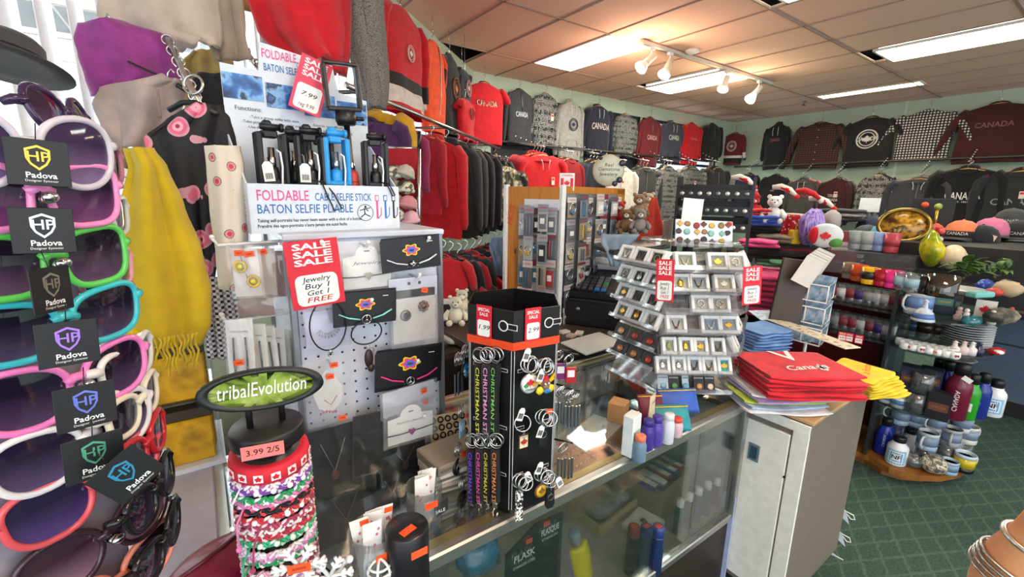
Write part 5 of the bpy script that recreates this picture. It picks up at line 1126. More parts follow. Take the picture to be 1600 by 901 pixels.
m = MB(); m.lathe([(.012, .048), (.012, .06), (.016, .062), (.016, .088), (.012, .092), (0, .092)], pla('#8a94a4', .35), 16); m.put('bottle_cap', t); m = MB(); m.grid(lambda u, v: (-.03 + u * .02, .002 - .006 * math.sin(PI * u), .04 - v * .1), 6, 6, pla('#a88ad0', .4), None, .004); m.put('side_gusset', t)
m = MB(); m.ell((0, 0, 0), (.05, .03, .045), clear('bluewrap', '#8fd0e8', .5, .2, .1, '#3a9ac8'), 16, 10, None, .5, 5); m.put('gift_wrap_bundle', None, at(Yp(748, 868, SY0 + .06)), 'crumpled blue cellophane bundle inside the counter', 'wrapping')
# ------------------------------------------------------------------ ring and pendant spinner
sp = Zp(1078, 618, CT); rs = math.radians(-35.4); RF = .145; fwd = Vector((FW.x, FW.y, 0)).normalized(); sc_ = sp + fwd * RF
ST = at((sc_.x, sc_.y, CT), rs); t = thing('jewelry_spinner', 'clear acrylic spinner with tiers of boxed pendants at the counter end', 'display stand', ST)
fp = ST @ Vector((0, -RF, 0))
ROWY = [600, 570, 540, 506, 474, 442, 408]; RZS = [zat(1085, y, fp) - CT for y in ROWY]; top = zat(1085, 386, fp) - CT
m = MB(); m.lathe([(0, 0), (.12, 0), (.12, .012), (.02, .016), (.018, top), (0, top)], BLACKP, 20); m.put('base', t)
m = MB(); m.lathe([(0, top), (.16, top), (.165, top + .006), (.16, top + .012), (0, top + .012)], ACRYL, 6, RZ(PI / 6)); m.put('top_plate', t)
TL = math.radians(-28)
for fa in (0, -60, 60):
    for k, z in enumerate(RZS):
        m = MB(); T = RZ(math.radians(fa)) @ TR(((0, -RF, z) if fa == 0 else (math.copysign(.040, fa), -.168, z))) @ RX(TL); W_ = .25 if fa == 0 else .22
        m.box((0, .006, 0), (W_, .003, .070), ACRYL, T); m.box((0, -.010, -.034), (W_, .034, .003), ACRYL, T); m.box((0, -.026, -.028), (W_, .003, .014), ACRYL, T); m.put('tier', t)
BOXW = pla('#e9e9e6', .35); FELT = pla('#8e8f86', .8)
JW = ['silver heart', 'gold leaf', 'pale bead', 'bear', 'olive stone', 'snowflake', 'opal drop', 'twisted', 'turtle', 'amber']
def jewel_box(label, M, col, kind, group, small=False):
    tt = thing('jewelry_box', label, 'jewellery box', M, group); w_, h_ = (.066, .060) if not small else (.048, .058)
    m = MB(); f = .011
    for x in (-1, 1): m.box((x * (w_ / 2 - f / 2), 0, 0), (f, .020, h_), BOXW, bev=.002)
    for z in (-1, 1): m.box((0, 0, z * (h_ / 2 - f / 2)), (w_ - 2 * f + .002, .020, f), BOXW, bev=.002)
    m.put('frame', tt); m = MB(); m.box((0, .004, 0), (w_ - 2 * f, .008, h_ - 2 * f), pla(col, .6)); m.put('insert', tt)
    m = MB(); gm = [CHROME, GOLD, pla('#cfd2c8', .2), pla('#5a4a3a', .4), pla('#7f8a5a', .3)][kind % 5]
    if kind % 4 == 0: m.ring((0, -.003, .002), .011, .0016, gm, n=16); m.ell((0, -.004, -.010), .004, gm, 8, 6)
    elif kind % 4 == 1: m.ell((0, -.003, 0), (.010, .004, .013), gm, 12, 8); m.rod((0, -.003, .012), (0, -.003, .019), .0012, CHROME, 5)
    elif kind % 4 == 2: m.prism([(x, z) for x, z in maple(.012)], -.004, -.001, gm)
    else: m.tube([(-.012, -.003, .012), (-.006, -.004, -.006), (0, -.004, -.012), (.006, -.004, -.006), (.012, -.003, .012)], .0016, gm, 6); m.ell((0, -.004, -.012), .005, gm, 8, 6)
    m.put('pendant', tt); return tt
FX = {6: (1070, 1121, 1149), 5: (1063, 1091, 1131), 4: (1095, 1124), 3: (1056, 1110, 1138), 2: (1045, 1071, 1094, 1121), 1: (1035, 1060, 1084, 1107, 1131)}
ORD = ['lowest', 'second', 'third', 'fourth', 'fifth', 'sixth', 'top']; NTH = ['first', 'second', 'third', 'fourth', 'fifth']
COLS = ['#8d9083', '#a7a9a0', '#6f7468', '#b4b8b4', '#7f8890', '#9c9a86']; random.seed(31)
for k, xs in FX.items():
    z = RZS[k]; base = proj(ST @ Vector((0, -RF - .012, z))); ppm = F / base[2]
    for i, px in enumerate(xs):
        x = (px - base[0]) / ppm; c = random.choice(COLS) if not (k == 1 and i == 4) else '#2fa0a8'
        jewel_box('white pendant box, %s from the window on the %s tier of spinner front' % (NTH[i], ORD[k]), ST @ TR((x, -RF - .010, z + .002)) @ RX(TL), c, random.randint(0, 9), 'pendant boxes on the spinner front', k in (1, 2))
for k in range(1, 7):
    for i in range(3):
        z = RZS[k]; dark = k <= 2
        M = ST @ RZ(math.radians(-60)) @ TR(((i - 1) * .068 - .040, -.178, z + .002)) @ RX(TL)
        if not dark: jewel_box('white framed pendant box, %s on the %s tier of the spinner side facing the register' % (NTH[i], ORD[k]), M, random.choice(['#4a3a32', '#6a6a66', '#3c3c40', '#8d8f88']), random.randint(0, 9), 'pendant boxes on the spinner side')
        else:
            tt = thing('brooch_card', '%s brooch on dark card, %s tier of the spinner side facing the register' % (NTH[i], ORD[k]), 'brooch', M, 'brooch cards on the spinner'); m = MB(); m.box((0, 0, 0), (.064, .003, .056), pla('#2a2522', .5), bev=.001); m.put('card', tt); m = MB(); m.ell((0, -.004, 0), (.014, .005, .012), pla(random.choice(['#c98a5a', '#b0453a', '#d8b08a', '#a0a0a8']), .3, .4), 12, 8, None, .4, 4); m.put('brooch', tt)
for k in (6, 5, 3, 2):
    M = ST @ RZ(math.radians(60)) @ TR((-.02, -.178, RZS[k] + .002)) @ RX(TL); jewel_box('white framed pendant box on the %s tier at the t-shirt side of the spinner' % ORD[k], M, '#4a4a4c', k, 'pendant boxes on the spinner side')
z = RZS[0]
for i, px in enumerate((1036, 1053, 1071, 1092, 1109)):
    base = proj(ST @ Vector((0, -RF - .012, z))); x = (px - base[0]) / F * base[2]; w_ = (.036, .036, .022, .036, .034)[i]
    tt = thing('magnet_card', '%s souvenir magnet card from the window on the lowest tier of spinner front' % NTH[i], 'magnet', ST @ TR((x, -RF - .010, z + .002)) @ RX(TL), 'magnet cards on the spinner'); m = MB(); m.box((0, 0, 0), (w_, .003, .056), pla('#cfe2ea' if i in (0, 2) else '#121316', .4), bev=.001); m.front('SOUVENIR', 0, .021, -.002, .007, WHITEP if i not in (0, 2) else INK, .01, w_ * .85); m.put('card', tt)
    m = MB(); m.ell((0, -.004, -.006), (.010, .003, .010), pla(('#8ac0d8', '#5aa05a', '#6ab0c8', '#c98a5a', '#e8c8b0')[i], .4), 12, 8, None, .3, 4); m.put('magnet', tt)
bp2 = D(1100, 364, dep(sc_) - .10)
t = thing('magnet_board', 'white board of assorted souvenir magnets leaning on top of the spinner', 'display board', at(D(1100, 364, dep(sc_) - .12), rs + .08, math.radians(1), math.radians(2)) @ RX(-.25)); m = MB(); m.box((0, 0, 0), (.205, .006, .088), pla('#e2e7ee', .35), bev=.002); m.put('board', t); random.seed(17)
for k in range(20):
    x, zz = -.088 + (k % 7) * .029 + random.uniform(-.006, .006), .026 - (k // 7) * .026 + random.uniform(-.005, .005); c = random.choice(['#8a2a24', '#3a2a22', '#c9a24a', '#5a2a20', '#7fb0a8', '#8a6a3a', '#2a2a2c']); m = MB()
    kind = k % 3
    if kind == 0: m.prism([(x + a, zz + b) for a, b in maple(.011)], -.008, -.003, pla(c, .4))
    elif kind == 1: m.ell((x, -.005, zz), (.011, .003, .009), pla(c, .4), 12, 7, None, .4, 5)
    else: m.lathe([(.011, 0), (.011, .004), (.006, .005), (0, .005)], pla(c, .4), 14, TR((x, -.003, zz)) @ RX(PI / 2))
    m.put('magnet', t)
m = MB(); m.box((.09, -.0042, .036), (.018, .0006, .012), ORANGE); m.put('price_sticker', t)
m = MB(); m.box((0, 0, 0), (.006, .09, .09), clear('sidewrap', '#e8e2da', .3, .15, .1, '#8a7a6a')); m.put('acrylic_holder', None, at(D(1042, 364, dep(sc_) - .04), rs - .6), 'clear holder of cards beside the magnet board', 'holder')
m = MB(); m.box((0, 0, 0), (.075, .003, .085), PAPER); m.put('paper_sign', None, at(D(1082, 328, dep(sc_) + .02), rs, math.radians(3), math.radians(4)) @ RX(-.15), 'blank white paper sign standing behind the magnet board', 'paper sign')
# small red signs on the spinner
sale_sign('narrow red sale sign hanging at the register side of the spinner', at(D(1039, 438, 1.26), rs - .5, 0, math.radians(-3)), .050, .122, HAND); sale_sign('red sale sign hanging at the t-shirt side of the spinner', at(D(1175, 446, 1.28), rs + .1, 0, math.radians(-5)), .058, .114, HAND)
# ------------------------------------------------------------------ beige metal cabinet with folded shirts
cx0, cx1, cy0, cy1 = 1.452, 1.925, .462, 1.05
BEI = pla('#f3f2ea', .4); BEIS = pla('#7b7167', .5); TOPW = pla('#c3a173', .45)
t = thing('storage_cabinet', 'beige metal cabinet with wood top carrying folded t-shirts', 'cabinet'); KH = .05
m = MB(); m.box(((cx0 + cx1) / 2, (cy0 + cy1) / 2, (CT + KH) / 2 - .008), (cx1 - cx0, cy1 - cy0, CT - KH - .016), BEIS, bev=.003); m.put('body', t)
m = MB(); m.box(((cx0 + cx1) / 2 + .01, (cy0 + cy1) / 2, KH / 2), (cx1 - cx0 - .05, cy1 - cy0 - .05, KH), pla('#1c1a1a', .6)); m.put('plinth', t)
m = MB(); m.box(((cx0 + cx1) / 2, (cy0 + cy1) / 2, CT - .006), (cx1 - cx0 + .004, cy1 - cy0 + .004, .012), TOPW, bev=.002); m.put('wood_top', t)
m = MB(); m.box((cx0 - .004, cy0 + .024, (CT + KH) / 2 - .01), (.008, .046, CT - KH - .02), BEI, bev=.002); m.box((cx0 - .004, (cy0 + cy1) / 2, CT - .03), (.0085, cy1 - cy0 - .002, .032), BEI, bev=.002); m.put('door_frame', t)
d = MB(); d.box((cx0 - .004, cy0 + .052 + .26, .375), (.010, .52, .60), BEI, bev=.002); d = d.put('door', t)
m = MB(); m.box((cx0 - .010, cy0 + .150, zat(1196, 712, Vector((cx0, cy0 + .12, 0)))), (.004, .036, .062), pla('#8fa4b4', .35, .6), bev=.001); m.box((cx0 - .0125, cy0 + .150, zat(1196, 712, Vector((cx0, cy0 + .12, 0)))), (.002, .022, .044), pla('#4a6a80', .3, .6)); m.put('door_handle', d)
m = MB(); m.lathe([(.004, 0), (.004, .004), (0, .004)], INK, 10, TR((cx0 - .006, cy0 + .05, .53)) @ RY(-PI / 2)); m.put('lock', d)
m = MB(); m.box((cx0 - .018, .672, .48), (.006, .038, .22), pla('#b08a5c', .6)); m.put('cardboard_sheet', label='brown cardboard strip wedged between counter and cabinet', cat='cardboard')
m = MB(); m.box((cx0 - .026, .66, .20), (.006, .040, .36), pla('#aebde0', .5)); m.front('LN A', 0, 0, 0, .02, INK) if False else None; m.put('white_panel', label='pale blue white board strip standing low beside the counter post', cat='board')
def folded(name, label, M, w_, d_, h_, mat, group, pr=None, seed=0, trim=None):
    """folded garment: rounded front fold, soft layered sides"""
    t = thing(name, label, 'folded shirt', M, group); m = MB()
    def f(u, v):
        a = 2 * PI * u; e = .35; c, s_ = math.cos(a), math.sin(a); y = abs(c) ** e * (1 if c > 0 else -1) * d_ / 2; z = abs(s_) ** .8 * (1 if s_ > 0 else -1) * h_ / 2
        x = (v - .5) * w_; q = 1 - .08 * abs(2 * v - 1) ** 6
        return (x + .004 * math.sin(5 * u * PI + seed), y * q + .005 * math.sin(7 * v + seed), z * (1 - .5 * abs(2 * v - 1) ** 8) + .0025 * math.sin(9 * v + seed * 2) * (1 if z > 0 else .3))
    m.grid(f, 24, 14, mat); 
    for v in (0, 1): m.add([f(i / 24, v) for i in range(24)], [tuple(range(24))[::(-1 if v == 0 else 1)]], mat, True)
    m.put('cloth', t)
    if pr: q = MB(); pr(q, h_ / 2 + .0035); q.put('print', t)
    if trim: q = MB(); q.tube([((i / 12 - .5) * w_ * .5, -d_ * .1 - .05 * w_ * math.cos((i / 12 - .5) * PI) * 2, h_ / 2 + .002) for i in range(13)], .005, trim, 6, flat=.5); q.put('collar', t)
    return t
def pr_red(m, z):
    m.text('V', TR((0, .055, z)) @ RZ(.05), .12, WHITEP, .02); m.text('Canada', TR((.0, -.045, z)) @ RZ(.15), .050, WHITEP, .01, None, None, .3)
    for i in range(3): m.prism([(.05 + x, .01 * i + y) for x, y in maple(.014)], 0, .0006, WHITEP, TR((0, -.06, z)) @ RX(-PI / 2))
random.seed(4); RED = fab('#d41227'); GR = 'red canada t-shirts on the cabinet'
c = Zp(1240, 605, CT + .05)
cols = [('white striped', '#e8e6ea'), ('pale blue', '#b9cce0'), ('lime green', '#b7cf4a'), ('lilac', '#c9a8d8'), ('off white', '#efedf0')]
for k, (nm, cc) in enumerate(cols): folded('folded_shirt', '%s folded t-shirt peeking out under the red stack' % nm, at((c.x - .055 + .008 * k, c.y + .03 + .012 * (k % 3), CT + .007 + .011 * k), -.62 + .1 * (k % 2)), .26, .20, .011, fab(cc), 'shirts under the red stack', None, k)
for k in range(6): folded('folded_shirt', ('red canada t-shirt on top of the stack with white print' if k == 5 else 'red folded t-shirt, %s from the bottom of the red stack' % ('lowest', 'second', 'third', 'fourth', 'fifth')[k]), at((c.x + random.uniform(-.008, .008), c.y + random.uniform(-.008, .008), CT + .066 + .012 * k), -.62 + random.uniform(-.06, .06)), .30, .24, .013, RED, GR, pr_red if k == 5 else None, k + 3)
c = Zp(1345, 590, CT + .04); YEL = fab('#f0cf1a')
def pr_yel(m, z): m.text('la Rocha', TR((.02, -.02, z)) @ RZ(.3), .035, pla('#d8781c', .7), .005, None, None, .3)
for k in range(7): folded('folded_shirt', 'yellow folded t-shirt, %s of the fanned yellow stack' % ('lowest', 'second', 'third', 'middle', 'fifth', 'sixth', 'topmost')[k], at((c.x - .006 * k + .02, c.y + .005 * k - .02, CT + .007 + .010 * k), -.35 + .05 * k), .19, .17, .011, YEL, 'yellow t-shirts on the cabinet', pr_yel if k == 6 else None, k)
c = Zp(1188, 525, CT + .05); 
for k in range(7): folded('folded_shirt', 'sky blue folded t-shirt, %s of the blue stack' % ('lowest', 'second', 'third', 'middle', 'fifth', 'sixth', 'topmost')[k], at((c.x + .004 * k, c.y + random.uniform(-.006, .006), CT + .007 + .013 * k), -.5 + .04 * k), .19, .17, .012, fab(('#6f9ad6', '#5f8cd0', '#7ba6de')[k % 3]), 'blue t-shirts on the cabinet', None, k)
c = Zp(1165, 560, CT + .05); folded('folded_shirt', 'red folded t-shirt behind the lilac sleeves beside the spinner', at((c.x, c.y, CT + .03), -.5), .12, .12, .05, RED, None, None, 2)
# strips of carded stickers lying over the stacks
p = [Zp(1215, 491, CT + .10), Zp(1337, 534, CT + .085), Zp(1328, 549, CT + .085), Zp(1197, 509, CT + .10)]
SHEET = patt('souvenir_sheet', p_noise([(.34, '#a9785a'), (.42, '#e9dfc6'), (.58, '#efe6d0'), (.64, '#c9583a'), (.7, '#7f8a6a')], 38, 3), .5)
X_ = (p[1] - p[0]); T = fr((p[0] + p[1] + p[2] + p[3]) / 4, X_, (p[0] - p[3])); L_ = X_.length
t = thing('sticker_sheet', 'long cream card of small souvenir pictures lying across the folded shirts', 'card', T); m = MB(); m.box((0, 0, 0), (L_, .085, .003), pla('#e9dfc6', .5)); m.put('card', t)
for i in range(9):
    for j in range(2): m = MB(); m.box((-L_ * .44 + i * L_ * .11, -.02 + j * .04, .002), (L_ * .09, .032, .001), SHEET); m.put('picture', t)
p = Zp(1195, 492, CT + .105); m = MB(); m.box((0, 0, 0), (.11, .10, .003), patt('pale_map', p_noise([(.4, '#a9c9dc'), (.55, '#e6eef0'), (.65, '#7fa8c8')], 30, 4, 'LINEAR'), .5)); m.put('leaflet', None, at(p, -.5, 0, 0) @ RX(.2), 'pale blue leaflet lying on the blue shirts', 'leaflet')
for k, (px, py) in enumerate(((1316, 505 + 20), (1327, 507 + 20), (1342, 510 + 20))):
    q = D(px, py, 1.95); m = MB(); m.box((0, 0, 0), (.030, .001, .040), SALE); m.box((0, -.0008, -.006), (.024, .0006, .020), PAPER); m.front('SALE', 0, .012, -.001, .010, WHITEP, .02); m.front('4.99', 0, -.006, -.0014, .010, INK, .01); m.put('price_card', None, at(q, face(q)), 'tiny red price card by the glass shelves, %s from the shirts' % ('first', 'second', 'third')[k], 'price card', 'tiny red price cards')
# white wire holders sticking out beyond the cabinet foot
for k, (px, py) in enumerate(((1318, 803), (1312, 838), (1302, 872))):
    q = Xp(px, py, cx1 + .02); tt = thing('wire_holder', '%s white wire card holder at the cabinet foot' % ('upper', 'middle', 'lower')[k], 'wire holder', at(q, face(q)), 'wire card holders'); m = MB()
    m.tube([(-.02, 0, .02), (.03, 0, .012), (.036, 0, -.004), (.024, 0, -.008), (.008, 0, .008)], .0022, WHITEP, 6); m.put('wire', tt); m = MB(); m.prism([(-.022, .03), (.004, .02), (.022, -.032), (-.012, -.01)], -.001, .001, pla('#c9d4e2', .4)); m.put('card', tt)
# ------------------------------------------------------------------ back counter with the till
b0 = Zp(905, 560, CT); 
t = thing('back_counter', 'dark back counter holding the cash register', 'counter'); m = MB(); m.box((1.48, 1.62, CT - .02), (1.1, .62, .04), pla('#4a4038', .4), bev=.004); m.put('worktop', t); m = MB(); m.box((1.48, 1.64, (CT - .04) / 2), (1.04, .54, CT - .04), pla('#2a2420', .6)); m.put('cabinet_body', t)
m = MB(); m.prism([(-.13, -.07), (.12, -.08), (.13, .07), (-.12, .08)], 0, .006, pla('#d8d6d0', .4), RX(-PI / 2)); p = Zp(940, 543, CT + .02); m.put('plastic_cover', None, at((p.x + .0, p.y + .05, CT + .03), .1, 0, 0) @ RX(.06), 'large pale plastic cover lying before the cash register', 'lid')
p = Zp(932, 497, CT); rg = math.radians(-58)
t = thing('cash_register', 'black electronic cash register with coloured keys on a cash drawer', 'cash register', at((p.x + .0, p.y + .07, CT), rg) @ Matrix.Scale(1.28, 4)); BK = pla('#18181a', .35)
m = MB(); m.box((0, 0, .055), (.33, .34, .11), BK, bev=.004); m.box((0, -.172, .055), (.31, .004, .085), pla('#202022', .3)); m.lathe([(.008, 0), (.008, .004), (0, .004)], STEEL, 12, TR((0, -.174, .07)) @ RX(PI / 2)); m.put('cash_drawer', t)
m = MB(); m.add([(-.15, -.15, .112), (.15, -.15, .112), (.15, .15, .112), (-.15, .15, .112), (-.15, -.15, .135), (.15, -.15, .135), (.15, .05, .20), (-.15, .05, .20), (.15, .15, .20), (-.15, .15, .20)], [(3, 2, 1, 0), (0, 1, 5, 4), (4, 5, 6, 7), (7, 6, 8, 9), (2, 3, 9, 8), (1, 2, 8, 6, 5), (3, 0, 4, 7, 9)], BK); m.put('housing', t)
sl = math.atan2(.065, .20); T = TR((0, -.15, .135)) @ RX(sl)
for i in range(9):
    for j in range(5):
        c_ = '#3a3a3e' if 2 < i < 7 else ('#c8382e' if (i == 0 and j < 2) else '#2f6fc0' if (i >= 7 and j == 0) else '#3f9a5a' if (i == 8 and j == 2) else '#6a6a6e'); m = MB(); m.box((-.12 + i * .026, .022 + j * .024, .006), (.020, .018, .010), pla(c_, .4), T, bev=.002); m.put('key', t)
m = MB(); m.box((-.06, .168, .008), (.12, .05, .012), pla('#c8ccc4', .3), T); m.put('display', t); m = MB(); m.box((.06, .09, .215), (.12, .10, .03), pla('#b4b6b8', .4), bev=.004); m.grid(lambda u, v: (.02 + u * .06, .02 - .02 * v, .228 + .03 * v), 2, 4, PAPER, None, .001); m.put('receipt_printer', t)
for k, (px, py, c_) in enumerate(((882, 520, '#e0dcd0'), (893, 526, '#d8b8a8'), (905, 522, '#e8e4dc'))): p = Zp(px, py, CT); boxy('note_pad', 'note pad on the back counter, %s from the tower' % ('first', 'second', 'third')[k], 'note pad', p, (.05, .035, .012), pla(c_, .6), .3 * k, 'note pads', mark=None)
# ------------------------------------------------------------------ wooden display stand behind the tower
WOOD = patt('pine_board', p_noise([(.3, '#a8651c'), (.5, '#c27f2c'), (.7, '#b06f22')], 5, 6, 'LINEAR', (6, 6, .7)), .45)
q0, q1, q2 = D(789, 375, 2.35), D(874, 375, 2.20), D(968, 375, 2.75)
def upz(px, py, P): return zat(px, py, P)
t = thing('wooden_stand', 'varnished wood display stand with white posts hung with packaged souvenirs', 'display stand', at((q1.x, q1.y, 0)))
zt = upz(874, 292, q1); A0 = Vector((q0.x - q1.x, q0.y - q1.y, 0)); B0 = Vector((q2.x - q1.x, q2.y - q1.y, 0))
def plank(m, a, b, z0, z1, th, mat):
    d = (b - a).normalized(); n = Vector((d.y, -d.x, 0)) * th / 2; c = [a - n, b - n, b + n, a + n]; vs = [(p.x, p.y, z0) for p in c] + [(p.x, p.y, z1) for p in c]; m.add(vs, [(3, 2, 1, 0), (4, 5, 6, 7), (0, 1, 5, 4), (1, 2, 6, 5), (2, 3, 7, 6), (3, 0, 4, 7)], mat)
m = MB(); plank(m, A0, A0 * .02, .1, zt, .02, WOOD); m.ell((A0.x * .8, A0.y * .8 - .012, zt - .33), (.014, .004, .018), pla('#5a3010', .5), 12, 7); m.put('wood_panel', t)
m = MB(); plank(m, B0 * .02, B0, .1, zt, .02, pla('#8d8d92', .4)); plank(m, B0 * .02, B0, zt - .03, zt + .005, .03, WOOD); plank(m, B0 * .85, B0, .1, zt, .03, WOOD); m.put('grid_panel', t)
for v in (A0, Vector((0, 0, 0))): m = MB(); m.box((v.x, v.y - .012, (zt + .1) / 2), (.026, .026, zt - .08), WHITEP, bev=.003); m.put('post', t)
nA = Vector((A0.y, -A0.x, 0)).normalized(); nA = nA if nA.dot(FW) < 0 else -nA; nB = Vector((B0.y, -B0.x, 0)).normalized(); nB = nB if nB.dot(FW) < 0 else -nB
m = MB(); a = A0 * .55; plank(m, A0 * .62 + nA * .012, nA * .012, zt - .11, zt - .06, .006, pla('#d5d8dc', .4)); plank(m, A0 * .60 + nA * .012, nA * .012, .3, zt - .115, .004, pla('#8e9096', .35)); m.put('header_strip', t)
random.seed(8); PK = ['#b9bcc0', '#8d9096', '#c9c4be', '#5a5c62', '#7a3a4a', '#9aa4ac', '#d8d8d4']
n_ = 0
def hangpack(P, rz, w_, h_, lab, kind):
    tt = thing('souvenir_pack', lab, 'packaged souvenir', at(P, rz), 'packs on the wooden stand'); m = MB(); m.box((0, 0, h_ * .38), (w_, .0015, h_ * .24), pla(random.choice(PK), .4)); m.front('CANADA', 0, h_ * .38, -.0014, h_ * .09, SALE, .01, w_ * .8); m.put('header_card', tt)
    m = MB(); m.box((0, -.002, -h_ * .12), (w_ * .96, .003, h_ * .74), pla(random.choice(['#b4b6ba', '#8d8f95', '#c9c4b8', '#6a6c72', '#a89a84']), .2, .3), bev=.001); m.put('blister_card', tt)
    m = MB(); c_ = random.choice(['#d8d4cc', '#2a2a2e', '#b0343a', '#c9a24a', '#3a6a8a', '#6a6e74'])
    if kind == 0: m.ring((0, -.006, -.05 * h_), w_ * .32, .004, CHROME, n=14); m.ell((0, -.006, -h_ * .2), (w_ * .25, .005, h_ * .12), pla(c_, .35), 10, 7)
    elif kind == 1: m.box((0, -.004, -h_ * .12), (w_ * .7, .006, h_ * .55), pla(c_, .35), bev=.003); m.box((0, -.008, -h_ * .1), (w_ * .4, .002, h_ * .2), PAPER)
    else: m.box((-w_ * .12, -.006, -h_ * .1), (w_ * .16, .008, h_ * .6), pla(c_, .3), bev=.003); m.box((w_ * .14, -.006, -h_ * .12), (w_ * .1, .008, h_ * .55), STEEL, bev=.002)
    m.put('trinket', tt)
rA = math.atan2(nA.x, -nA.y); rB = math.atan2(nB.x, -nB.y); Q = Vector((q1.x, q1.y, 0))
for r in range(4):
    for i in range(5):
        u = .60 - i * .125; P = Q + A0 * u + nA * (.03 + .02 * (i % 2)); P.z = zt - .16 - r * .135 + random.uniform(-.012, .012); hangpack(P, rA, .056, random.uniform(.12, .155), 'souvenir pack, %s of the %s row between the two white posts' % (NTH[i], ('top', 'second', 'third', 'lowest')[r]), random.randint(0, 2))
for r in range(6):
    for i in range(7):
        u = .08 + i * .125; P = Q + B0 * u + nB * (.03 + .02 * (i % 2)); P.z = zt - .09 - r * .115 + random.uniform(-.012, .012)
        hangpack(P, rB, .085, random.uniform(.10, .125), 'trinket pack, %s from the white post, %s row of the wood topped panel' % (('first', 'second', 'third', 'fourth', 'fifth', 'sixth', 'seventh')[i], ('top', 'second', 'third', 'fourth', 'fifth', 'lowest')[r]), random.randint(0, 2))
m = MB(); m.front('HOT', 0, 0, 0, .05, pla('#d84a30', .5), .02, None, 1.3); m.put('hot_label', None, TR(Q + A0 * .86 + nA * .013 + Vector((0, 0, zt - .14))) @ RZ(rA), 'small red HOT lettering on the wood panel', 'lettering')
P = D(886, 284, 2.2); t = thing('flag_card', 'small canada flag card standing on the wooden stand', 'flag card', at(P, face(P))); m = MB(); m.box((0, 0, 0), (.075, .002, .085), PAPER); y = -.0015
for s_ in (-1, 1): m.box((s_ * .024, y, -.006), (.014, .001, .048), SALE)
m.prism([(x, z - .006) for x, z in maple(.015)], y - .0008, y, SALE); m.front('CANADA', 0, .031, y, .013, SALE, .012); m.put('card', t)
P = D(951, 266, 2.6); t = thing('round_sign', 'round gemstone jewelry sign above the wooden stand', 'sign', at(P, face(P, .15))); m = MB(); m.lathe([(.092, -.003), (.092, .003), (0, .003)], pla('#d9dcc4', .4), 36, RX(PI / 2)); m.ring((0, -.004, 0), .090, .0015, GOLD, n=36)
for s_, z in (('Real', .030), ('Gemstone', .006), ('Jewelery', -.022)): m.front(s_, 0, z, -.0045, .030, pla('#4a4634', .6), .002, None, 0, .15)
m.put('sign_disc', t)
for a, r in ((.5, .018), (5.6, .018), (5.2, .016), (2.2, .012)): m = MB(); m.ell((.086 * math.cos(a), -.008, .086 * math.sin(a)), (r, .008, r), pla('#2e3440', .2), 12, 8); m.put('stone', t)
P = D(912, 268, 2.7)
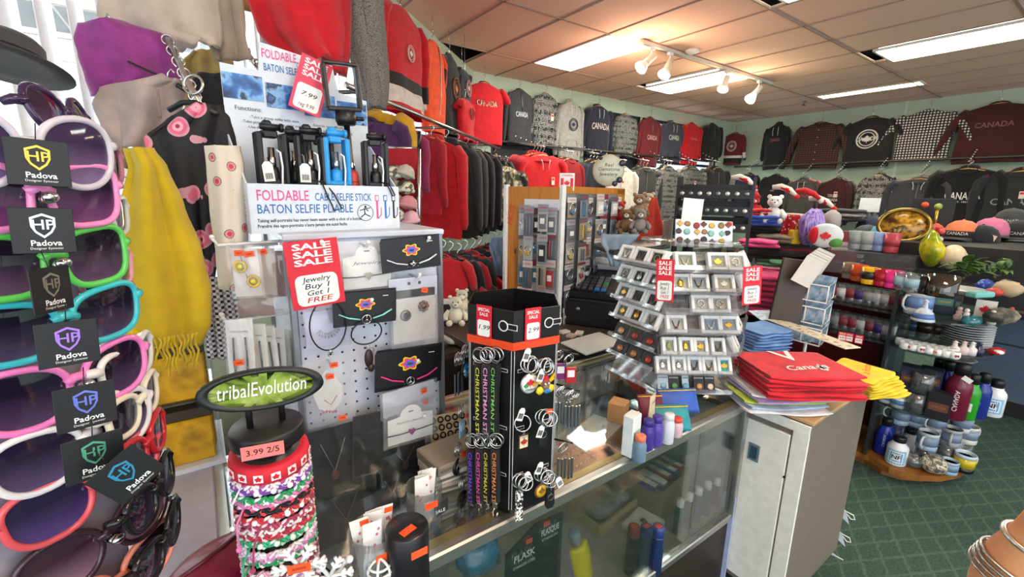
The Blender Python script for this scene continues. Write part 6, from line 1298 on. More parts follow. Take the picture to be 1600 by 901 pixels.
# ------------------------------------------------------------------ hanging clothes
def interp(tab, v):
    for (a, x), (b, y) in zip(tab, tab[1:]):
        if v <= b: return x + (y - x) * (v - a) / (b - a) if b > a else y
    return tab[-1][1]
HW = [(0, .13), (.025, .17), (.05, .30), (.085, .44), (.14, .485), (.3, .49), (.92, .49), (.96, .47), (1, .465)]
THK = [(0, .022), (.06, .040), (.2, .055), (.6, .060), (1, .055)]
def garment(name, label, cat, P, rz, W, L, mat, group, style='crew', spread=.12, slv=.86, bands=(), text=(), trim=None, hood=None, wire=.0, res=1, seed=0, hang=True, collar=None, thick=1.0, yoke=None, sleeve_mat=None, emblem=None, tagp=None):
    t = thing(name, label, cat, at(P, rz, 0, random.uniform(-.03, .03)), group); nu = 22 if res else 14
    def surf(x, v): 
        hw = interp(HW, v) * W; th = interp(THK, v) * thick; q = min(1, abs(x) / hw); return -th * (1 - q ** 2.6) ** (1 / 2.6)
    def wob(x, v): return .010 * v * math.sin(x * 38 + seed * 2.3 + 3 * v) + .012 * noise.noise((x * 9 + seed, v * 5, seed * .7))
    def body(v0, v1, mt, nv):
        def f(u, w_):
            v = v0 + (v1 - v0) * w_; a = 2 * PI * u; hw = interp(HW, v) * W * (1 + .03 * math.sin(seed + 7 * v)); th = interp(THK, v) * thick; c, s_ = math.cos(a), math.sin(a); e = 2 / 2.6
            x = abs(c) ** e * (1 if c > 0 else -1) * hw; y = -abs(s_) ** e * (1 if s_ > 0 else -1) * th
            return (x, y + wob(x, v) * (1 if s_ > 0 else .5), -v * L - (.016 * (x / (.5 * W)) ** 2 if v > .9 else 0))
        m.grid(f, nu, nv, mt)
    m = MB(); cuts = sorted({0.0, 1.0} | {b[0] for b in bands} | {b[1] for b in bands})
    for a, b in zip(cuts, cuts[1:]):
        mt = mat
        for b0, b1, bm in bands:
            if a >= b0 - 1e-6 and b <= b1 + 1e-6: mt = bm
        body(a, b, mt, max(2, int((b - a) * (16 if res else 9))))
    sm = sleeve_mat or mat
    for s_ in (-1, 1):
        if style == 'tee': pts = [(.40, -.085), (.50, -.15), (.58, -.24), (.60, -.27)]; rs = [.070, .082, .080, .078]
        else:
            sp = spread / W; pts = [(.38, -.085), (.47, -.18), (.49 + sp * .4, -.38), (.49 + sp * .75, -.62), (.49 + sp, -slv + .06), (.49 + sp, -slv)]; rs = [.062, .074, .066, .058, .054, .040]
        P_ = [(s_ * x * W, .004 * i + .012 * math.sin(seed + i * 1.7 + s_), z * L) for i, (x, z) in enumerate(pts)]; rs = [r * W / .55 for r in rs]
        if bands and style != 'tee' and len(bands) > 1 and bands[0][0] > .4:
            k = 4; m.tube(P_[:k], rs[:k], sm, 10, False, None, .62); m.tube(P_[k - 1:k + 1], [rs[k - 1] * 1.01, rs[k] * 1.01], bands[0][2], 10, False, None, .62); m.tube(P_[k:], rs[k:], bands[1][2], 10, False, None, .62)
        else: m.tube(P_, rs, sm, 10, False, None, .62)
    m.put('body', t)
    dark = trim or mat
    c = MB()
    if style in ('hoodie', 'ziphood'):
        hm = hood or mat
        c.grid(lambda u, v: ((.30 - .10 * v) * W * math.sin((u - .5) * 2.5) * (1 - .25 * v), .03 - .085 * math.cos((u - .5) * 2.7) * (1 - .55 * v) + .02 * v, -.10 * L + (.16 * L) * v - .02 * abs(u - .5)), 14, 6, hm, None, .012)
        if res:
            for s_ in (-1, 1): c.tube([(s_ * .05 * W / .5, -.060, -.075 * L), (s_ * .045, -.070, -.15 * L), (s_ * .04, -.068, -.26 * L)], .0035, trim or WHITEP, 5)
    elif style == 'shirt':
        c.tube([(x * W, -.05 + .04 * abs(x) * 6, -z * L) for x, z in ((-.02, .10), (-.09, .05), (-.14, 0), (0, -.02), (.14, 0), (.09, .05), (.02, .10))], .016, collar or mat, 6, flat=.4)
        for k in range(5): q = MB(); q.ell((0, -.066 * thick, -(.16 + .16 * k) * L), .006, WHITEP, 8, 5); q.put('button', t)
    else: c.ring((0, -.004, -.018 * L), .135 * W, .010, dark, (1, 0, 0), (0, -.35, -.45), 16, 6)
    c.put('hood' if 'hood' in style else 'collar', t)
    if style in ('zip', 'ziphood'):
        z_ = MB(); z_.tube([(0, surf(0, v) - .004 + wob(0, v), -v * L) for v in (.05, .12, .25, .4, .6, .8, .97)][:(4 if style == 'zip' and seed % 2 else 7)], .0035, trim or STEEL, 5); z_.put('zipper', t)
    if res and style in ('hoodie', 'ziphood'):
        k = MB(); k.tube([(x * W, surf(x * W, v) - .004 + wob(x * W, v), -v * L) for x, v in ((-.30, .92), (-.28, .80), (-.18, .66), (.18, .66), (.28, .80), (.30, .92))], .004, mat, 5); k.put('pocket', t)
    for tx in text:
        s_, v, sz, col = tx[:4]; wd = tx[4] if len(tx) > 4 else None; arc = tx[5] if len(tx) > 5 else 0
        q = MB()
        def mp(p, v=v, arc=arc):
            x, z = p[0], p[1] - arc * p[0] * p[0]; vv = v - z / L; return (x, surf(x, vv) + wob(x, vv) - .005, -vv * L)
        q.text(s_, None, sz, pla(col, .7), .015, wd * W if wd else None, mp); q.put('print', t)
    if emblem:
        q = MB(); v, r, c1, c2 = emblem; y = surf(0, v) - .010
        q.ring((0, y, -v * L), r, r * .09, pla(c1, .7), n=26); q.ring((0, y, -v * L), r * .74, r * .06, pla(c1, .7), n=24)
        q.prism([(x, z - v * L) for x, z in maple(r * .45)], y - .002, y, pla(c2, .7)); q.put('emblem', t)
    if tagp: q = MB(); q.box((tagp[0] * W, surf(tagp[0] * W, tagp[1]) - .014, -tagp[1] * L), (.045, .002, .085), pla('#e8ded0', .6)); q.box((tagp[0] * W, surf(tagp[0] * W, tagp[1]) - .0155, -tagp[1] * L + .02), (.034, .001, .025), SALE); q.put('price_tag', t)
    if hang:
        h = MB(); hc_ = pla('#c9a35e', .5) if seed % 2 == 0 else BLACKP
        h.tube([(-.24 * W, .0, -.045 * L), (-.1 * W, 0, -.006 * L), (0, 0, .006), (.1 * W, 0, -.006 * L), (.24 * W, 0, -.045 * L)], .010, hc_, 6)
        h.tube([(0, 0, .006), (0, 0, .045), (.018, 0, .062), (.020, 0, .080), (.004, 0, .092), (-.012, 0, .084)], .0032, CHROME, 6)
        if wire > .1: h.tube([(.004, 0, .09), (0, 0, wire)], .0022, CHROME, 5)
        h.put('hanger', t)
    return t
BW1 = patt('fair_isle_black', p_isle('#131316', '#cfcfcc'), .9); BW2 = patt('fair_isle_grey', p_isle('#232428', '#b4b4b2', 1.3), .9)
TWEED = patt('tweed_grey', p_noise([(.36, '#3e3a38'), (.46, '#8d867e'), (.56, '#5e5954'), (.66, '#97908a')], 300, 4), .95)
PL_BR = patt('plaid_brown', p_plaid('#1c1416', '#43292a', '#5c3534', 9.0), .9); PL_BW = patt('plaid_white', p_plaid('#e9e5e0', '#4a4648', '#141416', 9.0), .9)
CAMO = patt('camouflage', p_noise([(.38, '#3a3a30'), (.47, '#8d8a72'), (.55, '#d5cfb8'), (.63, '#5f6152')], 13, 2), .85)
SNOW = patt('snowflake_red', p_vor([(0, '#eadfda'), (.1, '#9c1420'), (1, '#a51724')], 16), .9)
def W_of(px, py, wpx, n, k):
    a, b = PL(px - wpx / 2, py, n, k), PL(px + wpx / 2, py, n, k); return (a - b).length
NA = Vector((0, 1, 0)); NB = Vector((1, 0, 0))
def wallgar(which, label, px, y0, y1, wpx, mat, style, cap=.64, off=.14, name=None, cat=None, group=None, W=None, **kw):
    n, k, rz = {'A': (NA, WA - off, 0), 'B': (NB, WB - off, -PI / 2), 'C': (NC, KC + off, RZC)}[which]
    P = PL(px, y0, n, k); L = (y1 - y0) * dep(P) / F * .98
    Wd = W or min(cap, W_of(px, y0, wpx, n, k) * .82)
    nm = name or {'tee': 't_shirt', 'hoodie': 'hoodie', 'ziphood': 'hoodie', 'shirt': 'plaid_shirt'}.get(style, 'sweatshirt')
    return garment(nm, label, cat or nm.replace('_', ' '), P, rz, Wd, L, mat, group, style, wire=max(0, CEIL - P.z - .02), **kw)
RED_F = fab('#c80f1f'); BLK_F = fab('#1a1a1d'); NVY = fab('#1d2134'); CHR = fab('#3a3a3e'); LGR = fab('#a3a39e'); MAR = fab('#661420'); DMA = fab('#44141c'); ORF = fab('#f2541c')
WHF = fab('#d9cfc6')
random.seed(12); TG = 'clothes hung in a row below the ceiling, window side'
# large red hoodie and grey cardigan hanging close to the photographer
drape('hoodie', 'large bright red hoodie hanging above the selfie stick box', 'hoodie', [(-90, 405, 520), (-40, 392, 532), (0, 393, 536), (50, 410, 538), (85, 440, 534), (100, 470, 530)], 1.55, RED_F, .035, 5, 34, 26, .02, ph=1.2, bulge=.10)
drape('long_sleeved_shirt', 'red top with long sleeves hanging behind the large red hoodie', 'top', [(-60, 470, 536), (20, 480, 538), (80, 500, 536), (118, 515, 529)], 1.62, fab('#b50d1b'), .03, 4, 18, 18, .03, ph=3.2, bulge=.06)
drape('cardigan', 'grey tweed cardigan hanging between red hoodie and hockey jersey', 'cardigan', [(-60, 520, 592), (0, 532, 596), (60, 545, 600), (120, 560, 602), (145, 572, 600), (172, 578, 596)], 1.75, TWEED, .03, 5, 26, 22, .02, ph=2.0, bulge=.06)
wallgar('C', 'red hockey jersey with black and white hem stripes and white collar trim', 626, 14, 172, 70, RED_F, 'crew', spread=.07, bands=((.66, .78, BLK_F), (.78, .92, WHF)), trim=WHF, group=TG, seed=1, off=.22, emblem=(.42, .05, '#d8b8a8', '#e8e0d8'))
wallgar('C', 'bright orange zip jacket with high collar', 676, 66, 203, 46, ORF, 'zip', spread=.06, group=TG, seed=2, off=.2, name='jacket', cat='jacket', W=.40)
wallgar('C', 'black sweatshirt with brown bear picture', 702, 86, 208, 30, BLK_F, 'crew', spread=.05, group=TG, seed=3, off=.2, emblem=(.42, .09, '#7a4a2a', '#a8683a'), W=.42)
wallgar('C', 'navy t-shirt with wolf picture high on the slanted wall', 722, 109, 165, 26, NVY, 'tee', group=TG, seed=4, off=.2, emblem=(.5, .07, '#b08a84', '#c9a49c'), W=.36)
wallgar('C', 'small red t-shirt hanging under the navy wolf shirt', 727, 156, 217, 30, RED_F, 'tee', group=TG, seed=5, off=.3, emblem=(.35, .05, '#8a2a20', '#5a1a1a'), W=.34)
wallgar('A', 'red t-shirt with arched CANADA lettering and dark collar', 757, 130, 222, 46, RED_F, 'tee', trim=BLK_F, group=TG, seed=6, off=.35, W=.50, text=(('CANADA', .34, .085, '#5a2a24', .58, -.0), ('CANADA', .345, .085, '#e0b8a0', .54)))
wallgar('A', 'charcoal quarter zip with small CANADA lettering', 812, 140, 224, 46, CHR, 'zip', group=TG, seed=7, spread=.04, slv=.95, text=(('CANADA', .46, .085, '#c8d4d8', .5),), tagp=None)
wallgar('A', 'black and white snowflake knit zip sweater, fifth from the slanted wall corner', 853, 146, 226, 40, BW1, 'zip', group=TG, seed=8, spread=.03, tagp=(.2, .45))
wallgar('A', 'light grey hoodie with small round navy emblem', 893, 159, 247, 42, LGR, 'hoodie', group=TG, seed=9, spread=.04, slv=.95, emblem=(.40, .075, '#2a3448', '#2a3448'))
wallgar('A', 'navy hoodie with arched pale CANADA lettering', 936, 166, 240, 46, NVY, 'hoodie', group=TG, seed=10, spread=.04, slv=.95, text=(('CANADA', .42, .12, '#d8c4c0', .72, .5),))
wallgar('A', 'grey tweed knit jacket beside the bright window', 978, 179, 243, 38, BW2, 'zip', group=TG, seed=12, spread=.04)
wallgar('A', 'maroon quarter zip with CANADA lettering', 1017, 184, 258, 36, MAR, 'zip', group=TG, seed=13, spread=.05, text=(('CANADA', .42, .10, '#d8a8a4', .5),))
wallgar('A', 'slate grey hoodie with white banner print', 1051, 191, 252, 36, fab('#3f4150'), 'hoodie', group=TG, seed=14, spread=.05, text=(('CANADA', .40, .11, '#e2e0dc', .55),))
wallgar('A', 'bright red long sleeved shirt with small emblem', 1082, 193, 255, 32, RED_F, 'crew', group=TG, seed=15, spread=.05, text=(('Canada', .38, .07, '#e88a84', .4),))
wallgar('A', 'black half zip jacket next to the room corner', 1114, 194, 251, 32, BLK_F, 'zip', group=TG, seed=17, spread=.05)
TB = 'clothes hung in a row below the ceiling, right wall'
wallgar('B', 'dark red hockey jersey with white stripe in the room corner', 1149, 208, 256, 38, MAR, 'crew', group=TB, seed=18, spread=.04, bands=((.72, .80, WHF), (.80, .95, BLK_F)), trim=BLK_F, emblem=(.42, .09, '#c8b8a8', '#c8b8a8'))
wallgar('B', 'black hoodie with small red and white arc print on the right wall', 1216, 194, 263, 44, BLK_F, 'hoodie', group=TB, seed=19, spread=.03, slv=.8, text=(('CANADA', .36, .08, '#a85a60', .42, -.6),))
wallgar('B', 'brown and black plaid shirt', 1284, 192, 262, 66, PL_BR, 'shirt', cap=.8, group=TB, seed=20, spread=.12, slv=.95, W=.66)
wallgar('B', 'black sweatshirt with round white CANADA emblem and one sleeve raised sideways', 1362, 184, 259, 66, BLK_F, 'crew', cap=.8, group=TB, seed=22, spread=.22, slv=.66, W=.62, emblem=(.44, .13, '#d8d4ce', '#d8d4ce'), text=(('CANADA', .44, .085, '#e8e4de', .42),))
wallgar('B', 'black and white checked shirt with sleeves held wide', 1452, 173, 248, 84, PL_BW, 'shirt', cap=.85, group=TB, seed=24, spread=.24, slv=.96, W=.62)
wallgar('B', 'maroon crew neck sweatshirt with outlined CANADA lettering', 1562, 162, 252, 96, DMA, 'crew', cap=.8, group=TB, seed=26, spread=.16, slv=.9, W=.70, text=(('CANADA', .36, .09, '#8a5a56', .5),))
# rails
RB_ = Xp(1160, 260, WB - .20); zr2 = Xp(1587, 244, WB - .20)
m = MB(); zB = (RB_.z + zr2.z) / 2; m.rod((WB - .2, RB_.y + .15, zB), (WB - .2, zr2.y - 1.2, zB), .018, pla('#5c564e', .4, .6), 8)
for y in (RB_.y - .1, (RB_.y + zr2.y) / 2, zr2.y): m.rod((WB - .2, y, zB), (WB - .01, y, zB), .012, STEEL, 6)
m.put('clothes_rail', label='dark metal rail along the right wall carrying the faced out clothes', cat='clothes rail')
zA = Yp(860, 228, WA - .2).z; xa = Yp(770, 222, WA - .2).x
m = MB(); m.rod((xa - .3, WA - .2, zA), (WB - 1.0, WA - .2, zA), .016, pla('#5c564e', .4, .6), 8)
for x in (xa, xa + 2, xa + 4): m.rod((x, WA - .2, zA), (x, WA - .01, zA), .012, STEEL, 6)
m.put('clothes_rail', label='dark metal rail along the window wall below the hung tops', cat='clothes rail')
kr = KC + .50; r0 = PL(575, 131, NC, kr); r1 = PL(770, 236, NC, kr); zC = (r0.z + r1.z) / 2
m = MB(); a = PL(540, 112, NC, kr); a.z = zC; b = r1.copy(); b.z = zC; m.rod(a, b + DC * .3, .014, CHROME, 8)
for f in (.05, .5, .95): p = a + (b - a) * f; m.rod(p, p - NC * .49, .010, STEEL, 6)
m.put('clothes_rail', label='long chrome rail along the slanted window wall', cat='clothes rail')
def fan(which, px, y0, y1, wpx, fronts, group, off=.55, step=.055, rise=.012, W=None, arm=True):
    """a sloping arm of garments one behind the other; fronts[0] is the one that faces the room"""
    n, k, rz = {'A': (NA, WA - off, 0), 'B': (NB, WB - off, -PI / 2)}[which]; back = {'A': Vector((0, 1, 0)), 'B': Vector((1, 0, 0))}[which]
    P = PL(px, y0, n, k); L = (y1 - y0) * dep(P) / F * .98; Wd = W or min(.6, W_of(px, y0, wpx, n, k) * .85)
    for i, (lab, mat, style, kw) in enumerate(fronts):
        nm = {'tee': 't_shirt', 'hoodie': 'hoodie', 'ziphood': 'hoodie', 'shirt': 'plaid_shirt', 'zip': 'jacket'}.get(style, 'sweatshirt')
        garment(nm, lab, nm.replace('_', ' '), P + back * step * i + Vector((0, 0, rise * i)), rz + random.uniform(-.06, .06), Wd * (1 + .01 * i), L, mat, group, style, spread=.03, slv=.93, res=1 if i == 0 else 0, seed=int(px) + i, thick=.55, **kw)
    if arm:
        m = MB(); top = P + back * (off - .2) + Vector((0, 0, .20)); m.tube([P + Vector((0, 0, .09)) - back * .04, top], .008, CHROME, 6)
        for i in range(6): m.ell(P + Vector((0, 0, .10)) + (top - P) * (i / 6) * .9, .011, CHROME, 8, 5)
        m.put('rail_arm', label=('chrome sloping arm holding ' + fronts[0][0])[:90], cat='rail arm', group='sloping rail arms')
GB = 'clothes faced out on sloping arms, right wall'
def rest(nm, *cols): return [('%s hanging behind the %s' % (c_[0], nm), c_[1], 'crew', {}) for c_ in cols]
fan('B', 1168, 272, 322, 36, [('navy sweatshirt on the arm closest to the corner', NVY, 'crew', {})] + rest('corner navy sweatshirt', ('dark jacket', BLK_F)), GB)
fan('B', 1211, 274, 330, 46, [('plain black sweatshirt with tiny white print', BLK_F, 'crew', {'text': (('CANADA', .42, .03, '#d8d4d0', .16),)})] + rest('plain black sweatshirt', ('black top', BLK_F)), GB)
fan('B', 1255, 280, 340, 54, [('grey hoodie with red CANADA lettering and pale strings', fab('#4c4a49'), 'hoodie', {'text': (('CANADA', .42, .10, '#a8463c', .62),)})] + rest('grey red lettered hoodie', ('red sweatshirt', RED_F), ('white sweatshirt', fab('#c9c4bc'))), GB)
fan('B', 1307, 280, 352, 56, [('dark maroon sweatshirt with white stacked lettering', fab('#3d1219'), 'crew', {'text': (('TORONTO', .36, .06, '#d8cfc8', .36), ('CANADA', .45, .06, '#d8cfc8', .36), ('ONTARIO', .55, .045, '#c9bfb8', .3)), 'tagp': (.1, .33)})] + rest('dark maroon sweatshirt', ('black sweatshirt', BLK_F), ('grey sweatshirt', fab('#8a8480'))), GB)
fan('B', 1372, 274, 350, 62, [('black and white snowflake knit sweater on the right wall arm', BW1, 'zip', {})] + rest('snowflake knit sweater', ('navy sweatshirt', NVY), ('black cardigan', BLK_F)), GB)
fan('B', 1438, 280, 344, 70, [('slate zip hoodie with white strings', fab('#3c3d44'), 'ziphood', {})] + rest('slate zip hoodie', ('light grey hoodie', fab('#a59f98')), ('pale grey sweatshirt', fab('#8f8b86'))), GB, W=.62)
fan('B', 1512, 264, 350, 84, [('black sweatshirt with bold white CANADA lettering', fab('#121215'), 'crew', {'text': (('CANADA', .50, .13, '#e8e6e2', .50, -.4), ('EST. 1867', .60, .03, '#d0ccc8', .2))})] + rest('bold lettered black sweatshirt', ('black hoodie', BLK_F), ('charcoal hoodie', CHR)), GB, W=.66)
fan('B', 1598, 268, 360, 90, [('charcoal sweatshirt with outlined CANADA lettering at the photo edge', fab('#2a2b2c'), 'crew', {'text': (('CANADA', .52, .11, '#8f9290', .6),), 'tagp': (.05, .40)})] + rest('charcoal edge sweatshirt', ('dark red sweatshirt', MAR), ('black sweatshirt', BLK_F)), GB, W=.72)
GA = 'clothes faced out on sloping arms, window wall'
fan('A', 848, 243, 330, 54, [('bright red hoodie on the arm above the wooden stand', RED_F, 'hoodie', {'tagp': (.2, .45)})] + rest('bright red hoodie', ('red sweatshirt', RED_F), ('red top', fab('#b01020')), ('crimson top', RED_F)), GA, off=.9, W=.62)
fan('A', 893, 250, 330, 42, [('dark red fleece on the arm beside the bright red hoodie', fab('#8f0f1c'), 'crew', {})] + rest('dark red fleece', ('wine fleece', MAR), ('dark red top', fab('#7a1220')), ('black fleece', BLK_F)), GA, off=.8)
fan('A', 932, 252, 325, 46, [('navy fleece hung behind the round gemstone sign', NVY, 'crew', {'tagp': (.1, .3)})] + rest('navy fleece', ('black jacket', BLK_F), ('charcoal jacket', CHR)), GA, off=.7)
fan('A', 975, 262, 345, 46, [('white sweatshirt beside the round gemstone sign', fab('#d8d2ca'), 'crew', {'tagp': (-.1, .3)})] + rest('white sweatshirt', ('black coat', BLK_F)), GA, off=.9)
fan('A', 1010, 262, 350, 52, [('charcoal zip jacket facing the room near the bright window', fab('#2c2d30'), 'zip', {})] + rest('charcoal zip jacket', ('grey jacket', CHR), ('dark jacket', BLK_F)), GA, off=.7)
fan('A', 1047, 262, 345, 44, [('grey snowflake knit sweater near the bright window', BW2, 'crew', {})] + rest('grey snowflake sweater', ('grey knit', LGR), ('black knit', BLK_F)), GA, off=.7)
fan('A', 1085, 262, 345, 44, [('pale grey knit sweater facing out near the corner', BW2, 'crew', {'tagp': (0, .3)})] + rest('pale grey knit sweater', ('slate sweater', CHR), ('white sweater', fab('#b8b4ae'))), GA, off=.6)
fan('A', 1122, 262, 335, 40, [('dark jacket with fur collar next to the corner', fab('#242327'), 'zip', {})] + rest('fur collared dark jacket', ('black coat', BLK_F), ('brown coat', fab('#6a5648'))), GA, off=.6)
# clothes along the chrome rail of the slanted wall, near to far
GC = 'clothes along the chrome rail'; RZR = math.atan2(-DC.x, DC.y)
rowC = [(602, 176, 268, '#d39a12', 'mustard yellow jacket on the chrome rail', 'zip', .42), (594, 190, 260, '#4a2452', 'deep purple top beside the mustard jacket', 'crew', .42), (632, 205, 300, '#8a2450', 'plum pink top behind the mustard jacket', 'crew', .40), (660, 208, 330, '#a81220', 'dark red sweatshirt partly behind the bright red one', 'crew', .42),
        (683, 217, 368, '#c4101e', 'bright red hooded sweatshirt, front of the dark row', 'hoodie', .46), (706, 222, 370, '#222226', 'black hoodie with white side lettering and red tag', 'hoodie', .46), (722, 228, 365, '#2c2c30', 'charcoal hoodie third in the row after the red one', 'hoodie', .44), (736, 232, 362, '#1d1d22', 'black sweatshirt fourth in the row after the red one', 'crew', .44),
        (750, 236, 358, '#26222a', 'dark plum jacket fifth in the row after the red one', 'zip', .44), (764, 240, 356, '#1b1b20', 'black zip jacket sixth in the row after the red one', 'zip', .44), (778, 244, 354, '#2a2a30', 'charcoal jacket last in the dark row', 'zip', .42)]
for i, (px, y0, y1, c_, lab, st, W_) in enumerate(rowC):
    P = PL(px, y0, NC, kr); P = P - NC * (.04 if i > 3 else .08); d = dep(P); garment({'hoodie': 'hoodie', 'zip': 'jacket'}.get(st, 'sweatshirt'), lab, {'hoodie': 'hoodie', 'zip': 'jacket'}.get(st, 'sweatshirt'), P, RZR + random.uniform(-.05, .05), W_, (y1 - y0) * d / F, fab(c_), GC, st, spread=.0, slv=.92, seed=i + 40, thick=.6, tagp=(.15, .3) if i in (4, 5, 8) else None, text=(('NIAGARA', .40, .04, '#c8c8c8', .3),) if i in (5,) else ())
for i, (px, y) in enumerate(((800, 262), (806, 268))):
    pass
# camouflage caps and clothing heap at the end of the rail
fan('A', 790, 262, 350, 40, [('camouflage jacket hanging where the two rails meet', CAMO, 'zip', {'tagp': (.2, .5)})] + rest('camouflage jacket', ('camouflage vest', CAMO), ('black vest', BLK_F), ('khaki vest', fab('#6a6a58'))), GA, off=1.3, W=.45)
# rack of knitted hats and a snowflake blanket behind the selfie box
drape('blanket', 'dark red snowflake blanket hanging behind the selfie stick box', 'blanket', [(232, 598, 652), (260, 598, 654), (290, 602, 655), (318, 606, 655)], 1.75, SNOW, .012, 4, 16, 10, .012, ph=1)
m = MB(); a, b = D(598, 230, 1.74), D(654, 232, 1.74); m.rod(a, b, .006, CHROME, 6); m.rod(b, D(655, 372, 1.72), .009, CHROME, 6); m.rod(D(655, 232, 1.74), D(655, 205, 1.74), .008, BLACKP, 6); m.put('garment_rack', label='slim chrome rack frame holding blanket and knitted hats', cat='rack')
random.seed(14)
for i, (px, py, c_) in enumerate(((615, 268, 'CAMO'), (635, 268, '#b8b0a0'), (612, 290, '#8a8474'), (634, 292, 'CAMO'), (616, 312, '#c9a8a0'), (638, 316, '#c9858c'), (620, 336, 'CAMO'), (642, 340, '#d8a4b0'), (628, 358, '#9a948a'), (645, 360, '#3a3a3c'))):
    m = MB(); mt = CAMO if c_ == 'CAMO' else fab(c_); m.ell((0, 0, 0), (.034, .026, .026), mt, 14, 9, None, .25, 4); m.ring((0, 0, -.012), .031, .008, mt, (1, 0, 0), (0, .8, 0), 16, 6)
    m.put('knit_hat', None, at(D(px, py, 1.68), random.uniform(-.5, .5), 0, random.uniform(-.4, .4)), '%s knitted hat, number %s from the top of the hat rack' % ({'CAMO': 'camouflage', '#b8b0a0': 'beige', '#8a8474': 'olive', '#c9a8a0': 'blush', '#c9858c': 'rose', '#d8a4b0': 'pink', '#9a948a': 'grey', '#3a3a3c': 'charcoal'}[c_], ('one', 'two', 'three', 'four', 'five', 'six', 'seven', 'eight', 'nine', 'ten')[i]), 'hat', 'knitted hats on the rack')
# children's jerseys on black hangers, low rail behind the stand
GK = "children's jerseys on the low rail"; random.seed(15)
pos = [(690, 402, 2.25), (703, 404, 2.33), (715, 406, 2.4), (726, 400, 2.5), (737, 396, 2.6), (748, 392, 2.7), (758, 388, 2.8), (768, 384, 2.9), (776, 380, 3.0), (700, 440, 2.3), (716, 446, 2.36), (730, 440, 2.45), (744, 430, 2.55), (757, 424, 2.65)]
for i, (px, py, d) in enumerate(pos):
    low = i >= 9; c_ = ('#b5121e', '#1c1c20', '#a01020', '#26262a')[i % 4]
    garment('child_jersey', ("red" if i % 2 == 0 else "black") + " child's hockey jersey, %s from the pegboard on the %s rail" % (('first', 'second', 'third', 'fourth', 'fifth', 'sixth', 'seventh', 'eighth', 'ninth')[i if not low else i - 9], 'lower' if low else 'low upper'), 'jersey', D(px, py, d), RZR + .5, .30, .30, fab(c_), GK, 'crew', spread=.04, slv=.8, seed=2 * i + 1, res=0, bands=((.70, .80, WHF), (.80, .92, BLK_F)) if i % 2 == 0 else (), thick=.5)
# ------------------------------------------------------------------ glass shelf unit with the rounded end
ZBASE = .075
gcor = Zp(1358, 712, ZBASE)
ends = [Zp(x, y, ZBASE) for x, y in ((1390, 731), (1430, 742), (1470, 744), (1502, 738), (1516, 727))]
plan = [(gcor.x, gcor.y + 1.25), (gcor.x, gcor.y)] + [(p.x, p.y) for p in ends] + [(gcor.x + .62, gcor.y + .12), (gcor.x + .62, gcor.y + 1.25)]
SZ = {'base': ZBASE, 'D': zat(1374, 628, gcor), 'C': zat(1396, 540, gcor), 'B': zat(1408, 492, gcor), 'A': zat(1421, 440, gcor)}
t = thing('glass_shelf_unit', 'tall glass shelf unit with rounded end and wood base, full of mugs, bottles and glassware', 'shelf unit')
def slab(m, pl, z0, z1, mat):
    n = len(pl); vs = [(x, y, z0) for x, y in pl] + [(x, y, z1) for x, y in pl]
    m.add(vs, [tuple(range(n))[::-1], tuple(range(n, 2 * n))] + [(i, (i + 1) % n, n + (i + 1) % n, n + i) for i in range(n)], mat)
OAK = patt('oak_base', p_noise([(.3, '#7a4a1c'), (.55, '#9a6428'), (.75, '#8a5420')], 6, 5, 'LINEAR', (1, 6, 1)), .4)
m = MB(); slab(m, plan, ZBASE - .03, ZBASE, OAK); m.put('wood_base', t)
m = MB(); cxp = sum(p[0] for p in plan) / len(plan); cyp = sum(p[1] for p in plan) / len(plan); slab(m, [(cxp + (x - cxp) * .8, cyp + (y - cyp) * .85) for x, y in plan], 0, ZBASE - .03, pla('#8a5a2a', .6)); m.put('plinth', t)
SMOKE = clear('smoked', '#cdd6d2', .03, .16, .03)
for k in 'DCBA': m = MB(); slab(m, plan, SZ[k] - .004, SZ[k] + .004, SMOKE); m.put('glass_shelf', t)
m = MB(); m.box((gcor.x + .18, gcor.y + .02, (ZBASE + SZ['A']) / 2), (.36, .006, SZ['A'] - ZBASE), SMOKE); m.put('glass_divider', t)
m = MB(); m.box((gcor.x + .45, gcor.y + .68, (ZBASE + SZ['A']) / 2), (.02, 1.15, SZ['A'] - ZBASE), pla('#7a1420', .6)); m.box((gcor.x + .50, gcor.y + .12, (ZBASE + SZ['A']) / 2), (.24, .02, SZ['A'] - ZBASE), pla('#1d1a1c', .5)); m.put('back_panel', t)
for x, y in ((gcor.x, gcor.y + .02), (gcor.x + .40, gcor.y + .1), (gcor.x + .02, gcor.y + 1.2)): m = MB(); m.box((x, y, (ZBASE + SZ['A']) / 2), (.012, .012, SZ['A'] - ZBASE), pla('#2a2a2c', .4)); m.put('upright', t)
def mug(label, p, col, inner, r=.042, h=.095, rz=0.0, group='mugs on the wood base', band=None, hcol=None):
    t = thing('mug', label, 'mug', at(p, rz), group); m = MB(); c = pla(col, .2); m.lathe([(0, 0), (r * .9, 0), (r, .006), (r, h * .3)], c, 22); m.lathe([(r * 1.001, h * .3), (r * 1.001, h * .8)], pla(band, .25) if band else c, 22); m.lathe([(r, h * .8), (r, h - .002), (r - .003, h), (r - .005, h - .004), (r - .006, .008), (0, .008)], pla(inner, .2), 22); m.put('cup', t)
    m = MB(); m.tube([(r - .002, 0, h * .80), (r + .018, 0, h * .82), (r + .030, 0, h * .62), (r + .028, 0, h * .38), (r + .012, 0, h * .20), (r - .002, 0, h * .20)], .0055, pla(hcol or inner, .2), 8); m.put('handle', t); return t
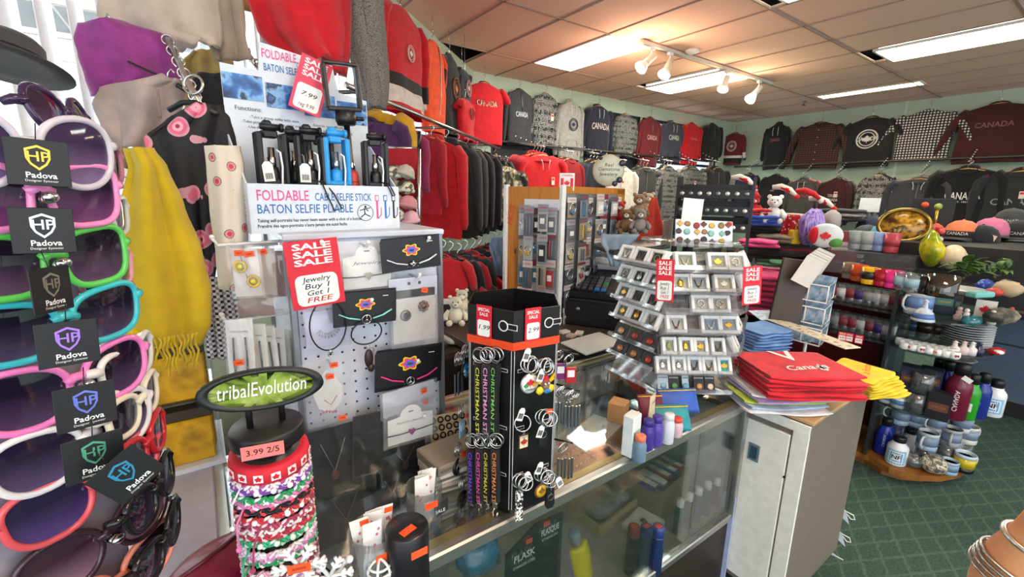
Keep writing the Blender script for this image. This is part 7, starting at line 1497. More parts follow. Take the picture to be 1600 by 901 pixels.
def tumbler(label, p, r, h, mat, group, base=None):
    t = thing('drinking_glass', label, 'glass', at(p), group); m = MB(); m.lathe([(0, 0), (r * .84, 0), (r * .86, .004), (r, h), (r - .002, h), (r * .84 - .002, .010), (0, .010)], mat, 18); m.put('cup', t)
    m = MB(); m.lathe([(r * .905, h * .30), (r * .985, h * .78)], base or pla('#c9ccd0', .4), 18); m.put('printed_band', t)
def bmark(txt, col, sz=.02, z=.42):
    def f(m, r, h): m.text(txt, None, sz, pla(col, .5), .01, None, lambda p: (r * 1.015 * math.sin(p[1] / r), -r * 1.015 * math.cos(p[1] / r), h * z + p[0]))
    return f
def nmark(m, r, h):
    for k, c in ((1.0, '#7fb8d8'), (.8, '#e8eef2'), (.62, '#5a9cc8'), (.45, '#eef2f4')): m.grid(lambda u, v: (r * (1.004 + .004 * (1 - k)) * math.sin((u - .5) * 1.9 * k), -r * (1.004 + .004 * (1 - k)) * math.cos((u - .5) * 1.9 * k), h * .32 + (v - .5) * .075 * k * (1)), 8, 4, pla(c, .4))
    m.text('NF', None, .030, INK, .02, None, lambda p: (r * 1.03 * math.sin(p[0] / r), -r * 1.03 * math.cos(p[0] / r), h * .32 + p[1]))
def BB(lab, px, py, z, r, h, col, cap='#141416', mark=None, group='sports bottles on the shelf unit', **kw):
    p = Zp(px, py, z); return bottle('sports_bottle', lab, 'bottle', p, r, h, col, cap, group, neck=.62, rz=face(p), mark=mark, caph=.2, capr=.6, **kw)
b = ZBASE + .001; D_ = SZ['D'] + .005; C_ = SZ['C'] + .005; B_ = SZ['B'] + .005; A_ = SZ['A'] + .005
BB('cobalt blue sports bottle on the wood base', 1377, 706, b, .038, .20, '#1a2f9a', mark=bmark('CANADA', '#c8d0e8', .016)); BB('second cobalt bottle behind it on the wood base', 1396, 695, b, .036, .20, '#182a86')
BB('white NF bottle with blue circle on the wood base', 1398, 722, b, .044, .15, '#eceef0', mark=nmark); BB('plain white bottle behind the NF bottle on the wood base', 1417, 706, b, .036, .14, '#e4e2e0'); BB('black wine bottle shaped flask on the wood base', 1412, 690, b, .036, .19, '#33141a'); BB('navy bottle behind the crystal ball jar', 1425, 694, b, .034, .19, '#1a2050')
CRY = clear('crystal', '#eef2f2', .16, .3, .08, '#b8bcc0')
for lab, px, py, r in (('round crystal ball jar on the wood base', 1423, 728, .042), ('larger crystal jar with gold flecks on the wood base', 1455, 737, .056)):
    m = MB(); m.ell((0, 0, r * .85), (r, r, r * .85), CRY if r < .05 else patt('gold_fleck', p_noise([(.42, '#6a645c'), (.5, '#d8cfae'), (.58, '#8d8578'), (.66, '#eae6da')], 60, 2), .2), 16, 10, None, .12, 9); m.lathe([(r * .5, r * 1.6), (r * .55, r * 1.7), (r * .5, r * 1.75)], CRY, 16); m.put('crystal_jar', None, at(Zp(px, py, b)), lab, 'jar', 'crystal jars on the wood base')
mug('black and yellow mug with white handle at the wood base edge', Zp(1503, 734, b), '#1a1a1a', '#c9d8e4', rz=-.5, band='#c9b51c', hcol='#e8e6e2'); mug('small pale blue mug with red print at the base edge', Zp(1480, 738, b), '#8fa8bc', '#a8bccc', .036, .07, 1.2, band='#7a94b0')
mug('grey mug lying rim up behind the crystal jar', Zp(1478, 718, b), '#8d8f90', '#a8a6a2', rz=2.4); 
for lab, px, py, c, i, rz, z in (('cream mug with handle turned outwards, upper right of the mug group', 1508, 690, '#c9c6be', '#d8d5cc', -.5, .10), ('grey printed mug beside the cream one', 1482, 694, '#8f9496', '#b0b0ac', 3.3, .10), ('pale blue red flowered mug left of the grey printed one', 1446, 700, '#90a4bc', '#c9d0d4', 3.0, .09), ('white blue landscape mug high behind the bottles', 1404, 660, '#a9c2d4', '#d8e2e8', 2, .15), ('second white blue landscape mug beside the first', 1430, 664, '#9dbace', '#d8e2e8', 1.5, .15), ('white mug with dark rim behind the cream one', 1460, 672, '#b9bcbc', '#d0cec8', 2.7, .15), ('cream mug topmost of the stacked mugs', 1500, 672, '#d0ccc2', '#dcd8ce', 0, .16)):
    p = Zp(px, py, b + z); mug(lab, p, c, i, rz=rz, band='#7f93a8')
    q = thing('mug', 'lower ' + lab.replace('mug', 'mug in the under layer', 1), 'mug', at(Vector((p.x, p.y, b)), rz), 'mugs on the wood base') if False else None
    m = MB(); m.lathe([(.034, 0), (.036, .004), (.036, z - .002), (0, z - .002)], clear('riser', '#f0f4f4', .06, .15, .05), 16); m.put('acrylic_riser', None, at(Vector((p.x, p.y, b))), ('clear round riser under the ' + lab)[:88], 'riser', 'clear risers')
for lab, px, py in (('blue white tin with cream lid at the shelf post', 1384, 626), ('second blue white tin beside the first', 1404, 634)):
    p = Zp(px, py, D_); t = thing('tin', lab, 'tin', at(p), 'tins on the shelf'); m = MB(); m.lathe([(0, 0), (.036, 0), (.036, .056), (0, .056)], pla('#e2e4e2', .4), 20); m.lathe([(.0364, .016), (.0364, .040)], pla('#5a86b4', .4), 20); m.put('tin_body', t); m = MB(); m.lathe([(.038, .056), (.038, .068), (0, .070)], pla('#d6c49a', .5), 20); m.put('lid', t)
for lab, px, py, z in (('clear faceted mug on the shelf, lower of two', 1428, 642, 0), ('clear faceted mug stacked on the lower one', 1431, 642, .105)): m = MB(); m.lathe([(0, 0), (.044, 0), (.046, .1), (.042, .1), (.040, .012), (0, .012)], CRY, 10); m.put('crystal_mug', None, at(Zp(px, py, D_) + Vector((0, 0, z))), lab, 'glass', 'clear mugs')
NB_ = patt('navy_print_box', p_noise([(.45, '#161a30'), (.58, '#2a3358'), (.68, '#a8544a'), (.72, '#c9c0b8')], 24, 3), .4)
for lab, px, py, d_, z in (('navy moose printed gift box, upper left of the shelf stack', 1420, 604, (.085, .08, .11), .10), ('second navy moose printed gift box beside the first', 1450, 608, (.085, .08, .11), .10), ('black gift box with copper moose print in front', 1462, 652, (.085, .07, .13), 0), ('navy gift box under the moose boxes', 1412, 620, (.09, .08, .095), 0), ('dark gift box behind the faceted mugs', 1440, 622, (.09, .08, .095), 0)):
    p = Zp(px, py, D_ + z); boxy('gift_box', lab, 'box', p, d_, NB_ if 'navy' in lab else pla('#17161a', .4), face(p), 'gift boxes on the shelf unit', mark=('MOOSE', pla('#6a3a30', .5), GOLD))
BB('dark blue glossy bottle behind the maroon one', 1470, 630, D_, .040, .23, '#16267a'); BB('navy bottle beside the dark blue glossy one', 1456, 622, D_, .038, .22, '#1a2f8a')
BB('tall maroon bottle with upright CANADA lettering', 1487, 651, D_, .048, .27, '#6a1430', mark=bmark('CANADA', '#e8dcd8', .024, .36)); m = MB(); m.box((0, 0, 0), (.035, .001, .022), PAPER); m.put('neck_tag', bpy.data.objects[[o.name for o in bpy.data.objects if o.name.startswith('sports_bottle')][-1]], TR((.02, -.045, .21)) @ RY(.5))
BB('bright green bottle with white beaver picture', 1507, 652, D_, .036, .22, '#2a9a24', mark=lambda m, r, h: m.box((0, -r - .001, h * .3), (.03, .002, .04), WHITEP)); BB('royal blue bottle between green and white ones', 1524, 650, D_, .036, .22, '#1d2f86', mark=bmark('Niagara', '#d0d8ec', .014)); BB('white NF bottle at the end of the shelf', 1546, 647, D_, .042, .18, '#e6e8ea', mark=nmark)
for k in range(3): m = MB(); m.lathe([(0, 0), (.03, 0), (.07, .03), (.072, .032), (.068, .032), (.03, .005), (0, .005)], pla('#a8a9a4', .3), 20); m.put('bowl', None, at(Zp(1528, 612, D_) + Vector((.0, .1, .13 + .03 * k))), 'grey white bowl, %s of the stack behind the bottles' % ('lowest', 'middle', 'top')[k], 'bowl', 'bowls behind the bottles')
m = MB(); m.lathe([(0, 0), (.055, 0), (.055, .13), (0, .13)], clear('riser', '#f0f4f4', .06, .15, .05), 18); m.put('acrylic_riser', None, at(Zp(1528, 612, D_) + Vector((0, .1, 0))), 'clear round riser under the bowls', 'riser')
random.seed(18)
for k in range(14):
    px, py = 1406 + (k % 7) * 13 + (k // 7) * 6, 538 + (k % 7) * 2.6 + (k // 7) * 6; p = Zp(px, py, C_); t = thing('shot_mug', 'tiny white souvenir mug, %s from the post in the %s row' % (('first', 'second', 'third', 'fourth', 'fifth', 'sixth', 'seventh')[k % 7], ('back', 'front')[k // 7]), 'figurine', at(p, random.uniform(0, 6)), 'tiny white mugs'); m = MB(); m.lathe([(0, 0), (.018, 0), (.022, .012), (.020, .032), (.017, .032), (.016, .006), (0, .006)], WHITEP, 12); m.put('cup', t); m = MB(); m.ell((0, -.019, .016), (.010, .003, .008), pla(random.choice(['#c83a3a', '#8a2a2a', '#d88a7a']), .4), 8, 6); m.put('maple_print', t)
for k, (px, c) in enumerate(((1489, '#e8d8d4'), (1503, '#e0c8c4'), (1516, '#e8e0e0'), (1527, '#2a2c48'))): p = Zp(px, 552 + k, C_); m = MB(); m.lathe([(0, 0), (.020, 0), (.021, .03), (.010, .04), (.008, .055), (.012, .058), (0, .066)], pla(c, .3), 14); m.put('mini_bell', None, at(p), '%s miniature bell in front of the plates' % ('white red', 'pink', 'white', 'navy')[k], 'bell', 'miniature bells')
for k in range(9): m = MB(); m.lathe([(0, 0), (.05, 0), (.095, .012), (.096, .014), (.05, .004), (0, .004)], pla('#d2d4d4', .25), 28); m.put('plate', None, at(Zp(1520, 545, C_) + Vector((.06, .04, .012 * k))), 'white plate, %s from the bottom of the plate stack' % ('first', 'second', 'third', 'fourth', 'fifth', 'sixth', 'seventh', 'eighth', 'ninth')[k], 'plate', 'stacked plates')
m = MB(); m.box((0, 0, 0), (.16, .10, .006), pla('#8d7a70', .6), bev=.002); m.put('book', None, at(Zp(1520, 545, C_) + Vector((.06, .04, .125)), .3), 'grey brown booklet on top of the plates', 'book')
m = MB(); m.ell((0, 0, .012), (.05, .03, .014), pla('#c8281e', .4), 14, 8, None, .4, 6); m.ell((-.03, -.01, .016), (.02, .02, .010), WHITEP, 10, 6); m.put('lobster_magnet', None, at(Zp(1556, 552, C_)), 'red and white souvenir at the curved end of the middle shelf', 'souvenir')
for k, (px, py, c, h) in enumerate(((1418, 528, '#4a4a3c', .10), (1438, 530, '#2a3a5c', .10), (1458, 535, '#2a1a16', .11), (1476, 536, '#3a2a20', .10))): p = Zp(px, py, C_); tumbler('dark picture glass, %s from the post above the tiny mugs' % NTH[k], p + Vector((.06, .05, 0)), .04, h, CRY, 'dark picture glasses', pla(c, .3))
mug('large white mug with blue waterfall picture', Zp(1432, 490, B_), '#dfe4ea', '#e4e8ec', .055, .115, 2.6, 'mugs on the upper shelf', '#7a9cd0')
m = MB(); m.lathe([(0, 0), (.045, 0), (.043, .008), (.034, .04), (.02, .055), (.010, .06), (.008, .085), (.012, .092), (0, .10)], pla('#e6e8ec', .2), 22); m.lathe([(.0425, .012), (.036, .036)], pla('#6a8cc8', .3), 22); m.put('porcelain_bell', None, at(Zp(1441, 500, B_)), 'white porcelain bell with blue picture', 'bell')
for k, (px, py, c, w_, h) in enumerate(((1462, 488, '#3a4460', .06, .08), (1482, 492, '#20283c', .08, .12), (1500, 490, '#4a3a30', .05, .09))): p = Zp(px, py, B_); boxy('gift_box', 'dark souvenir box, %s from the white bell' % NTH[k], 'box', p + Vector((.03, .03, 0)), (w_, .05, h), pla(c, .4), face(p), 'souvenir boxes on the upper shelf', mark=('CANADA', pla('#5a8a7a', .5), GOLD))
p = Zp(1536, 498, B_); t = thing('flag_card', 'white card with red maple leaf on the upper glass shelf', 'card', at(p, face(p))); m = MB(); m.box((0, 0, .045), (.07, .003, .09), PAPER); m.prism([(x, z + .045) for x, z in maple(.022)], -.003, -.0018, SALE); m.put('card', t)
m = MB(); m.lathe([(0, 0), (.045, 0), (.05, .012), (.045, .03), (.02, .036), (0, .036)], clear('aqua', '#7fd0d4', .35, .2, .1, '#4aa8b4'), 20, None, 1.2, .7); m.put('trinket_dish', None, at(Zp(1517, 505, B_)), 'turquoise glass trinket dish on the upper shelf', 'dish')
m = MB(); m.ell((0, 0, .035), (.09, .045, .036), patt('driftwood', p_noise([(.4, '#3a332c'), (.6, '#8d8472')], 14, 4, 'LINEAR'), .7), 16, 10, None, .25, 3); m.put('carved_log', None, at(Zp(1562, 505, B_), -.4), 'grey carved wooden log at the curved shelf end', 'carving')
for k, (px, py, c) in enumerate(((1576, 500, '#b04a34'), (1548, 506, '#d0ccc0'), (1496, 500, '#d8b8ae'), (1507, 503, '#e8d8d0'))): m = MB(); m.lathe([(0, 0), (.016, 0), (.018, .02), (.010, .032), (.012, .044), (0, .05)], pla(c, .4), 12); m.ell((0, 0, .055), .010, pla(c, .4), 10, 7); m.put('figurine', None, at(Zp(px, py, B_)), '%s figurine on the upper glass shelf' % ('terracotta', 'stone coloured', 'rose', 'cream')[k], 'figurine', 'figurines on the upper shelf')
GLC = [('#7a2a3a', 'wine'), ('#e2e0da', 'white'), ('#8a2a34', 'red'), ('#3a2a6a', 'purple'), ('#8d8f92', 'grey'), ('#b8babc', 'silver'), ('#b0b2b4', 'pale'), ('#8a3a44', 'rose')]
for k in range(8):
    p = Xp(1300 + k * 13.5, 474 + k * 1.9, gcor.x + .08); p.z = B_; tumbler('souvenir glass with %s band on the flat side, upper middle shelf' % GLC[k][1], p, .035, .095, CRY, 'souvenir glasses', pla(GLC[k][0], .4))
    p = Xp(1290 + k * 13.5, 514 + k * 2.2, gcor.x + .08); p.z = C_; tumbler('souvenir glass with %s band on the flat side, middle shelf' % GLC[(k * 3 + 1) % 8][1], p, .036, .10, CRY, 'souvenir glasses', pla(GLC[(k * 3 + 1) % 8][0], .4))
    if k > 1: p = Xp(1280 + k * 13, 566 + k * 2.4, gcor.x + .08); p.z = D_; tumbler('souvenir glass with %s band on the flat side, lower shelf' % GLC[(k * 5 + 2) % 8][1], p, .036, .10, CRY, 'souvenir glasses', pla(GLC[(k * 5 + 2) % 8][0], .4))
# top of the shelf unit
for k, (px, py, c, nm) in enumerate(((1357, 443, '#e6b41c', 'yellow'), (1340, 438, '#c8501c', 'orange'), (1376, 446, '#a81428', 'red maple'), (1393, 449, '#e8308a', 'bright pink'), (1408, 452, '#a8c4d4', 'ice blue'), (1425, 456, '#9abccc', 'frosted blue'), (1442, 458, '#1c1a1a', 'black'), (1326, 434, '#8a7a6a', 'taupe'))):
    p = Zp(px, py, A_); tumbler('%s printed shot glass along the top shelf edge' % nm, p, .034, .075, pla(c, .2) if k < 4 or k > 5 else CRY, 'coloured cups on the top shelf', pla('#2a2420' if k == 0 else c, .4))
p = Zp(1468, 462, A_); m = MB(); m.lathe([(0, 0), (.05, 0), (.052, .01), (.052, .085), (.047, .085), (.045, .015), (0, .015)], clear('amberglass', '#a8926a', .3, .25, .06, '#4a3a24'), 12); m.put('amber_glass', None, at(p), 'heavy amber faceted glass on the top shelf', 'glass')
for i, (px, py, c) in enumerate(((1352, 398, '#9aa0a0'), (1372, 400, '#a8aca8'), (1392, 402, '#8fa4d0'), (1412, 405, '#b8404a'))):
    p = Zp(px, py + 16, A_); q = p + Vector((.10, .10, 0)); tumbler('moose printed tumbler, %s on the step behind the coloured cups' % NTH[i], q + Vector((0, 0, .08)), .040, .11, pla(c, .3), 'moose printed tumblers', pla(c, .4))
a, b2 = Zp(1340, 415, A_), Zp(1425, 425, A_); m = MB(); mid = (a + b2) / 2 + Vector((.10, .10, .038)); m.box((0, 0, 0), (.42, .12, .075), ACRYL); m.put('display_step', None, at(mid, -math.pi / 2 + .12), 'clear step block under the moose printed tumblers', 'display step')
# open pear vase, plants and other things on top
m = MB(); m.grid(lambda u, v: ((.07 + .012 * math.cos(2 * PI * u)) * math.sin(2 * PI * u) * math.sin(PI * (.12 + .80 * v)), (.055) * math.cos(2 * PI * u) * math.sin(PI * (.12 + .8 * v)), .17 - .17 * v + .03 * math.cos(2 * PI * u) * (1 - v)), 24, 14, patt('lime_glaze', p_noise([(.4, '#8a9a1c'), (.5, '#d8c41c'), (.6, '#5a7a1e')], 9, 3, 'LINEAR'), .12), None, .006); m.put('pear_vase', None, at(Zp(1462, 428, A_) + Vector((.05, .04, .03)), .6), 'open yellow green glazed fish vase on the top shelf', 'vase')
m = MB(); m.ell((0, 0, .07), (.065, .05, .065), pla('#d8c0a0', .35), 18, 12); m.tube([(.05, 0, .05), (.085, 0, .06), (.10, 0, .085)], .012, pla('#d8c0a0', .35), 8); m.put('shell_ornament', None, at(Zp(1486, 430, A_) + Vector((.06, .02, .02)), -.3), 'cream rounded shell ornament beside the green vase', 'ornament')
LEAF = patt('green_leaf', p_noise([(.4, '#2f4a1c'), (.6, '#5a7a2c'), (.72, '#8a9a3a')], 20, 3, 'LINEAR'), .5)
def leafy(label, p, n, R, seed):
    random.seed(seed); t = thing('leaf_garland', label, 'leaf ornament', at(p)); m = MB()
    for k in range(n):
        a, e = random.uniform(0, 6.28), random.uniform(-.1, .9); L = R * random.uniform(.7, 1.1); T = TR((random.uniform(-R, R) * .8, random.uniform(-R, R) * .4, .02 + random.uniform(0, .04))) @ RZ(a) @ RY(-e)
        m.grid(lambda u, v: (v * L, (u - .5) * L * .5 * math.sin(PI * min(1, v + .05)), .02 * math.sin(PI * v)), 4, 6, LEAF, T, .0015)
    m.put('leaves', t); m = MB(); m.tube([(-R, 0, .015), (0, .01, .02), (R, 0, .015)], .006, pla('#4a3a20', .7), 6); m.put('stem', t)
leafy('green leafy frog ornament lying along the top shelf', Zp(1520, 440, A_) + Vector((.05, .03, .0)), 26, .09, 3); leafy('curled green leaf ornament near the shelf end', Zp(1568, 440, A_) + Vector((.05, .03, .0)), 16, .07, 5); leafy('yellow green leaf sprig behind the fish vase', Zp(1455, 415, A_) + Vector((.12, .06, .0)), 14, .09, 9)
m = MB(); m.lathe([(0, 0), (.04, 0), (.085, .02), (.086, .023), (.04, .006), (0, .006)], pla('#a9a8a0', .2), 26); m.put('dish', None, at(Zp(1500, 458, A_)), 'silver oval dish on the top shelf edge', 'dish')
m = MB(); m.ell((0, 0, .03), (.045, .045, .032), pla('#b09a78', .6), 16, 10, None, .25, 3); m.ell((.02, .01, .055), (.02, .02, .012), pla('#2a2420'), 10, 6); m.put('stone_ornament', None, at(Zp(1572, 462, A_)), 'beige stone ornament with dark top at the shelf edge', 'ornament')
m = MB(); m.ell((0, 0, .025), (.05, .03, .026), pla('#2a4aa8', .3), 14, 9, None, .3, 4); m.put('glass_frog', None, at(Zp(1536, 455, A_)), 'cobalt blue glass ornament on the top shelf', 'ornament'); m = MB(); m.ell((0, 0, .016), (.03, .028, .018), pla('#b83428', .4), 12, 8); m.put('red_ornament', None, at(Zp(1552, 462, A_)), 'small red oval ornament on the top shelf', 'ornament'); m = MB(); m.box((0, 0, .012), (.10, .045, .024), pla('#6fb4b0', .3), bev=.006); m.put('teal_tray', None, at(Zp(1530, 464, A_), -.4), 'teal glazed tray on the top shelf edge', 'tray')
# rear upper level with gold plate, caps
UX = gcor.x + .55; UZ = zat(1500, 392, Vector((UX, 0.45, 0))); UZ = A_ + .14
t = thing('cap_shelf', 'dark raised shelf behind the glass shelf unit carrying caps and boxes', 'shelf', TR((gcor.x + 1.0, gcor.y + .15, 0))); m = MB(); m.box((0, 0, UZ - .15), (.8, 1.9, .30), pla('#1f1c1e', .6)); m.put('shelf_box', t)
for y in (.5, .85): m = MB(); m.box((0, y, (UZ - .3) / 2), (.4, .04, UZ - .3), pla('#1f1c1e', .6)); m.put('leg', t)
p = D(1412, 352, 2.72); t = thing('gold_plate', 'oval gold rimmed picture plate standing behind the cups', 'plate', at(p, face(p), 0, .0) @ RX(-.25)); m = MB(); m.lathe([(.0, 0), (.09, 0), (.095, -.01), (.09, .004), (0, .004)], patt('waterfall_picture', p_noise([(.4, '#4a2a14'), (.5, '#c9902a'), (.6, '#2a1a10'), (.7, '#e8c87a')], 12, 3, 'LINEAR'), .2), 32, RX(PI / 2), 1.25, 1.0); m.put('picture', t); m = MB(); m.ring((0, -.004, 0), 1, .05, pla('#b08a3a', .2, .8), (.118, 0, 0), (0, 0, .098), 40, 7) if False else m.tube([(.120 * math.cos(a), -.004, .098 * math.sin(a)) for a in [2 * PI * i / 40 for i in range(40)]], .013, pla('#8a7236', .18, .8), 8, True); m.put('rim', t); m = MB(); m.tube([(-.05, -.02, -.11), (0, .03, -.09), (.05, -.02, -.11)], .005, GOLD, 6); m.rod((0, .03, -.09), (0, .035, .05), .004, GOLD, 6); m.put('plate_stand', t)
q = Zp(1412, 384, A_ + .02)
p = D(1452, 352, 2.85); zt_ = D(1452, 310, 2.85).z; p.z = UZ; t = boxy('picture_box', 'black picture box standing behind the gold plate', 'box', p, (.20, .04, zt_ - UZ), pla('#141214', .5), face(p)); m = MB(); m.ell((0, 0, 0), (.02, .01, .018), pla('#e0552a'), 10, 7); m.put('orange_ornament', t, TR((-.04, -.03, zt_ - UZ - .04)))
m = MB(); random.seed(2)
for k in range(14): m.ell((random.uniform(-.05, .05), random.uniform(-.03, .03), random.uniform(0, .10)), .018, pla('#d8564a' if k % 3 else '#e8d8cc', .6), 8, 6)
m.put('flower_bunch', None, at(D(1462, 374, 2.7)), 'small bunch of red and white flowers before the black box', 'flowers')
m = MB(); m.rod((0, 0, 0), (0, 0, .12), .008, GOLD, 8); m.ell((0, 0, .13), (.025, .02, .02), pla('#8a9a3a'), 10, 7); m.put('gold_candlestick', None, at(D(1459, 356, 2.74)), 'gold candlestick above the red flowers', 'candlestick')
def cap(label, p, rz, crown, brim, txt=None, tc='#e8e6e2', rx=0, group='caps on the dark block', stripe=None):
    t = thing('cap', label, 'cap', at(p, rz, rx), group); m = MB(); m.lathe([(.088, 0), (.09, .02), (.086, .05), (.068, .085), (.04, .105), (.006, .112), (0, .112)], fab(crown), 26, None, .95, 1.05); m.ell((0, 0, .113), (.007, .007, .005), fab(crown), 8, 5); m.put('crown', t)
    if stripe: m = MB(); m.lathe([(.0892, .004), (.0912, .022), (.0885, .048)], fab(stripe), 26, None, .955, 1.055); m.put('front_band', t)
    m = MB(); m.grid(lambda u, v: ((.085 - .012 * v) * math.sin((u - .5) * 2.7) * (1 - .1 * v), -.085 * math.cos((u - .5) * 2.6) - .075 * v * math.cos((u - .5) * 2.4), .006 - .02 * v * abs(2 * u - 1) ** 2 - .008 * v), 14, 6, fab(brim), None, .004); m.put('brim', t)
    if txt: m = MB(); m.text(txt, None, .026, pla(tc, .7), .01, .10, lambda q: (.0915 * math.sin(q[0] / .09), -.0975 * math.cos(q[0] / .09), .032 + q[1])); m.put('lettering', t)
p = D(1500, 372, 2.75); cap('peach cap with black CANADA band', p, face(p, -.2), '#e0764c', '#2a2426', 'CANADA', '#e8d8d0', stripe='#17161a')
p = D(1590, 372, 2.75); cap('black cap with pale lettering at the photo edge', p, face(p, .1), '#1c1c1f', '#17171a', 'CANADA', '#b8b4ae'); p = D(1578, 352, 2.95); cap('dark grey cap behind the black one', p, face(p), '#3a3a3a', '#2a2a2c', 'CANADA', '#d0ccc4')
p = D(1546, 368, 2.8); cap('pink white striped cap with black brim', p, face(p, .3), '#c86a8c', '#161518'); p = D(1530, 380, 2.7); cap('black cap with paper tag under the pink one', p, face(p, -.4), '#141416', '#121214'); 
m = MB(); m.box((0, 0, 0), (.05, .002, .035), pla('#e8c8a8', .6)); m.put('paper_tag', None, at(D(1547, 371, 2.62), face(p), 0, .3), 'cream paper tag on the black cap', 'tag')
p = D(1358, 362, 3.2); cap('navy blue cap on a pile by the knit sweaters', p, face(p), '#2a3350', '#1e2336', None); p = D(1352, 376, 3.1); cap('patterned black and white cap in the cap pile', p, face(p), '#4a4a4c', '#2a2a2c'); p = D(1380, 375, 3.0); cap('light blue cap by the gold plate', p, face(p), '#5ab0d0', '#4a9cc0')
m = MB(); m.box((0, 0, 0), (.12, .003, .10), PAPER); m.front('SALE', 0, 0, -.003, .02, pla('#a8a49c', .6)) if False else None; m.put('paper_sign', None, at(D(1359, 320, 3.25), face(D(1359, 320, 3.25))), 'white paper sign above the navy cap pile', 'paper sign')
for k, (px, py, c, lab) in enumerate(((1320, 374, '#8a2030', 'red picture puzzle box on the cap table'), (1330, 402, '#161a34', 'navy moose picture box beside the flag cushion'), (1362, 395, '#d8562a', 'orange box front on the top shelf'), (1345, 388, '#1a1c2c', 'dark picture card before the puzzle box'), (1300, 405, '#1d2340', 'navy picture card by the flag cushion'))): p = D(px, py, 2.75 + .02 * k); zt_ = p.z + .05; p.z = A_; boxy('picture_box', lab, 'box', p, (.15, .03, zt_ - A_), NB_ if c[1] == '1' else pla(c, .4), face(p), None, mark=('CANADA', pla('#c9b8a8', .6), INK))
# ------------------------------------------------------------------ stepped table of folded clothes and soft toys
def step(x0, x1, y0, y1, z): m = MB(); m.box(((x0 + x1) / 2, (y0 + y1) / 2, z - .015), (x1 - x0, y1 - y0, .03), pla('#3a2c24', .5)); m.put('table_top', TT_); m = MB(); m.box(((x0 + x1) / 2, (y0 + y1) / 2, (z - .03) / 2), (x1 - x0 - .04, y1 - y0 - .04, z - .03), pla('#241c18', .6)); m.put('table_base', TT_)
TT_ = thing('stepped_table', 'dark stepped table of folded clothes and soft toys behind the spinner', 'display table')
step(2.30, 3.05, 1.28, 2.3, .62); step(2.55, 3.3, 1.9, 2.9, .92); step(1.3, 2.5, 2.45, 3.1, .95)
def pile(px, py, d, n, w_, dd, h, cols, lab, group, rz=None):
    p = D(px, py, d)
    for k in range(n): c = cols[k % len(cols)]; folded('folded_shirt', lab % (('lowest', 'second', 'third', 'fourth', 'fifth', 'sixth', 'seventh', 'eighth')[k] if k < n - 1 else 'topmost'), at((p.x + random.uniform(-.01, .01), p.y + random.uniform(-.01, .01), p.z + (k + .5) * h), (face(p) if rz is None else rz) + random.uniform(-.15, .15)), w_, dd, h, fab(c), group, None, k + int(px))
random.seed(19)
pile(1210, 492, 2.55, 8, .30, .24, .030, ['#a8144a', '#c01858', '#8f1040', '#d02a6a'], 'magenta folded shirt, %s of the tall pink pile', 'magenta shirts on the stepped table')
pile(1222, 424, 2.7, 3, .28, .22, .02, ['#c8326a', '#e8a0b8', '#3a8a4a'], 'folded shirt, %s of the small pink and green pile', 'small pile on the stepped table')
pile(1192, 352, 2.9, 3, .20, .18, .022, ['#2248a0', '#2a58c0', '#2a50b0'], 'royal blue folded top, %s of the blue pile', 'blue pile on the stepped table'); pile(1178, 336, 2.95, 2, .20, .18, .022, ['#b8101c', '#d01a24'], 'red folded top, %s of the red pair', 'red pair on the stepped table')
pile(1185, 385, 2.7, 2, .20, .18, .022, ['#c02a68', '#e03a80'], 'hot pink folded top, %s of the pink pair', 'pink pair'); pile(1210, 378, 2.85, 2, .20, .18, .025, ['#6a5a48', '#8a7a60'], 'khaki folded top, %s of the khaki pair', 'khaki pair'); pile(1248, 398, 2.85, 4, .22, .18, .024, ['#2a1c1c', '#8a1a24', '#3a2c28', '#1a1618'], 'dark patterned folded top, %s by the lilac bag', 'dark patterned pile'); pile(1275, 390, 3.0, 3, .2, .18, .03, ['#3a2a24', '#8a6a4a', '#5a3a2c'], 'brown folded top, %s under the flag cushion', 'brown pile'); pile(1215, 450, 2.75, 5, .34, .26, .028, ['#1a1618', '#2a2224', '#3a1a20', '#161416', '#7a1a34'], 'dark folded top, %s of the dark pile behind the pink one', 'dark pile')
pile(1180, 360, 3.1, 4, .3, .25, .03, ['#1a1a1c', '#2a2426', '#141416', '#2a2a2c'], 'black folded top, %s under the red pair', 'black pile'); pile(1240, 360, 3.2, 4, .3, .25, .03, ['#5a4a3a', '#8a1a24', '#3a3028', '#a89a84'], 'mixed folded top, %s behind the khaki pair', 'mixed pile'); pile(1310, 345, 3.3, 3, .3, .25, .03, ['#3a3034', '#a8a09a', '#2a2a2e'], 'grey folded top, %s under the maroon sweatshirt', 'grey pile')
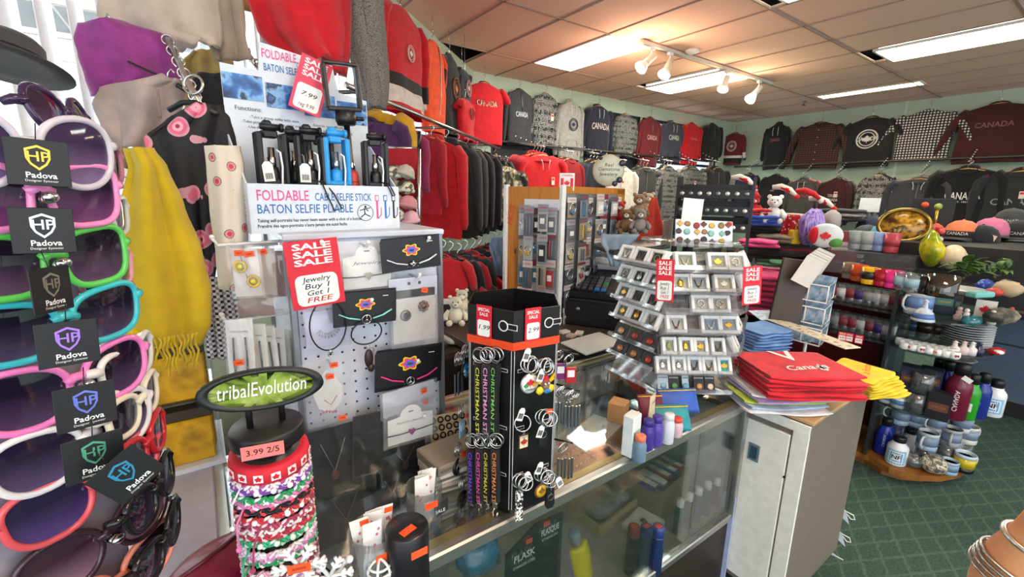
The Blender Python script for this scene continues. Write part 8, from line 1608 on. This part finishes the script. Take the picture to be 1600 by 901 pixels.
def plush(label, px, py, d, s_, col, muz='#e8dcc8', extra=None, group='soft toys'):
    p = D(px, py, d); t = thing('plush_toy', label, 'soft toy', at(p, face(p)), group); f = fab(col, .95, .2)
    m = MB(); m.ell((0, 0, 0), (.055 * s_, .05 * s_, .06 * s_), f, 14, 10, None, .12, 9); 
    for x in (-1, 1): m.tube([(x * .045 * s_, 0, .03 * s_), (x * .075 * s_, -.02 * s_, -.005 * s_), (x * .07 * s_, -.045 * s_, -.02 * s_)], [.02 * s_, .02 * s_, .018 * s_], f, 8); m.ell((x * .045 * s_, -.055 * s_, -.045 * s_), (.024 * s_, .035 * s_, .022 * s_), f, 10, 7)
    m.put('body', t); h = MB(); h.ell((0, -.01 * s_, .095 * s_), (.048 * s_, .045 * s_, .044 * s_), f, 14, 10, None, .1, 9)
    for x in (-1, 1): h.ell((x * .038 * s_, 0, .132 * s_), (.017 * s_, .010 * s_, .017 * s_), f, 9, 6)
    h = h.put('head', t); m = MB(); m.ell((0, -.05 * s_, .085 * s_), (.022 * s_, .018 * s_, .017 * s_), fab(muz), 10, 7); m.ell((0, -.067 * s_, .092 * s_), (.007 * s_, .005 * s_, .005 * s_), BLACKP, 7, 5); [m.ell((x * .018 * s_, -.050 * s_, .108 * s_), .005 * s_, BLACKP, 7, 5) for x in (-1, 1)]; m.put('muzzle', h)
    if extra: m = MB(); m.lathe([(.046 * s_, .128 * s_), (.036 * s_, .16 * s_), (.01 * s_, .20 * s_), (0, .2 * s_)], fab(extra), 14); m.ell((0, 0, .205 * s_), .014 * s_, WHF, 8, 6); m.put('hat', t)
plush('tan plush bear beside the white sweatshirt', 998, 330, 2.6, .72, '#9a7a5a'); plush('grey plush dog between bear and red flag', 1000, 352, 2.45, .66, '#8a8480'); plush('brown plush bear with cream muzzle in front of the tan bear', 978, 352, 2.5, .66, '#7a5a3a'); plush('red plush moose next to the wooden stand', 968, 338, 2.6, .6, '#a81a20'); plush('cream plush bear at the end of the toy row', 1012, 326, 2.8, .7, '#c9b496'); plush('white plush bear lying on the blue pile', 1208, 335, 2.85, .85, '#e4e0d8', '#f0ece4'); plush('red capped plush santa beside the white bear', 1178, 326, 3.0, .6, '#b01420', '#e8d8c8', '#c01822'); plush('white plush dog on the floor shelf beside the pegboard', 712, 492, 1.6, .5, '#d8d0bc'); plush('cream plush lamb behind the white plush dog', 722, 478, 1.8, .5, '#cfc5ae')
m = MB(); f = fab('#c03a28'); m.grid(lambda u, v: ((u - .5) * (.03 + .16 * v), .02 * math.sin(u * 12) * v, -.26 * v), 16, 10, f, None, .006); m.put('red_flag', None, at(D(1022, 308, 2.55), -.4), 'folded red flag cloth hanging by the soft toys', 'flag')
# santa style hats and garlands on the right of the black rack
for k, (px, py, c, nm) in enumerate(((1160, 285, '#e8ded0', 'white and red'), (1225, 300, '#d8cfc0', 'cream striped'), (1262, 306, '#c01a22', 'red dotted'), (1282, 318, '#e0d4c4', 'cream tasselled'))):
    m = MB(); m.tube([(-.07, 0, .03), (-.02, 0, .035), (.03, -.01, .015), (.07, -.02, -.02)], [.022, .03, .027, .014], fab(c), 10, False, None, .7); m.tube([(-.02, -.022, .03), (.02, -.025, .015), (.05, -.022, -.005)], [.008, .014, .008], RED_F, 8); m.ell((.075, -.02, -.03), .017, RED_F if c != '#c01a22' else WHF, 10, 7); m.put('winter_hat', None, at(D(px, py, 2.9), face(D(px, py, 2.9))), '%s knitted winter hat draped behind the spinner' % nm, 'hat', 'knitted winter hats')
m = MB(); mt = patt('red_dots', p_vor([(0, '#e8dcd8'), (.28, '#c01824'), (1, '#b01420')], 45), .8); m.grid(lambda u, v: ((u - .5) * .09, .02 * math.sin(u * 6), -.20 * v), 8, 8, mt, None, .01); m.put('dotted_stocking', None, at(D(1236, 335, 2.8), face(D(1236, 335, 2.8))), 'red stocking with white dots hanging above the table', 'stocking')
m = MB(); m.ell((0, 0, 0), (.09, .06, .11), patt('lilac_yarn', p_noise([(.35, '#5a3a8a'), (.5, '#9a7ac8'), (.62, '#b8a8d8')], 18, 3, 'LINEAR', (6, 6, 1)), .7), 18, 12, None, .25, 3); m.put('yarn_bag', None, at(D(1268, 355, 2.7)), 'lilac yarn bag beside the flag cushion', 'bag'); m = MB(); m.ell((0, 0, 0), (.05, .05, .07), pla('#a8a09c', .5), 14, 9, None, .15, 4); m.put('grey_pouch', None, at(D(1300, 345, 2.8)), 'grey pouch behind the flag cushion', 'pouch')
p = D(1290, 368, 2.55); t = thing('flag_cushion', 'round cushion with red maple leaf flag and green hill', 'cushion', at(p, face(p))); m = MB(); m.ell((0, 0, 0), (.085, .03, .07), patt('flag_sky', p_noise([(.4, '#c9d4dc'), (.6, '#e8e8e4')], 8, 2, 'LINEAR'), .6), 24, 12); m.put('cover', t); m = MB(); m.ell((-.055, -.012, .0), (.028, .024, .05), RED_F, 12, 8); m.ell((.05, -.012, -.035), (.035, .022, .028), fab('#5a9a4a'), 12, 8); m.prism([(x, z) for x, z in maple(.028)], -.036, -.031, SALE); m.put('flag_print', t)
m = MB(); m.box((0, 0, 0), (.07, .05, .09), pla('#d8b01c', .5), bev=.01, seg=2); m.tube([(-.02, -.02, .045), (-.015, -.02, .08), (.015, -.02, .08), (.02, -.02, .045)], .004, pla('#b8901c', .5), 6); m.put('gift_bag', None, at(D(1242, 370, 2.75), -.5), 'yellow gift bag between khaki pile and lilac bag', 'bag')
# black pocket rack behind the magnet board
p = D(1115, 322, 2.35); t = thing('pocket_rack', 'black tiered rack of small round badges behind the magnet board', 'rack', at((p.x, p.y, p.z), face(p, -.1))); BKR = pla('#161618', .4)
for k in range(3):
    z = .075 - k * .085; m = MB(); m.box((0, .0, z - .03), (.36, .11, .006), BKR); m.box((0, -.055, z - .012), (.36, .004, .045), BKR); m.box((0, .055, z), (.36, .004, .075), BKR); m.put('tray', t)
    for i in range(8): m = MB(); m.lathe([(.012, 0), (.012, .004), (.008, .006), (0, .006)], pla(('#c9c4bc', '#8a8a8e', '#e0dcd4')[(i + k) % 3], .2, .7), 12, TR((-.155 + i * .044, -.058, z - .010)) @ RX(PI / 2)); m.put('badge', t)
for x in (-.18, .18): m = MB(); m.box((x, 0, -.3), (.012, .11, .9), BKR); m.put('side_frame', t)
# brochures and postcard rack
p = D(1270, 425, 2.0); 
for k in range(10): m = MB(); m.box((0, 0, 0), (.075, .003, .125), pla(('#d8d6d0', '#c9c6be', '#e2e0da', '#b0aca4')[k % 4], .5)); m.put('booklet', None, at(D(1262 + k * 2.0, 424 - k * 1.6, 1.95 + .022 * k), -1.15, 0, math.radians(24)) @ RX(-.15), 'pale booklet, %s from the brown board in the fanned brochure row' % ('first', 'second', 'third', 'fourth', 'fifth', 'sixth', 'seventh', 'eighth', 'ninth', 'tenth')[k], 'booklet', 'fanned brochures')
m = MB(); m.box((0, 0, 0), (.13, .02, .30), pla('#3a281e', .45), bev=.004); m.put('brown_board', None, at(D(1236, 455, 2.05), -.9, 0, math.radians(6)) @ RX(-.1), 'dark brown board leaning beside the postcard rack', 'board')
p = D(1268, 478, 2.06); t = thing('postcard_rack', 'white wire postcard rack with three baskets', 'postcard rack', at(p, face(p, -.35)))
for k, z in enumerate((.075, -.03, -.125)):
    m = MB(); w_, dd, h = .155, .06, .075
    for zz in (0, h): m.tube([(-w_ / 2, -dd, z + zz - h / 2), (w_ / 2, -dd, z + zz - h / 2), (w_ / 2, 0, z + zz - h / 2 + .02), (-w_ / 2, 0, z + zz - h / 2 + .02)], .0032, WHITEP, 6, True)
    for x in (-w_ / 2, 0, w_ / 2): m.tube([(x, 0, z + h / 2 + .02), (x, 0, z - h / 2 + .02), (x, -dd, z - h / 2), (x, -dd, z + h / 2)], .0028, WHITEP, 6)
    m.put('wire_basket', t)
m = MB(); m.rod((0, .004, -.60), (0, .004, .16), .007, WHITEP, 8); m.lathe([(.14, -.60), (.14, -.595), (0, -.59)], WHITEP, 20); m.put('stand_pole', t)
for k, z in enumerate((.075, -.03, -.125)):
    for i in range(3): m = MB(); m.box((0, 0, 0), (.07, .004, .115), patt('landscape_card', p_noise([(.35, '#3a5a3a'), (.48, '#7a98b4'), (.6, '#b8c8d8'), (.7, '#8a5a3a')], 16, 3, 'LINEAR'), .4)); m.put('postcard', None, at(p, face(p, -.35)) @ TR((-.045 + i * .045, -.042 + .014 * i, z + .020)) @ RX(-.25) @ RY(.05 * (i - 1)), 'landscape postcard, %s in the %s basket of the wire rack' % (('first', 'second', 'third')[i], ('top', 'middle', 'lowest')[k]), 'postcard', 'postcards in the wire rack')
# denim bags by the wooden stand and over the till, white price sign
drape('denim_bag', 'pale blue plastic garment bag left of the wooden stand', 'garment bag', [(370, 768, 786), (385, 764, 788), (405, 770, 788), (430, 776, 788)], 2.6, fab('#7f9cc0', .6), .02, 4, 12, 10, .01, ph=1)
drape('denim_bag', 'pale blue plastic wrap hanging over the cash register shelf', 'garment bag', [(366, 940, 1000), (378, 938, 990), (395, 948, 976), (415, 956, 972)], 2.1, fab('#8fa4b8', .5), .02, 5, 16, 10, .01, ph=2)
m = MB(); m.box((0, 0, 0), (.30, .24, .02), pla('#1b1b1e', .4), bev=.004); m.put('black_tray', None, at(D(985, 385, 2.2), -.4, 0, -.1), 'black flat tray above the cash register', 'tray')
# table behind the stand with dark clothes, fills the space below the low rail
t = thing('low_table', 'dark low table of folded dark shirts behind the pegboard', 'display table'); q = D(735, 500, 2.3); m = MB(); m.box((q.x, q.y + .25, .33), (.9, .9, .66), pla('#221c1a', .6)); m.put('table_base', t); m = MB(); m.box((q.x, q.y + .25, .675), (.96, .96, .03), pla('#3a2c26', .5)); m.put('table_top', t)
for k in range(12): folded('folded_shirt', '%s dark folded shirt on the low table behind the pegboard, counted from the stand' % ('first', 'second', 'third', 'fourth', 'fifth', 'sixth', 'seventh', 'eighth', 'ninth', 'tenth', 'eleventh', 'twelfth')[k], at((q.x - .3 + .2 * (k % 4), q.y - .05 + .28 * (k // 4), .705), random.uniform(-.3, .3)), .19, .24, .03, fab(('#1c1a1e', '#8a1a24', '#2a2a30', '#c9c4bc')[(k * 3) % 4]), 'folded shirts on the low table', None, k)
# ------------------------------------------------------------------ person at the edge: forearm with bangles
SK = patt('skin', p_noise([(.3, '#e0925e'), (.7, '#eaa676')], 30, 4, 'LINEAR'), .5)
def skin_body(name, pts, edges, radii, mat, parent):
    me = bpy.data.meshes.new(name); me.from_pydata([tuple(p) for p in pts], edges, []); o = bpy.data.objects.new(name, me); COL.objects.link(o); o.parent = parent
    s_ = o.modifiers.new('skin', 'SKIN'); s_.use_smooth_shade = True; sd = o.modifiers.new('sub', 'SUBSURF'); sd.levels = 2; sd.render_levels = 2
    for i, r in enumerate(radii): me.skin_vertices[0].data[i].radius = r if hasattr(r, '__len__') else (r, r)
    me.skin_vertices[0].data[0].use_root = True
    dg = bpy.context.evaluated_depsgraph_get(); ev = o.evaluated_get(dg); me2 = bpy.data.meshes.new_from_object(ev); o.modifiers.clear(); o.data = me2; me2.materials.clear(); me2.materials.append(mat); me2.polygons.foreach_set('use_smooth', [True] * len(me2.polygons)); return o
E1 = D(1540, 935, .66); W1 = D(1625, 838, .60)            # forearm from elbow side up to the wrist
ax = (W1 - E1).normalized(); pr_ = thing('person', 'person at the photo edge, bare forearm with silver bangles, black sleeve', 'person')
sh = E1 + Vector((.02, -.20, .16)); up_ = Vector((0, 0, 1)); hd_ = W1 + ax * .05
pts = [sh + Vector((.06, -.03, .02)), sh, (sh + E1) / 2, E1 - ax * .01, E1 + ax * .05, E1 + ax * .11, W1, W1 + ax * .03, W1 + ax * .075]
edges = [(i, i + 1) for i in range(8)]; rad = [.055, .055, .045, .040, .043, .036, .027, .030, .026]
side = ax.cross(up_).normalized()
for k, (o_, L) in enumerate(((-.030, .065), (-.011, .075), (.009, .070), (.028, .055))):
    b0 = W1 + ax * .085 + side * o_; i0 = len(pts); pts += [b0, b0 + ax * L * .45 - up_ * .006, b0 + ax * L * .75 - up_ * .018, b0 + ax * L - up_ * .032]; edges += [(8, i0), (i0, i0 + 1), (i0 + 1, i0 + 2), (i0 + 2, i0 + 3)]; rad += [.010, .009, .0085, .0075]
i0 = len(pts); b0 = W1 + ax * .03 - side * .032; pts += [b0, b0 + ax * .03 - side * .02, b0 + ax * .055 - side * .022]; edges += [(7, i0), (i0, i0 + 1), (i0 + 1, i0 + 2)]; rad += [.013, .011, .009]
body = skin_body('body', pts, edges, rad, SK, pr_)
m = MB(); c = E1 + ax * .075; u_ = ax.orthogonal().normalized(); v_ = ax.cross(u_)
for k in range(4): m = MB(); m.ring(c + ax * .006 * (k - 1.5), .0415 - .0008 * k, .0021, CHROME, u_, (v_ + ax * .18 * (k - 1.5) * .4), 36, 8); m.put('bangle', pr_)
m = MB(); m.ring(W1 - ax * .012, .031, .004, pla('#d8d2c4', .25, .8), u_, v_, 30, 8); m.put('wrist_watch', pr_)
m = MB(); q = sh; m.tube([q + Vector((.07, -.04, .03)), q, (q + E1) / 2 + (E1 - q) * .05], [.075, .068, .058], fab('#17161a'), 14); m.tube([D(1612, 900, .62), D(1650, 960, .62)], [.03, .05], fab('#17161a'), 12); m.put('black_sleeve', pr_)
